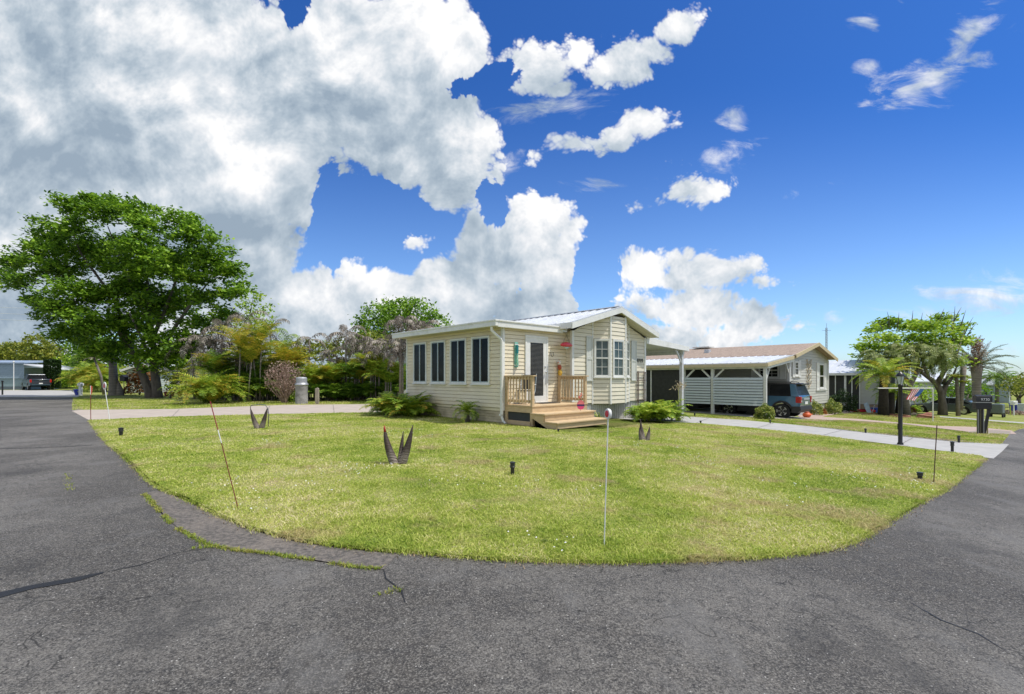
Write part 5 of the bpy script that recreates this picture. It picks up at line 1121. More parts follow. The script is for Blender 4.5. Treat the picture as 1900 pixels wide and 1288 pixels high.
def simple_house(name, label, px, Y, w, d, ze, zp, wallm, roofm, rz=None, wins=(), gz0=None, trim=WHITE, ridge='y', carport=False):
    b = GP(px, Y); H = thing(name, label, 'house', b, A0 if rz is None else rz); gable_siding(H, 0, w, 0, ze, zp, -.2, wallm, yb=d, step=.2)
    c = w/2; roof_slab(H, 'roof', [(-.35,-.4,ze+.05),(-.35,d+.4,ze+.05),(c,d+.4,zp+.12),(c,-.4,zp+.12)], .07, roofm); roof_slab(H, 'roof', [(w+.35,-.4,ze+.05),(w+.35,d+.4,ze+.05),(c,d+.4,zp+.12),(c,-.4,zp+.12)], .07, roofm)
    m = MB(); m.beam((-.38,-.42,ze-.04),(c,-.42,zp+.03),.05,.2); m.beam((c,-.42,zp+.03),(w+.38,-.42,ze-.04),.05,.2); m.box(-.42,-.42,ze-.10,-.34,d+.42,ze+.04); m.build('fascia', trim, H)
    for face, a0, a1, c0, c1 in wins:
        W = {'f': Wall((0,0),(w,0),(0,-1)), 'l': Wall((0,0),(0,d),(-1,0)), 'r': Wall((w,0),(w,d),(1,0))}[face]; window(W, a0, a1, c0, c1, H, tw=.09)
    return H
LB = mat('light_blue_siding', (.36,.42,.47), .6); LG = mat('light_grey_siding', (.60,.62,.63), .6); TEAL = mat('green_roof_metal', (.12,.23,.19), .5, col2=(.16,.28,.24), scale=2)
simple_house('bungalow', 'small grey house with white windows behind the dying date palm at the right', 1800, 66, 6, 10, 2.55, 3.4, LB, mat('pale_roof', (.62,.64,.66), .5), wins=(('l',1,2.2,.9,2.),('l',4,5.2,.9,2.),('f',1.2,2.6,.9,2.),('f',3.6,4.8,.9,2.)))
simple_house('bungalow', 'white-roofed house seen between the flame tree trunk and the mossy trunks', 1742, 62, 7, 9, 3.2, 4.2, LG, ROOFW, wins=(('l',1,2.2,.9,2.),('f',1.2,2.6,.9,2.)))
simple_house('bungalow', 'pale blue house at the right picture edge behind the blue bin', 1872, 70, 7, 9, 2.7, 3.5, LB, mat('grey_roof', (.3,.33,.33), .7), wins=(('f',1.2,2.6,.9,2.),('f',4,5.2,.9,2.)))
simple_house('bungalow', 'white-sided house with a white sloping roof edge behind the shade tree', 352, 41, 9, 9, 2.25, 3.5, mat('white_siding', (.68,.69,.70), .6), mat('pale_roof2', (.66,.66,.64), .5), rz=R(18), wins=(('l',.5,1.6,.7,1.9),('l',3.4,4.8,.7,1.9),('l',5.4,6.8,.7,1.9)))
simple_house('bungalow', 'low house with a teal-green roof behind the dead palms', 672, 34.5, 9, 9.5, 3.0, 4.0, mat('grey_lap_siding', (.46,.47,.46), .6), TEAL, rz=R(30), wins=(('l',1,2.1,.9,1.9),('l',4.8,5.9,.9,1.9)))
simple_house('garden_shed', 'small pale shed with dark eave left of the shade tree trunks', 235, 46, 2.6, 4, 2.2, 2.8, mat('pale_panel', (.55,.60,.57), .6), mat('dark_roof', (.05,.05,.05), .7), rz=R(20), wins=(('f',.8,1.6,.7,1.7),))

def left_building():
    Y = 60; b = GP(45, Y); H = thing('blue_grey_home', 'blue-grey sided home with a sloping open carport at the far left', 'house', b, R(12)); BG_ = mat('blue_grey_siding', (.23,.31,.38), .6, col2=(.19,.26,.33))
    m = MB(); siding(m, (-14,0),(0,0), 1.45, 3.35, .25, out=(0,-1)); siding(m, (0,0),(0,6), .0, 3.35, .25, out=(1,0)); m.build('upper_siding', BG_, H, recalc=False)
    m = MB(); m.box(-14,.12,-.2,-.1,.2,1.43); m.box(-14,.0,1.38,0,.14,1.45); m.build('lower_wall', mat('blue_grey_panel', (.25,.34,.39), .6), H)
    m = MB(); m.box(-14,.1,-.22,-.05,.22,.42); m.build('base_course', mat('slate_base', (.12,.15,.19), .7), H)
    roof_slab(H, 'roof', [(-14.2,-.3,3.45),(.2,-.3,3.45),(.2,6.3,3.9),(-14.2,6.3,3.9)], .14, mat('blue_roof_edge', (.26,.34,.46), .5))
    roof_slab(H, 'carport_roof', [(.2,-.4,3.25),(3.6,-.4,2.65),(3.6,6.3,2.65),(.2,6.3,3.25)], .12, ROOFW)
    for y in (-.2, 5.9): m = MB(); m.box(3.2,y,-.2,3.32,y+.12,2.6); m.build('carport_post', WHITE, H)
left_building()

# ---------------------------------------------------------------- vehicles (x forward, y left, origin under the rear axle)
RUB = mat('tyre_rubber', (.018,.018,.018), .85, bump=.3, bscale=60)
def wheel(car, x, y, R_, w, rimm, spokes=5, style='spoke', rr=.66):
    s = 1 if y > 0 else -1; M = Matrix.Translation((x,y,R_)) @ Matrix.Rotation(R(-90*s),4,'X')
    m = MB(); m.lathe([(R_*rr,-w/2),(R_*.93,-w/2),(R_,-w/2+.03),(R_,w/2-.03),(R_*.93,w/2),(R_*rr,w/2),(R_*rr*.98,w/2-.03),(R_*rr*.98,-w/2)], n=28, M=M); wh = m.build('wheel', RUB, car, smooth='auto')
    m = MB(); m.lathe([(.02,w/2-.07),(R_*rr,w/2-.07),(R_*rr,w/2-.09),(.02,w/2-.09)], n=24, M=M); m.build('hub', BLACK, wh)
    m = MB()
    for k in range(spokes):
        a = 2*math.pi*k/spokes; ca, sa = math.cos(a), math.sin(a)
        if style == 'spoke':
            for da in (-.16,.16):
                p0 = M @ Vector((math.cos(a+da*2)*.05, math.sin(a+da*2)*.05, w/2-.02)); p1 = M @ Vector((math.cos(a+da)*R_*rr*.97, math.sin(a+da)*R_*rr*.97, w/2-.03)); m.beam(p0, p1, .042, .03, M.to_3x3() @ Vector((0,0,1)))
        else:
            for j in range(7):
                t0, t1 = a+(j-3.5)*.085, a+(j-2.5)*.085; p0 = M @ Vector((math.cos(t0)*R_*rr*.86, math.sin(t0)*R_*rr*.86, w/2-.02)); p1 = M @ Vector((math.cos(t1)*R_*rr*.86, math.sin(t1)*R_*rr*.86, w/2-.02)); m.beam(p0, p1, .035, .075 if j in (0,6) else .03, M.to_3x3() @ Vector((0,0,1)))
            m.beam(M @ Vector((ca*.05,sa*.05,w/2-.03)), M @ Vector((ca*R_*rr*.8,sa*R_*rr*.8,w/2-.03)), .02, .02, M.to_3x3() @ Vector((0,0,1)))
    if style == 'spoke': m.lathe([(R_*rr*.93,w/2-.05),(R_*rr,w/2-.05),(R_*rr,w/2-.01),(R_*rr*.93,w/2-.01)], n=28, M=M)
    m.build('rim', rimm, wh)
def shell(m, prof, hw, n=None):
    """prof: closed side outline [(x,z)]; hw(x,z) half width"""
    k = len(prof); vs = [(x, -hw(x,z), z) for x, z in prof]+[(x, hw(x,z), z) for x, z in prof]
    m.add(vs, [tuple(range(k)), tuple(range(2*k-1,k-1,-1))]+[(i,(i+1)%k,(i+1)%k+k,i+k) for i in range(k)])
def arch(cx, r, z0, n=9, rev=False):
    a0 = math.asin((z0-.36)/r) if abs(z0-.36) < r else -.2
    P = [(cx+r*math.cos(t), .36+r*math.sin(t)) for t in [a0+(math.pi-2*a0)*i/n for i in range(n+1)]]
    return P
def car(name, label, loc, rz, paint, wb, lower, green, hwb, wheels_y, R_, rimm, style, spokes=5, tail=None, zb=1.0, roofm=None, glassz=None, extras=None, cat='car', plate=True, taper=.22, rr=.66):
    c = thing(name, label, cat, loc, rz)
    m = MB(); shell(m, lower, lambda x, z: hwb*(1-.035*max(0,(.55-z))/.3-.03*max(0,z-.85)/.3)-(.05 if x > wb+.5 or x < -.65 else 0)); m.build('body', paint, c, smooth='auto', bevel=.035, seg=2)
    zt = max(z for _, z in green); gw = lambda x, z: hwb*.955-taper*(z-zb)/(zt-zb)
    m = MB(); shell(m, green, gw); m.build('window_glass', GLASS, c, smooth='auto', bevel=.02)
    # roof skin and pillars a little proud of the glass
    top = [p for p in green if p[1] > zt-.10]; xs = sorted(p[0] for p in top); m = MB(); shell(m, [(xs[0],zt-.06),(xs[0]+.05,zt+.012),(xs[-1]-.1,zt+.012),(xs[-1],zt-.06)], lambda x, z: gw(x,z)+.012); m.build('roof', roofm or paint, c, smooth='auto', bevel=.02)
    for y in (-wheels_y, wheels_y):
        for x in (0, wb): wheel(c, x, y, R_, .22, rimm, spokes, style, rr)
    if extras: extras(c, gw)
    return c
RIMS = mat('silver_rim', (.60,.61,.62), .3, metal=.8); REDL = mat('tail_lamp_red', (.45,.01,.012), .15, spec=.8); LAMP = mat('lamp_clear', (.6,.62,.63), .08, spec=.8)
def suv():
    BLU = mat('blue_grey_paint', (.060,.145,.225), .22, metal=.2, col2=(.052,.13,.205), coat=.8); CL = mat('black_cladding', (.022,.021,.021), .6)
    lower = [(-.80,.60),(-.84,.72),(-.82,1.12),(-.76,1.17),(2.40,1.16),(3.30,1.10),(3.50,1.00),(3.53,.60),(3.30,.56)]+[(2.67+.50*math.cos(t), .37+.50*math.sin(t)) for t in [.40+(math.pi-.80)*i/9 for i in range(10)]]+[(.50*math.cos(t), .37+.50*math.sin(t)) for t in [.40+(math.pi-.80)*i/9 for i in range(10)]]
    green = [(-.77,1.13),(-.60,1.72),(-.48,1.78),(1.7,1.78),(1.95,1.72),(2.45,1.13)]
    def ex(c, gw):
        m = MB(); lo = [(-.72,.30),(-.86,.45),(-.84,.62),(-.50,.60)]+[(.44*math.cos(t), .37+.44*math.sin(t)) for t in [math.pi-.5-(math.pi-1.0)*i/8 for i in range(9)]]+[(.5,.58),(2.17,.58)]+[(2.67+.44*math.cos(t), .37+.44*math.sin(t)) for t in [math.pi-.5-(math.pi-1.0)*i/8 for i in range(9)]]+[(3.2,.60),(3.56,.62),(3.55,.40),(3.3,.28)]
        lo2 = lo+[(3.12,.28)]+[(2.67+.42*math.cos(t), .37+.42*math.sin(t)) for t in [-.1+0*i for i in range(0)]]
        shell(m, [(-.72,.30),(-.87,.45),(-.85,.63),(-.46,.63),(-.43,.30)], lambda x,z: .935); shell(m, [(.44,.26),(.47,.62),(2.20,.62),(2.23,.26)], lambda x,z: .915); shell(m, [(3.11,.28),(3.14,.62),(3.57,.64),(3.55,.40),(3.4,.28)], lambda x,z: .90); m.build('bumper_cladding', CL, c, bevel=.02)
        for cx in (0, 2.67):
            for s in (-1,1):
                m = MB(); n = 12
                for i in range(n):
                    t0, t1 = .35+(math.pi-.7)*i/n, .35+(math.pi-.7)*(i+1)/n; q = [(cx+r*math.cos(t), s*y, .37+r*math.sin(t)) for y in (.90,.955) for (r,t) in ((.43,t0),(.43,t1),(.52,t1),(.52,t0))]; m.add(q, [(0,1,2,3),(7,6,5,4),(0,4,5,1),(1,5,6,2),(2,6,7,3),(3,7,4,0)])
                m.build('wheel_arch', CL, c)
        for s in (-1,1):
            m = MB(); q = lambda x,z,o=.008: (x, s*(gw(x,z)+o), z)
            for o in (.002,.014): m.v += [q(-.775,1.13,o), q(-.42,1.13,o), q(-.30,1.76,o), q(-.58,1.72,o)]
            m.f += [(0,1,2,3),(7,6,5,4),(0,4,5,1),(1,5,6,2),(2,6,7,3),(3,7,4,0)]; m.build('rear_pillar', BLU, c)
            m = MB(); m.add([q(x,z,o) for o in (.002,.012) for x,z in ((.60,1.14),(.70,1.14),(.70,1.74),(.60,1.74))], [(0,1,2,3),(7,6,5,4),(0,4,5,1),(1,5,6,2),(2,6,7,3),(3,7,4,0)]); m.build('pillar', BLACK, c)
            m = MB(); m.box(-.865,s*.70 if s>0 else -.90,.80,-.62,s*.90 if s>0 else -.70,1.12); t = m.build('tail_light', REDL, c, bevel=.03); m = MB(); m.box(-.875,s*.80-.05,.85,-.86,s*.80+.05,.93); m.build('reverse_lens', LAMP, t)
            m = MB(); m.beam((.95,s*.925,1.02),(1.15,s*.925,1.02),.03,.035); m.build('door_handle', BLACK, c); m = MB(); m.box(2.0,s*.93-.03,1.10,2.16,s*1.02+.03,1.26); m.build('mirror', BLACK, c, bevel=.02)
            m = MB(); m.tube([(-.35,s*.62,1.80),(-.25,s*.62,1.84),(1.45,s*.62,1.84),(1.6,s*.62,1.80)],.018,6); m.build('roof_rail', BLACK, c)
            m = MB(); m.box(3.44,s*.70-.12,.86,3.53,s*.70+.12,1.0); m.build('headlight', LAMP, c, bevel=.02)
        m = MB(); m.box(-.862,-.22,.72,-.845,.22,.86); m.build('number_plate', WHITE, c); m = MB(); m.box(-.875,-.45,.95,-.83,.45,1.03); m.build('tailgate_bar', mat('grey_bar', (.4,.42,.43),.4), c)
        m = MB(); m.tube([(-.2,.3,1.79),(-.42,.3,2.02)],.008,6); m.build('aerial', BLACK, c); m = MB(); m.box(-.80,-.60,1.70,-.52,.60,1.765); m.build('spoiler', BLACK, c, bevel=.015)
        m = MB(); m.box(.63,-.928,.66,.64,.928,1.12); m.box(1.62,-.928,.66,1.63,.928,1.12); m.build('door_seam', BLACK, c)
    M = Matrix.Translation((15.16,26,0)) @ Matrix.Rotation(A0,4,'Z'); p = M @ Vector((-1.40,-.40,0)); p.z = gz(p.x)+.015
    car('suv', 'blue boxy SUV with black roof parked nose-in under the slatted carport', p, A0+R(90), BLU, 2.67, lower, green, .93, .83, .37, RIMS, 'blocks', 5, zb=1.13, roofm=BLACK, extras=ex, cat='suv', rr=.70)
suv()
def sedan():
    GY_ = mat('charcoal_paint', (.095,.115,.130), .25, metal=.3, col2=(.085,.105,.12), coat=.9)
    lower = [(-.98,.45),(-1.06,.62),(-1.04,.86),(-.85,.97),(2.5,.93),(3.3,.84),(3.72,.70),(3.80,.52),(3.74,.28),(3.35,.22)]+[(2.85+.39*math.cos(t), .33+.39*math.sin(t)) for t in [-.25+(math.pi+.5)*i/10 for i in range(11)]]+[(2.3,.2),(.55,.2)]+[(.39*math.cos(t), .33+.39*math.sin(t)) for t in [-.25+(math.pi+.5)*i/10 for i in range(11)]]+[(-.6,.25),(-.95,.32)]
    green = [(-.80,.94),(-.1,1.28),(.45,1.42),(1.0,1.45),(1.5,1.40),(2.35,.90)]
    def ex(c, gw):
        for s in (-1,1):
            q = lambda x,z,o: (x, s*(gw(x,z)+o), z); m = MB()
            m.add([q(x,z,o) for o in (.002,.012) for x,z in ((-.85,.93),(-.45,.95),(.05,1.22),(.35,1.33),(.45,1.415),(-.1,1.28))], [(0,1,2,3,4,5),(11,10,9,8,7,6),(0,6,7,1),(1,7,8,2),(2,8,9,3),(3,9,10,4),(4,10,11,5),(5,11,6,0)])
            m.build('rear_pillar', GY_, c); m = MB(); m.add([q(x,z,o) for o in (.002,.012) for x,z in ((.95,.93),(1.05,.93),(1.0,1.42),(.92,1.42))], [(0,1,2,3),(7,6,5,4),(0,4,5,1),(1,5,6,2),(2,6,7,3),(3,7,4,0)]); m.build('pillar', BLACK, c)
            m = MB(); m.box(3.5,s*.62-.16,.58,3.76,s*.62+.16,.72); m.build('headlight', LAMP, c, bevel=.03); m = MB(); m.box(-1.07,s*.62-.2,.68,-.95,s*.62+.2,.84); m.build('tail_light', REDL, c, bevel=.02); m = MB(); m.box(1.95,s*.90-.06,.92,2.1,s*.90+.06,1.04); m.build('mirror', GY_, c, bevel=.02)
            for x in (.25,1.25): m = MB(); m.beam((x,s*.905,.80),(x+.2,s*.905,.80),.03,.03); m.build('door_handle', CHROME, c)
        m = MB(); m.box(1.0,-.892,.3,1.01,.892,.9); m.box(2.12,-.892,.3,2.13,.892,.88); m.build('door_seam', BLACK, c)
    p = G(1788.4,765.6); Yr = 41.3; p = at(1788.4,758,Yr); p.z = gz(p.x); d = Vector((-math.cos(R(53)), math.sin(R(53)))); n = Vector((d.y,-d.x)); 
    q = p+Vector((n.x,n.y,0))*.72
    car('sedan', 'dark charcoal saloon car parked side-on behind the tree trunks on the right', q, math.atan2(d.y,d.x), GY_, 2.85, lower, green, .90, .80, .33, RIMS, 'spoke', 5, zb=.92, extras=ex)
sedan()
def pickup():
    NV = mat('navy_paint', (.010,.020,.034), .22, metal=.2, col2=(.009,.017,.03), coat=.8)
    lower = [(-1.15,.62),(-1.22,.72),(-1.22,1.32),(-1.15,1.36),(3.2,1.30),(4.3,1.25),(4.52,1.10),(4.55,.60),(4.2,.50)]+[(3.6+.50*math.cos(t), .42+.50*math.sin(t)) for t in [.1+(math.pi-.2)*i/9 for i in range(10)]]+[(2.9,.42),(.7,.42)]+[(.50*math.cos(t), .42+.50*math.sin(t)) for t in [.1+(math.pi-.2)*i/9 for i in range(10)]]
    green = [(.95,1.28),(1.10,1.88),(1.25,1.93),(2.5,1.93),(2.7,1.88),(3.3,1.28)]
    def ex(c, gw):
        for s in (-1,1): m = MB(); m.box(-1.235,s*.86-.09,.95,-1.05,s*.86+.09,1.30); m.build('tail_light', REDL, c, bevel=.02)
        m = MB(); m.box(-1.25,-.8,.60,-1.15,.8,.72); m.build('bumper', mat('dark_bumper', (.05,.09,.11), .3, metal=.5), c, bevel=.02); m = MB(); m.box(-1.26,-.16,.76,-1.22,.16,.90); m.build('number_plate', WHITE, c); m = MB(); m.box(-1.24,-.15,1.18,-1.215,.15,1.24); m.build('tailgate_handle', CHROME, c)
    car('pickup', 'dark navy pickup truck parked tail-out beside the blue-grey home', GP(72,57.5), R(143), NV, 3.6, lower, green, .97, .86, .41, RIMS, 'spoke', 5, zb=1.28, extras=ex, cat='pickup truck')
pickup()
# ---------------------------------------------------------------- things on the lawn and around the houses
def claw(label, base, horns, tips=None, cable=None):
    t = thing('horn_plant', label, 'plant', base, 0, 'dark horn-shaped plants on the lawn')
    HM_ = bpy.data.materials.get('ringed_horn') or None
    if HM_ is None:
        HM_ = bpy.data.materials.new('ringed_horn'); HM_.use_nodes = True; n = NT(HM_.node_tree); bs = HM_.node_tree.nodes['Principled BSDF']; P = n.n('ShaderNodeTexCoord').outputs['Object']
        w = n.n('ShaderNodeTexWave', wave_type='BANDS', bands_direction='Z', ins={'Vector': P, 'Scale': 13., 'Distortion': 3.5, 'Detail': 3., 'Detail Scale': 1.5}).outputs['Fac']; z = n.n('ShaderNodeSeparateXYZ', ins={0: P}).outputs[2]
        nz = n.n('ShaderNodeTexNoise', ins={'Vector': P, 'Scale': 9.}).outputs[0]
        c = n.mix(n.m('MULTIPLY', n.rng(w,.45,.85), n.rng(n.m('ADD', z, n.m('MULTIPLY', nz, .15)),.42,.16)), (.045,.030,.022), (.42,.36,.31)); c = n.mix(n.m('MULTIPLY', n.rng(nz,.5,.7),.5), c, (.085,.05,.035))
        HM_.node_tree.links.new(c, bs.inputs['Base Color']); bs.inputs['Roughness'].default_value = .6; bp = n.n('ShaderNodeBump', ins={'Strength': .5, 'Distance': .01, 'Height': w}); HM_.node_tree.links.new(bp.outputs[0], bs.inputs['Normal'])
    for (x0, x1, x2, h, r, y2) in horns:
        pts = []; rad = []; n = 14
        for i in range(n+1): u = i/n; pts.append(((1-u)**2*x0+2*u*(1-u)*x1+u*u*x2, y2*u, -.04+(h+.04)*u)); rad.append(max(.006, r*.86*(1-u**1.9)**.8*(1.05-.18*u)*(1+.045*(i % 2))))
        m = MB(); m.tube(pts, rad, 12); ho = m.build('horn', HM_, t, smooth=True)
        if tips and (x2, h) in tips: q = pts[-2]; k = MB(); k.tube([pts[-3],pts[-2],(pts[-1][0],pts[-1][1],pts[-1][2]+.004)],[rad[-3]+.003,rad[-2]+.003,.006],10); k.build('tip', mat('red_tip', (.42,.03,.02), .6), ho, smooth=True)
    if cable: m = MB(); m.tube(cable, .011, 6); m.build('wire', mat('grey_wire', (.10,.12,.13), .5), t, smooth=True)
b = G(739,864); k = b.y/FPX
claw('largest dark ringed horn plant with three spikes, one red-tipped, on the open lawn', b, [((736-739)*k,(716-739)*k,(713-739)*k,74*k,.085,0),((742-739)*k,(743-739)*k,(746.5-739)*k,63*k,.058,.08),((743-739)*k,(758-739)*k,(766-739)*k,75*k,.085,0)], tips=((( 713-739)*k,74*k),))
b = G(482,797.5); k = b.y/FPX
claw('two-spiked dark horn plant with a wire looped between its tips near the side driveway', b, [(-.02,(469-482)*k,(464.5-482)*k,41*k,.085,0),(.02,(491-482)*k,(496-482)*k,41*k,.085,0)], cable=[((464.5-482)*k,0,41*k),((466-482)*k,0,45*k),((480-482)*k,0,47*k),((492-482)*k,0,46*k),((496-482)*k,0,41*k),((498-482)*k,.02,30*k),((497-482)*k,.02,6*k)])
b = G(1196,819.5); k = b.y/FPX
claw('short stubby dark horn plant with a pale tip between the steps and the driveway', b, [(-.04,(1188-1196)*k,(1186-1196)*k,26*k,.075,0),(0,(1190-1196)*k,(1190-1196)*k,41*k,.07,.08),(.04,(1204-1196)*k,(1205.5-1196)*k,28*k,.07,0)])

RODR = mat('red_rod', (.20,.03,.022), .6); RODW = mat('white_rod', (.82,.83,.82), .4)
GRD = 'driveway marker rods'
def rod(name, label, pb, pt, segs, r=.008, disc=None, flag=None, cat='marker'):
    b = G(*pb); Y = b.y; top = at(pt[0], pt[1], Y)-b; t = thing(name, label, cat, b, 0, GRD); prev = 0
    for (f, m) in segs:
        q = MB(); q.tube([top*prev-Vector((0,0,.05 if prev == 0 else 0)), top*f], r, 8); q.build('rod', m, t); prev = f
    if disc:
        R1, R2, tilt = disc; M = Matrix.Translation(top) @ Matrix.Rotation(tilt,4,'Z') @ Matrix.Rotation(R(90),4,'X')
        q = MB(); q.lathe([(.001,-.012),(R1*.95,-.012),(R1,-.004),(R1,.004),(R1*.95,.012),(.001,.012)], n=24, M=M @ Matrix.Diagonal((1,1.12,1,1))); d = q.build('reflector', WHITE, t)
        q = MB(); q.lathe([(.001,.0125),(R2,.0125),(R2*.94,.018),(.001,.019)], n=24, M=M @ Matrix.Diagonal((1,1.18,1,1))); q.build('red_lens', mat('red_reflector', (.62,.01,.05), .2, col2=(.5,.01,.04), spec=.8), d)
    if flag:
        q = MB(); h = flag; q.add([tuple(top+Vector(p)) for p in ((0,0,0),(.05,.01,-.02),(.06,.0,-h*.5),(.03,.01,-h),(0,0,-h*.9),(.0,.006,0),(.05,.016,-.02),(.06,.006,-h*.5),(.03,.016,-h),(0,.006,-h*.9))], [(0,1,2,3,4),(9,8,7,6,5),(0,5,6,1),(1,6,7,2),(2,7,8,3),(3,8,9,4)]); q.build('flag', mat('orange_tape', (.75,.13,.06), .7), t)
rod('marker_rod', 'tall white rod with a red and white round reflector in front of the steps', (1120.5,1020), (1128.5,768), [(1., RODW)], r=.005, disc=(.040,.025,R(-68)))
rod('marker_rod', 'leaning dark red rod with a white band standing at the left lawn edge', (445,948), (390,745), [(.62,RODR),(.74,RODW),(1.,mat('bright_red_rod', (.30,.02,.035), .5))], r=.0048)
rod('marker_rod', 'white leaning rod with a red and white reflector at the side driveway mouth', (204,780), (194,716), [(1.,RODW)], r=.012, disc=(.12,.07,R(-30)))
rod('marker_rod', 'thin rod with orange tape beside the left road corner', (168.5,780), (168,716), [(.75,RODR),(1.,RODW)], r=.010, flag=.30)
rod('marker_rod', 'thin rusty rod standing in the lawn right of the lamp post', (1732,898), (1738.5,789), [(1.,mat('rusty_rod', (.13,.07,.05), .8))], r=.007)

# small black garden lights
GLT = 'small black path lights'
def path_light(label, p, h=.16, r=.032, style=0):
    t = thing('path_light', label, 'garden light', p, 0, GLT)
    m = MB(); m.lathe([(r*.8,-.04),(r*.8,h*.55)], n=12); m.build('stake', BLACK, t)
    m = MB(); m.lathe([(r*.9,h*.56),(r*1.1,h*.60),(r*1.1,h*.66),(r,h*.68),(r,h*.9),(r*1.15,h*.92),(r*1.15,h),(r*.3,h*1.05)], n=12); m.build('lamp_cap', mat('dark_plastic', (.03,.033,.035), .4), t, smooth='auto')
for lab, p, h, r in (('black cylinder garden light on the open lawn right of the three-spiked horn plant',(951,885),.19,.036),('small black garden light by the foot of the steps',(1036,804),.09,.03),('black garden light at the left lawn edge by the bare patch',(224.5,811),.20,.05),
    ('low round black garden light near the right lawn edge',(1707,893),.12,.042),('black garden light on the driveway edge right of the lamp post',(1767,839),.24,.040),('black garden light on the far side of the driveway right of the lamp post',(1779,822),.20,.038),
    ('black garden light on the grass strip left of the lamp post',(1606,804),.14,.036),('black garden light on the grass strip below the round shrub',(1429,786),.12,.034),('small black garden light on the near driveway edge by the carport',(1300,787),.10,.035),
    ('black garden light on the grass right behind the carport post',(1289,773),.14,.04),('small dark garden light beside the pygmy palm at the sunroom wall',(855,779),.07,.03)):
    path_light(lab, G(*p)+Vector((0,0,.028)), h, r)
def figurine():
    t = thing('lawn_figurine', 'tiny white lawn figurine at the end of the side driveway', 'ornament', G(700,767)); m = MB(); m.lathe([(.05,0),(.06,.05),(.03,.12),(.045,.16),(.03,.21),(.005,.23)], n=10); m.build('figure', WHITE, t, smooth=True); m = MB(); m.box(-.06,-.06,-.01,.06,.06,.012); m.build('base', BLACK, t)
figurine()

def lamp_post():
    b = G(1670.5,827); k = b.y/FPX; H = 136*k; t = thing('lamp_post', 'black post lamp with a frosted glass lantern beside the driveway', 'street lamp', b, R(20))
    m = MB(); m.lathe([(.075,0),(.075,.06),(.052,.10),(.050,H*.80),(.06,H*.81),(.06,H*.83),(.035,H*.84)], n=16); m.build('post', BLACK, t, smooth='auto')
    m = MB(); m.lathe([(.045,H*.838),(.055,H*.85),(.052,H*.86),(.085,H*.93),(.085,H*.945)], n=8); m.build('lantern_glass', mat('frosted_glass', (.52,.58,.55), .25, spec=.6), t)
    m = MB(); m.lathe([(.11,H*.945),(.105,H*.957),(.075,H*.985),(.03,H),(.012,H*1.012)], n=12)
    for i in range(4): a = R(45+90*i); m.tube([(.055*math.cos(a),.055*math.sin(a),H*.845),(.092*math.cos(a),.092*math.sin(a),H*.948)],.006,5)
    m.build('lantern_cap', BLACK, t, smooth='auto')
    m = MB(); m.box(-.075,-.03,H*.22,-.05,.03,H*.30); m.build('outlet_box', BLACK, t); m = MB(); m.lathe([(.19,.0),(.18,.025),(.10,.03)], n=20); m.build('concrete_foot', CONC, t)
lamp_post()

def flag():
    Y = 27.; b = GP(1731, Y); t = thing('flag_pole', 'thin white inverted-L pole with a long horizontal arm behind the lamp post', 'pole', b); P = lambda px, py: at(px,py,Y)-b
    m = MB(); m.tube([(0,0,-.2), P(1731,721)], .028, 8); m.build('post', WHITE, t); m = MB(); m.tube([P(1731,720.5), P(1629,720.5)], .026, 8); m.build('arm', WHITE, t)
    # cloth hanging from the arm, pulled down to the left
    f = thing('flag', 'striped red and white flag with a blue canton hanging from the white arm', 'flag', at(1700,722,Y-.06)); o = Vector(f.location)
    A, B, C_, D_ = [at(*p, Y-.06)-o for p in ((1692,722),(1716,722),(1692,747),(1682,741))]
    def S(u, v):   # u along the fly (stripes run along v here)
        p0 = A.lerp(B, u); p1 = D_.lerp(C_+Vector((.12,0,.10)), u) ; q = p0.lerp(p1, v**.9); q.y += .05*math.sin(u*9+v*3)*v; q.z -= .05*math.sin(v*3.1)*(1-u); return q
    n1, n2 = 13, 10
    red = MB(); wh = MB()
    for i in range(n1):
        mb = red if i % 2 == 0 else wh
        for j in range(n2):
            u0, u1 = i/n1, (i+1)/n1; v0, v1 = j/n2, (j+1)/n2; 
            if i > 7 and v1 < .62: continue
            q = [S(u0,v0),S(u1,v0),S(u1,v1),S(u0,v1)]; mb.add([tuple(x) for x in q]+[tuple(x+Vector((0,.006,0))) for x in q], [(0,1,2,3),(7,6,5,4),(0,4,5,1),(1,5,6,2),(2,6,7,3),(3,7,4,0)])
    red.build('red_stripes', mat('flag_red', (.62,.04,.05), .8), f); wh.build('white_stripes', mat('flag_white', (.8,.8,.8), .8), f)
    m = MB()
    for j in range(6): q = [S(8/13,j/n2),S(1,j/n2),S(1,(j+1)/n2),S(8/13,(j+1)/n2)]; m.add([tuple(x) for x in q]+[tuple(x+Vector((0,.006,0))) for x in q], [(0,1,2,3),(7,6,5,4),(0,4,5,1),(1,5,6,2),(2,6,7,3),(3,7,4,0)])
    c = m.build('canton', mat('flag_blue', (.04,.12,.36), .8), f); m = MB()
    for j in range(5):
        for i in range(4):
            q = S(.66+i*.09,.05+j*.115)-Vector((0,.004,0)); s = .012; m.add([tuple(q+Vector((s*math.sin(a),0,s*math.cos(a))) * 1) for a in [k_*2*math.pi/5 for k_ in range(5)]], [(0,1,2,3,4)])
    m.build('stars', MATS['flag_white'], c)
flag()

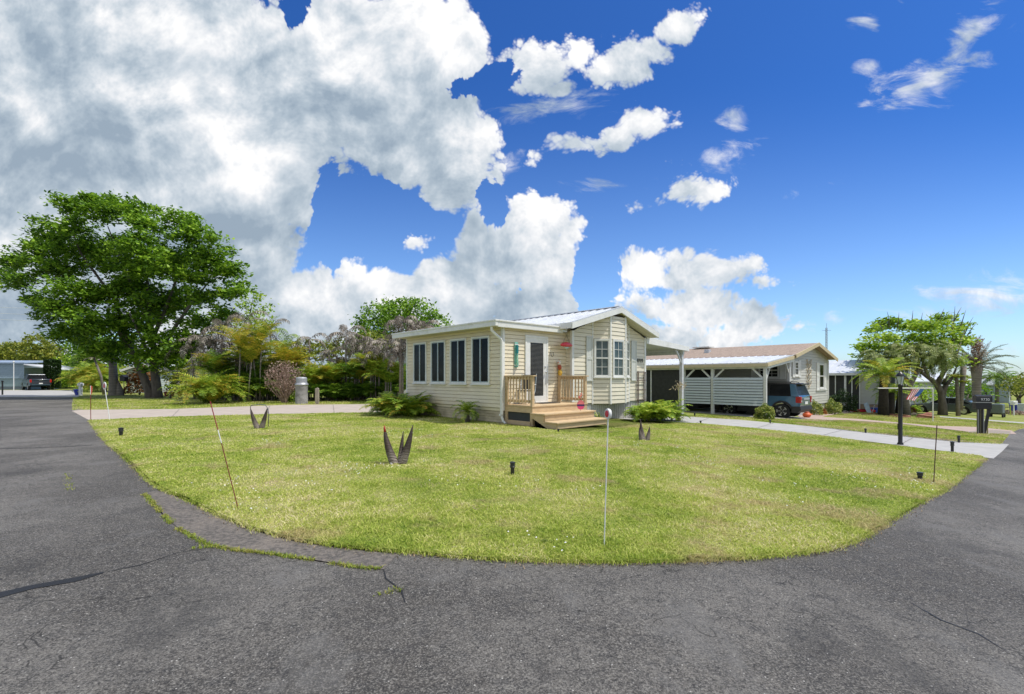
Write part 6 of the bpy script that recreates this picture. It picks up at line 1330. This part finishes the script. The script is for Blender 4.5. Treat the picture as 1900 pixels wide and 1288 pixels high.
def mailbox():
    b = G(1822,806); k = b.y/FPX; t = thing('mailbox', 'black mailbox numbered 9730 on a dark two-legged stand at the road edge', 'mailbox', b, R(-14)); 
    z = lambda py: (806-py)*k
    Lh = .265
    m = MB(); m.box(-Lh,-.11,z(759),Lh,.11,z(747.5)); m.build('newspaper_tray', BLACK, t, bevel=.008)
    m = MB(); m.box(-Lh-.01,-.12,z(747.3),Lh+.01,.12,z(746)); m.build('platform', mat('pale_plastic', (.45,.45,.44), .5), t)
    m = MB(); h0, h1 = z(745.9), z(733); n = 10; hr = .115
    prof = [(-hr,h0),(hr,h0),(hr,h1-.09)]+[(hr*math.cos(a), h1-.09+.09*math.sin(a)) for a in [math.pi*i/n for i in range(1,n)]]+[(-hr,h1-.09)]
    m.prism(prof, 'x', -Lh+.015, Lh-.015); bx = m.build('box', mat('black_satin', (.014,.014,.016), .25), t, smooth='auto', bevel=.004)
    m = MB(); p2 = [(p[0]*1.06, h0+(p[1]-h0)*1.035) for p in prof]; m.prism(p2, 'x', Lh-.015, Lh+.012); m.build('door', MATS['black_satin'], t, smooth='auto')
    m = MB(); m.box(-Lh-.02,-.125,h1-.035,Lh+.0,-.118,h1-.02); m.build('trim_strip', BLACK, t)
    text('number', '9730', .145, t, (.04,-.1175,h0+.095), (R(90),0,0), mat('number_white', (.8,.8,.8), .5))
    m = MB(); m.box(Lh-.06,.118,h0+.06,Lh-.04,.13,h1+.10); m.box(Lh-.10,.118,h1+.04,Lh-.02,.13,h1+.10); m.build('signal_flag', BLACK, t)
    for x in (-.12,.0): m = MB(); m.box(x-.035,-.04,-.1,x+.035,.04,z(759)); m.build('leg', BLACK, t); 
    m = MB(); m.box(-.155-.012,-.06,-.1,-.155+.004,-.045,z(760)); m.box(.02,-.06,-.1,.04,-.045,z(760)); m.build('leg_edge', mat('aluminium_strip', (.5,.5,.5), .4, metal=.5), t)
    m = MB(); m.beam((.06,.0,.02),(.24,.0,z(759)),.06,.09); m.build('brace', BLACK, t)
    m = MB(); m.box(.19,.03,-.1,.225,.065,z(759)); m.build('stake', mat('bamboo', (.35,.30,.12), .7), t)
mailbox()
def far_mailbox():
    b = G(1881,771); k = b.y/FPX; t = thing('mailbox', 'white oblong mailbox on a thin white post at the far right', 'mailbox', b, R(20)); z = lambda py: (771-py)*k
    m = MB(); m.box(-.38,-.15,z(751.5),.38,.15,z(744)); m.build('box', WHITE, t, bevel=.05); m = MB(); m.box(-.05,-.04,-.1,.05,.04,z(751.6)); m.build('post', WHITE, t)
    m = MB(); m.box(-.33,-.156,z(749),-.08,-.1515,z(746.5)); m.build('name_strip', mat('faded_lettering', (.12,.12,.12), .7, col2=(.5,.5,.5), scale=30, var=.1), t)
    t = thing('marker_stake', 'yellow-green stake standing just left of the far white mailbox post', 'stake', b+Vector((-.32,0,0))); m = MB(); m.box(-.03,-.03,-.1,.03,.03,z(753)); m.build('stake', mat('lime_plastic', (.5,.6,.06), .5), t)
    t = thing('recycling_bin', 'bright blue wheeled bin beside the far white mailbox', 'bin', G(1889,768)+Vector((.2,.6,0)), R(30)); m = MB(); vs = [(s*.30*q,u*.30*q,zz) for zz, q in ((.08,.82),(1.0,1.)) for s,u in ((-1,-1),(1,-1),(1,1),(-1,1))]; m.add(vs, [(0,3,2,1),(4,5,6,7),(0,1,5,4),(1,2,6,5),(2,3,7,6),(3,0,4,7)]); BB = mat('blue_plastic', (.01,.03,.42), .4); m.build('bin_body', BB, t, bevel=.02)
    m = MB(); m.box(-.32,-.33,1.0,.32,.34,1.07); m.build('lid', BB, t, bevel=.02); m = MB(); m.lathe([(.12,0),(.12,.004)], c=(0,0,0), n=16, M=Matrix.Translation((0,-.292,.68)) @ Matrix.Rotation(R(87),4,'X')); m.build('emblem', mat('faded_white', (.35,.45,.7), .5), t)
    for s in (-1,1): m = MB(); m.lathe([(.08,-.03),(.08,.03)], n=14, M=Matrix.Translation((s*.25,.28,.08)) @ Matrix.Rotation(R(90),4,'Y')); m.build('wheel', BLACK, t)
    t = thing('bin', 'pale grey bin right of the blue bin at the picture edge', 'bin', G(1900,769)+Vector((.2,.4,0)), R(25)); m = MB(); m.add([(x*.9,y*.9,zz) for x,y,zz in vs], [(0,3,2,1),(4,5,6,7),(0,1,5,4),(1,2,6,5),(2,3,7,6),(3,0,4,7)]); m.build('bin_body', mat('pale_bin', (.55,.6,.6), .5), t, bevel=.02); m = MB(); m.box(-.3,-.3,1.0,.3,.3,1.06); m.build('lid', MATS['pale_bin'], t, bevel=.02)
far_mailbox()
def grey_cart():
    t = thing('utility_cart', 'small boxy grey wheeled cart standing right behind the black mailbox', 'cart', GP(1850,39), R(35)); m = MB(); m.box(-.42,-.4,.30,.42,.4,1.10); m.build('box', mat('trailer_grey', (.15,.18,.19), .45, metal=.3), t, bevel=.08); 
    m = MB(); m.box(.40,-.38,.2,.47,.38,1.05); m.build('tailboard', mat('navy_panel', (.02,.03,.05), .5), t)
    for x in (-.3,.3):
        for y in (-.38,.38): m = MB(); m.lathe([(.15,-.05),(.15,.05)], n=16, M=Matrix.Translation((x,y,.15)) @ Matrix.Rotation(R(90),4,'X')); m.build('wheel', RUB, t)
grey_cart()

# things hung on the house and porch
def house_things():
    t = thing('wall_thermometer', 'narrow teal and green glass ornament hung left of the glazed door', 'wall ornament', hp(.54,-.03,1.80), A0)
    m = MB(); m.box(-.075,-.03,.0,.075,.0,.80); m.build('back_plate', mat('aqua_glass', (.10,.36,.34), .2, col2=(.20,.50,.36), scale=7), t, bevel=.02); m = MB(); m.tube([(0,-.05,.45),(0,-.05,.70)],.05,10); m.build('teal_band', mat('teal', (.01,.22,.24), .3), t, smooth='auto'); m = MB(); m.tube([(0,-.05,.06),(0,-.05,.40)],[.055,.03],10); m.build('green_tube', mat('sea_green', (.05,.32,.16), .25, col2=(.4,.6,.5), scale=22), t, smooth='auto')
    for z in (.72,.05): m = MB(); m.box(-.08,-.035,z,.08,-.001,z+.03); m.build('clip', WHITE, t)
    t = thing('hanging_glider', 'red boat-shaped hanging ornament under the porch eave by the white corner post', 'hanging ornament', hp(2.68,-.30,2.60), A0)
    m = MB(); n = 12
    rings = [((i/n-.5)*.62, .012+.075*math.sin(math.pi*i/n)**.7) for i in range(n+1)]; m.tube([(x,0,.02*math.cos(x*6)) for x, r in rings],[r for x, r in rings],10); m.build('body', mat('ornament_red', (.62,.02,.05), .3, col2=(.65,.10,.12)), t, smooth=True)
    m = MB(); m.tube([(-.12,-.0,-.07),(0,0,-.10),(.12,0,-.07)],[.02,.05,.02],8); m.build('pale_belly', mat('mint', (.5,.68,.55), .5), t, smooth=True); m = MB(); m.tube([(-.2,0,.04),(0,0,.36),(.2,0,.04)],.005,5); m.build('hanger', BLACK, t)
    m = MB()
    for i in range(9): m.lathe([(.001,-.012),(.028 if i % 2 else .016,0),(.001,.012)], c=(.02,0,-.16-i*.075), n=8)
    m.tube([(.02,0,-.08),(.02,0,-.8)],.003,4); m.build('bead_string', mat('pearl', (.7,.65,.5), .3), t, smooth=True)
    t = thing('painted_bird', 'white, orange and yellow carved bird figure perched on the right deck railing', 'figurine', hp(2.57,-.10,1.54), A0)
    m = MB(); m.tube([(0,0,0),(.01,0,.12),(0,0,.22)],[.06,.08,.05],12); m.build('base', mat('figure_yellow', (.72,.45,.06), .6), t, smooth=True); m = MB(); m.tube([(0,0,.20),(-.02,0,.30),(-.03,0,.38)],[.05,.075,.05],12); m.build('body', mat('figure_orange', (.42,.08,.03), .6), t, smooth=True)
    m = MB(); m.tube([(-.03,0,.37),(-.05,0,.45),(-.04,0,.50),(-.03,0,.53)],[.045,.07,.05,.01],12); h = m.build('head', mat('figure_white', (.75,.70,.62), .6), t, smooth=True); m = MB(); m.tube([(-.10,-.02,.46),(-.17,-.03,.43)],[.022,.004],6); m.build('beak', MATS['figure_orange'], h); m = MB(); m.tube([(-.03,0,.52),(-.06,0,.58)],[.012,.004],5); m.build('crest', MATS['figure_orange'], h)
    t = thing('porch_chair', 'dark folding chair standing behind the left deck railing', 'chair', hp(.62,-.42,.64), A0+R(-60)); BK = mat('chair_fabric', (.02,.022,.025), .8)
    m = MB(); m.box(-.24,-.22,.40,.24,.22,.43); m.build('seat', BK, t); m = MB(); m.beam((0,.22,.46),(0,.34,.92),.44,.02,(0,1,0)); m.build('backrest', BK, t)
    for x in (-.24,.24):
        m = MB(); m.tube([(x,-.24,0),(x,.2,.44),(x,.35,.95)],.012,6); m.build('leg', ALU, t); m = MB(); m.tube([(x,.26,0),(x,-.2,.42)],.012,6); m.build('leg', ALU, t); m = MB(); m.box(x-.02,-.2,.60,x+.02,.24,.62); m.build('armrest', WHITE, t)
    t = thing('doormat', 'dark doormat lying on the deck boards before the glazed door', 'doormat', hp(1.5,-.45,.638), A0); m = MB(); m.box(-.42,-.25,0,.42,.25,.015); m.build('mat', mat('mat_fibre', (.05,.045,.04), .95, bump=.8, bscale=90), t)
    t = thing('garden_hook_sign', 'pink and purple oval sign topped by a flamingo standing on the upper step', 'ornament', hp(1.86,-1.60,.43), R(6))
    m = MB(); m.tube([(0,.03,0),(0,.03,.52)],.006,6); m.build('rod', BLACK, t)
    zc, rz_, rx = .18, .150, .12
    def lens(name, z0, z1, c, y):
        m = MB(); n = 16; P = []
        for i in range(n+1): zz = z0+(z1-z0)*i/n; w = rx*math.sqrt(max(0,1-((zz-zc)/rz_)**2)); P.append((w, zz))
        poly = [(w,z) for w,z in P]+[(-w,z) for w,z in reversed(P)]; m.prism(poly, 'y', y, y+.02); m.build(name, c, t)
    lens('top_panel', zc+.02, zc+rz_, mat('coral', (.80,.20,.22), .5), -.01); lens('band', zc-.035, zc+.019, mat('violet', (.06,.03,.12), .5), -.012); lens('bottom_panel', zc-rz_, zc-.036, mat('hot_pink', (.78,.08,.22), .5), -.01)
    m = MB(); m.tube([(-.02,.0,.38),(-.05,.0,.43),(.0,.0,.47),(.05,0,.50),(.02,0,.54),(-.03,.0,.53)],[.03,.035,.02,.012,.014,.012],8); m.build('flamingo', mat('flamingo', (.80,.22,.18), .5), t, smooth=True)
    t = thing('trellis', 'brown wooden ladder trellis leaning at the right corner of the front wall', 'trellis', hp(7.32,-.34,-.20), A0); m = MB(); TW = mat('weathered_wood', (.17,.125,.10), .85, col2=(.10,.075,.06), scale=8)
    for x in (-.30,-.2,.2,.30): m.box(x-.015,-.01,0,x+.015,.015,1.92)
    for z in (.35,.75,1.15,1.55,1.86): m.box(-.31,-.026,z,.31,-.0105,z+.035)
    m.build('lattice', TW, t)
    t = thing('wall_hook', 'small wire hook ornament right of the door', 'hook', hp(2.22,-.03,2.22), A0); m = MB(); m.tube([(-.07,-.02,.12),(-.06,-.03,0),(0,-.04,-.03),(.06,-.03,0),(.07,-.02,.12)],.008,6); m.build('hook', BLACK, t)
house_things()

def left_side_things():
    t = thing('gas_tank', 'weathered grey upright cylinder with a silver domed cap among the palms', 'tank', G(559.5,749.5)); k = G(559.5,749.5).y/FPX
    m = MB(); m.lathe([(.35,-.05),(.35,.02),(.335,.05),(.325,.9),(.34,1.02)], n=28); m.build('cylinder', mat('stained_grey', (.31,.30,.285), .75, col2=(.22,.215,.20), scale=4, bump=.4, dirt=(.14,.13,.12), dirtamt=.8, dirtscale=4.), t, smooth='auto')
    m = MB(); m.lathe([(.34,1.03),(.37,1.08),(.35,1.15),(.29,1.20)], n=28); m.build('shoulder', mat('galvanised', (.42,.43,.45), .45, metal=.5), t, smooth='auto'); m = MB(); m.lathe([(.29,1.20),(.295,1.45),(.25,1.50),(.13,1.52)], n=28); m.build('cap', mat('dull_silver', (.40,.42,.45), .55, metal=.3), t, smooth='auto')
    t = thing('wooden_post', 'short weathered wooden post right of the grey tank', 'post', G(588.5,750)); m = MB(); m.prism([(-.09,0),(.09,0),(.09,.86),(.02,.92),(-.09,.88)],'y',-.07,.07); m.build('post', mat('grey_wood', (.40,.35,.28), .85, col2=(.25,.21,.17), stretch=(1,1,.3), scale=10), t)
    b = G(149.5,734); k = b.y/FPX; t = thing('white_post', 'short white capped post with a blue planter by the left road end', 'post', b); m = MB(); m.box(-.09,-.09,-.1,.09,.09,18*k); m.build('shaft', WHITE, t); m = MB(); m.box(-.16,-.16,18*k,.16,.16,22*k); m.prism([(-.16,22*k),(.16,22*k),(0,24*k)],'y',-.16,.16); m.build('cap', WHITE, t, bevel=.02)
    t = thing('planter_pot', 'small blue pot at the foot of the white capped post', 'pot', G(145,733.5)); m = MB(); m.lathe([(.18,0),(.28,.3),(.32,.5),(.30,.52)], n=16); m.build('pot', mat('cobalt', (.03,.05,.35), .3), t, smooth='auto'); V, F = leaf_arrays(rng.normal(size=(80,3))*.15+np.array([0,0,.6]), .14); np_mesh('leaves', V, F, L_BRI, t)
    t = thing('white_pole', 'slim white pole standing in front of the blue-grey home', 'pole', GP(25.5,55)); m = MB(); m.tube([(0,0,-.1),(0,0,3.3)],.04,8); m.build('pole', WHITE, t); m = MB(); m.lathe([(.09,3.3),(.11,3.38),(.02,3.45)], n=10); m.build('finial', WHITE, t)
    t = thing('dark_post', 'short black post at the left picture edge of the road end', 'post', G(4.5,733)); m = MB(); m.tube([(0,0,-.1),(0,0,1.15)],.06,8); m.build('post', BLACK, t); m = MB(); m.lathe([(.09,1.15),(.09,1.22),(.02,1.26)], n=10); m.build('cap', BLACK, t)
    for px, lab in ((309,'left small red clay pot on the grass behind the shade tree'),(319,'middle small red clay pot on the grass behind the shade tree'),(334,'right small red clay pot beside the yellow palm bush')):
        t = thing('clay_pot', lab, 'pot', G(px,735.5), 0, 'small clay pots'); m = MB(); m.lathe([(.12,0),(.18,.28),(.21,.30),(.21,.36),(.17,.36)], n=14); m.build('pot', mat('terracotta', (.32,.09,.06), .8), t, smooth='auto'); V, F = leaf_arrays(rng.normal(size=(60,3))*.12+np.array([0,0,.5]), .12); np_mesh('leaves', V, F, L_CRO, t)
    t = thing('bird_house', 'dark box on a thin pole left of the croton bush', 'bird house', G(230,734)); m = MB(); m.tube([(0,0,-.1),(0,0,1.2)],.03,6); m.build('pole', BLACK, t); m = MB(); m.box(-.2,-.2,1.2,.2,.2,1.55); m.prism([(-.25,1.55),(.25,1.55),(0,1.75)],'y',-.25,.25); m.build('box', BLACK, t)
    # overhead lines far left
    for i, (y0, y1) in enumerate(((561,567),(573.5,577),(585,588.5))):
        Y = 95; a = at(-420,y0-16,Y); e = at(520,y1+16,Y); pts = [a.lerp(e,q/12)-Vector((0,0,.9*math.sin(math.pi*q/12))) for q in range(13)]; b = Vector(a); t = thing('power_line', ('topmost','middle','lowest')[i]+' of three pale overhead wires crossing the sky at the left', 'cable', b, 0, 'overhead wires'); m = MB(); m.tube([p-b for p in pts], .035, 5); m.build('wire', mat('pale_cable', (.6,.62,.65), .5), t)
left_side_things()

def right_side_things():
    b = GP(1533.5,95); t = thing('radio_mast', 'thin lattice radio mast rising behind the grey home roof', 'mast', b); h = at(1533.5,604,95).z-b.z; m = MB(); r = .22
    for i in range(3): a = 2*math.pi*i/3; m.tube([(r*math.cos(a),r*math.sin(a),0),(r*.7*math.cos(a),r*.7*math.sin(a),h*.97)],.04,5)
    for j in range(26):
        z0, z1 = h*j/27, h*(j+1)/27
        for i in range(3): a, c = 2*math.pi*i/3, 2*math.pi*(i+1)/3; m.tube([(r*math.cos(a),r*math.sin(a),z0),(r*math.cos(c),r*math.sin(c),z1)],.02,4)
    m.build('lattice', mat('mast_steel', (.33,.35,.37), .5, metal=.4), t); m = MB(); m.tube([(0,0,h*.95),(0,0,h*1.03)],.03,5); m.beam((-.9,0,h*.93),(.9,0,h*.93),.05,.05); m.build('antenna', MATS['mast_steel'], t)
    ROCK = mat('red_rock', (.33,.14,.09), .9, col2=(.22,.10,.07), scale=5, bump=.8, bscale=12)
    def rock(name, label, p, s, m=ROCK, cat='rock'):
        bm = bmesh.new(); bmesh.ops.create_icosphere(bm, subdivisions=3, radius=1); r = random.Random(len(label))
        for v in bm.verts: n = v.co.normalized(); k = 1+.16*math.sin(n.x*4+r.random()*.1)+.13*math.cos(n.y*5+1)+.1*math.sin(n.z*7+n.x*3); v.co = Vector((n.x*s[0]*k,n.y*s[1]*k,max(-.05,n.z*s[2]*k+s[2]*.5)))
        me = bpy.data.meshes.new(name); bm.to_mesh(me); bm.free(); o = bpy.data.objects.new(name, me); COL.objects.link(o); me.materials.append(m); o.location = p; tag(o, label, cat)
    rock('rock', 'reddish brown boulder on the grass below the dark sedan', G(1717,776), (.52,.4,.22)); rock('rock', 'low pale stone beside the orange planting bed', G(1694,770), (.25,.2,.1), mat('pale_rock', (.45,.36,.27), .9))
    # brick ring and bed
    b = G(1650,773); t = thing('brick_edging', 'low ring of red bricks around the cycad bed', 'edging', b); m = MB(); n = 30
    for i in range(n): a = 2*math.pi*i/n; M = Matrix.Translation((1.25*math.cos(a), 1.25*math.sin(a)+.35, 0)) @ Matrix.Rotation(a,4,'Z'); m.box(-.06,-.11,-.08,.06,.11,.09,M)
    m.build('bricks', mat('red_brick', (.38,.17,.11), .85, col2=(.26,.12,.08), scale=6), t)
    shrub('croton', 'orange flowering bush at the left front corner of the dark sedan', G(1683,766), .62, L_CRO, .12, 900, h=.8); shrub('small_bush', 'green leafy plant right of the orange flowering bush', G(1697,764), .5, L_BRI, .12, 600, h=1.)
    t = thing('garden_urn', 'bright orange round pot lying behind the SUV', 'pot', G(1497,775)); m = MB(); m.lathe([(.09,0),(.18,.07),(.21,.15),(.17,.24),(.11,.28),(.13,.31),(.10,.31)], n=20); m.build('pot', mat('orange_glaze', (.72,.14,.035), .5), t, smooth='auto'); m = MB(); m.tube([(.2,0,.15),(.32,0,.20)],[.035,.015],8); m.build('spout', MATS['orange_glaze'], t)
    t = thing('planter_box', 'white flared planter box beside the flowering bush', 'planter', G(1562,763), A0); m = MB(); vs = [(s*.42*q,u*.25*q,zz) for zz, q in ((0,.78),(.62,1.)) for s,u in ((-1,-1),(1,-1),(1,1),(-1,1))]; m.add(vs, [(0,3,2,1),(4,5,6,7),(0,1,5,4),(1,2,6,5),(2,3,7,6),(3,0,4,7)]); m.build('box', WHITE, t, bevel=.01); m = MB(); m.box(-.45,-.28,.62,.45,.28,.66); m.build('rim', WHITE, t)
    Y = 36
    t = thing('kayak', 'small red boat lying on the ground before the third house', 'kayak', GP(1604,Y), R(-10)); m = MB(); m.tube([(-1.0,0,.16),(-.6,0,.12),(0,0,.11),(.6,0,.12),(1.0,0,.16)],[.02,.13,.17,.13,.02],10); m.build('hull', mat('kayak_red', (.55,.02,.03), .4), t, smooth=True); m = MB(); m.box(-.25,-.1,.24,.25,.1,.285); m.build('cockpit', BLACK, t)
    t = thing('storage_tub', 'blue plastic tub left of the taller cycad trunk', 'tub', GP(1631,Y)); m = MB(); m.box(-.42,-.25,0,.42,.25,.36); m.build('tub', mat('tub_blue', (.03,.10,.50), .4), t, bevel=.04); m = MB(); m.box(-.46,-.28,.36,.46,.28,.42); m.build('lid', MATS['tub_blue'], t, bevel=.01)
    t = thing('folded_chair', 'pale blue folded garden chair leaning by the red boat', 'chair', GP(1615,Y-.3), R(15)); m = MB(); m.beam((-.1,0,.0),(-.35,.1,.75),.4,.04,(0,1,0)); m.build('backrest', mat('pale_blue_cloth', (.42,.52,.62), .7), t); m = MB(); m.tube([(-.1,-.2,.0),(.15,-.2,.62)],.02,6); m.build('leg', ALU, t); m = MB(); m.tube([(-.1,.2,.0),(.15,.2,.62)],.02,6); m.build('leg', ALU, t)
    shrub('ground_bush', 'low brown dry plant at the foot of the far white mailbox', G(1868,768), .55, mat('dry_leaf', (.28,.22,.17), .9), .12, 500, h=.6, stem=False); shrub('ground_bush', 'low pinkish plant right of the far mailbox post', G(1888,770), .6, L_PINK, .12, 500, h=.6, stem=False)
right_side_things()
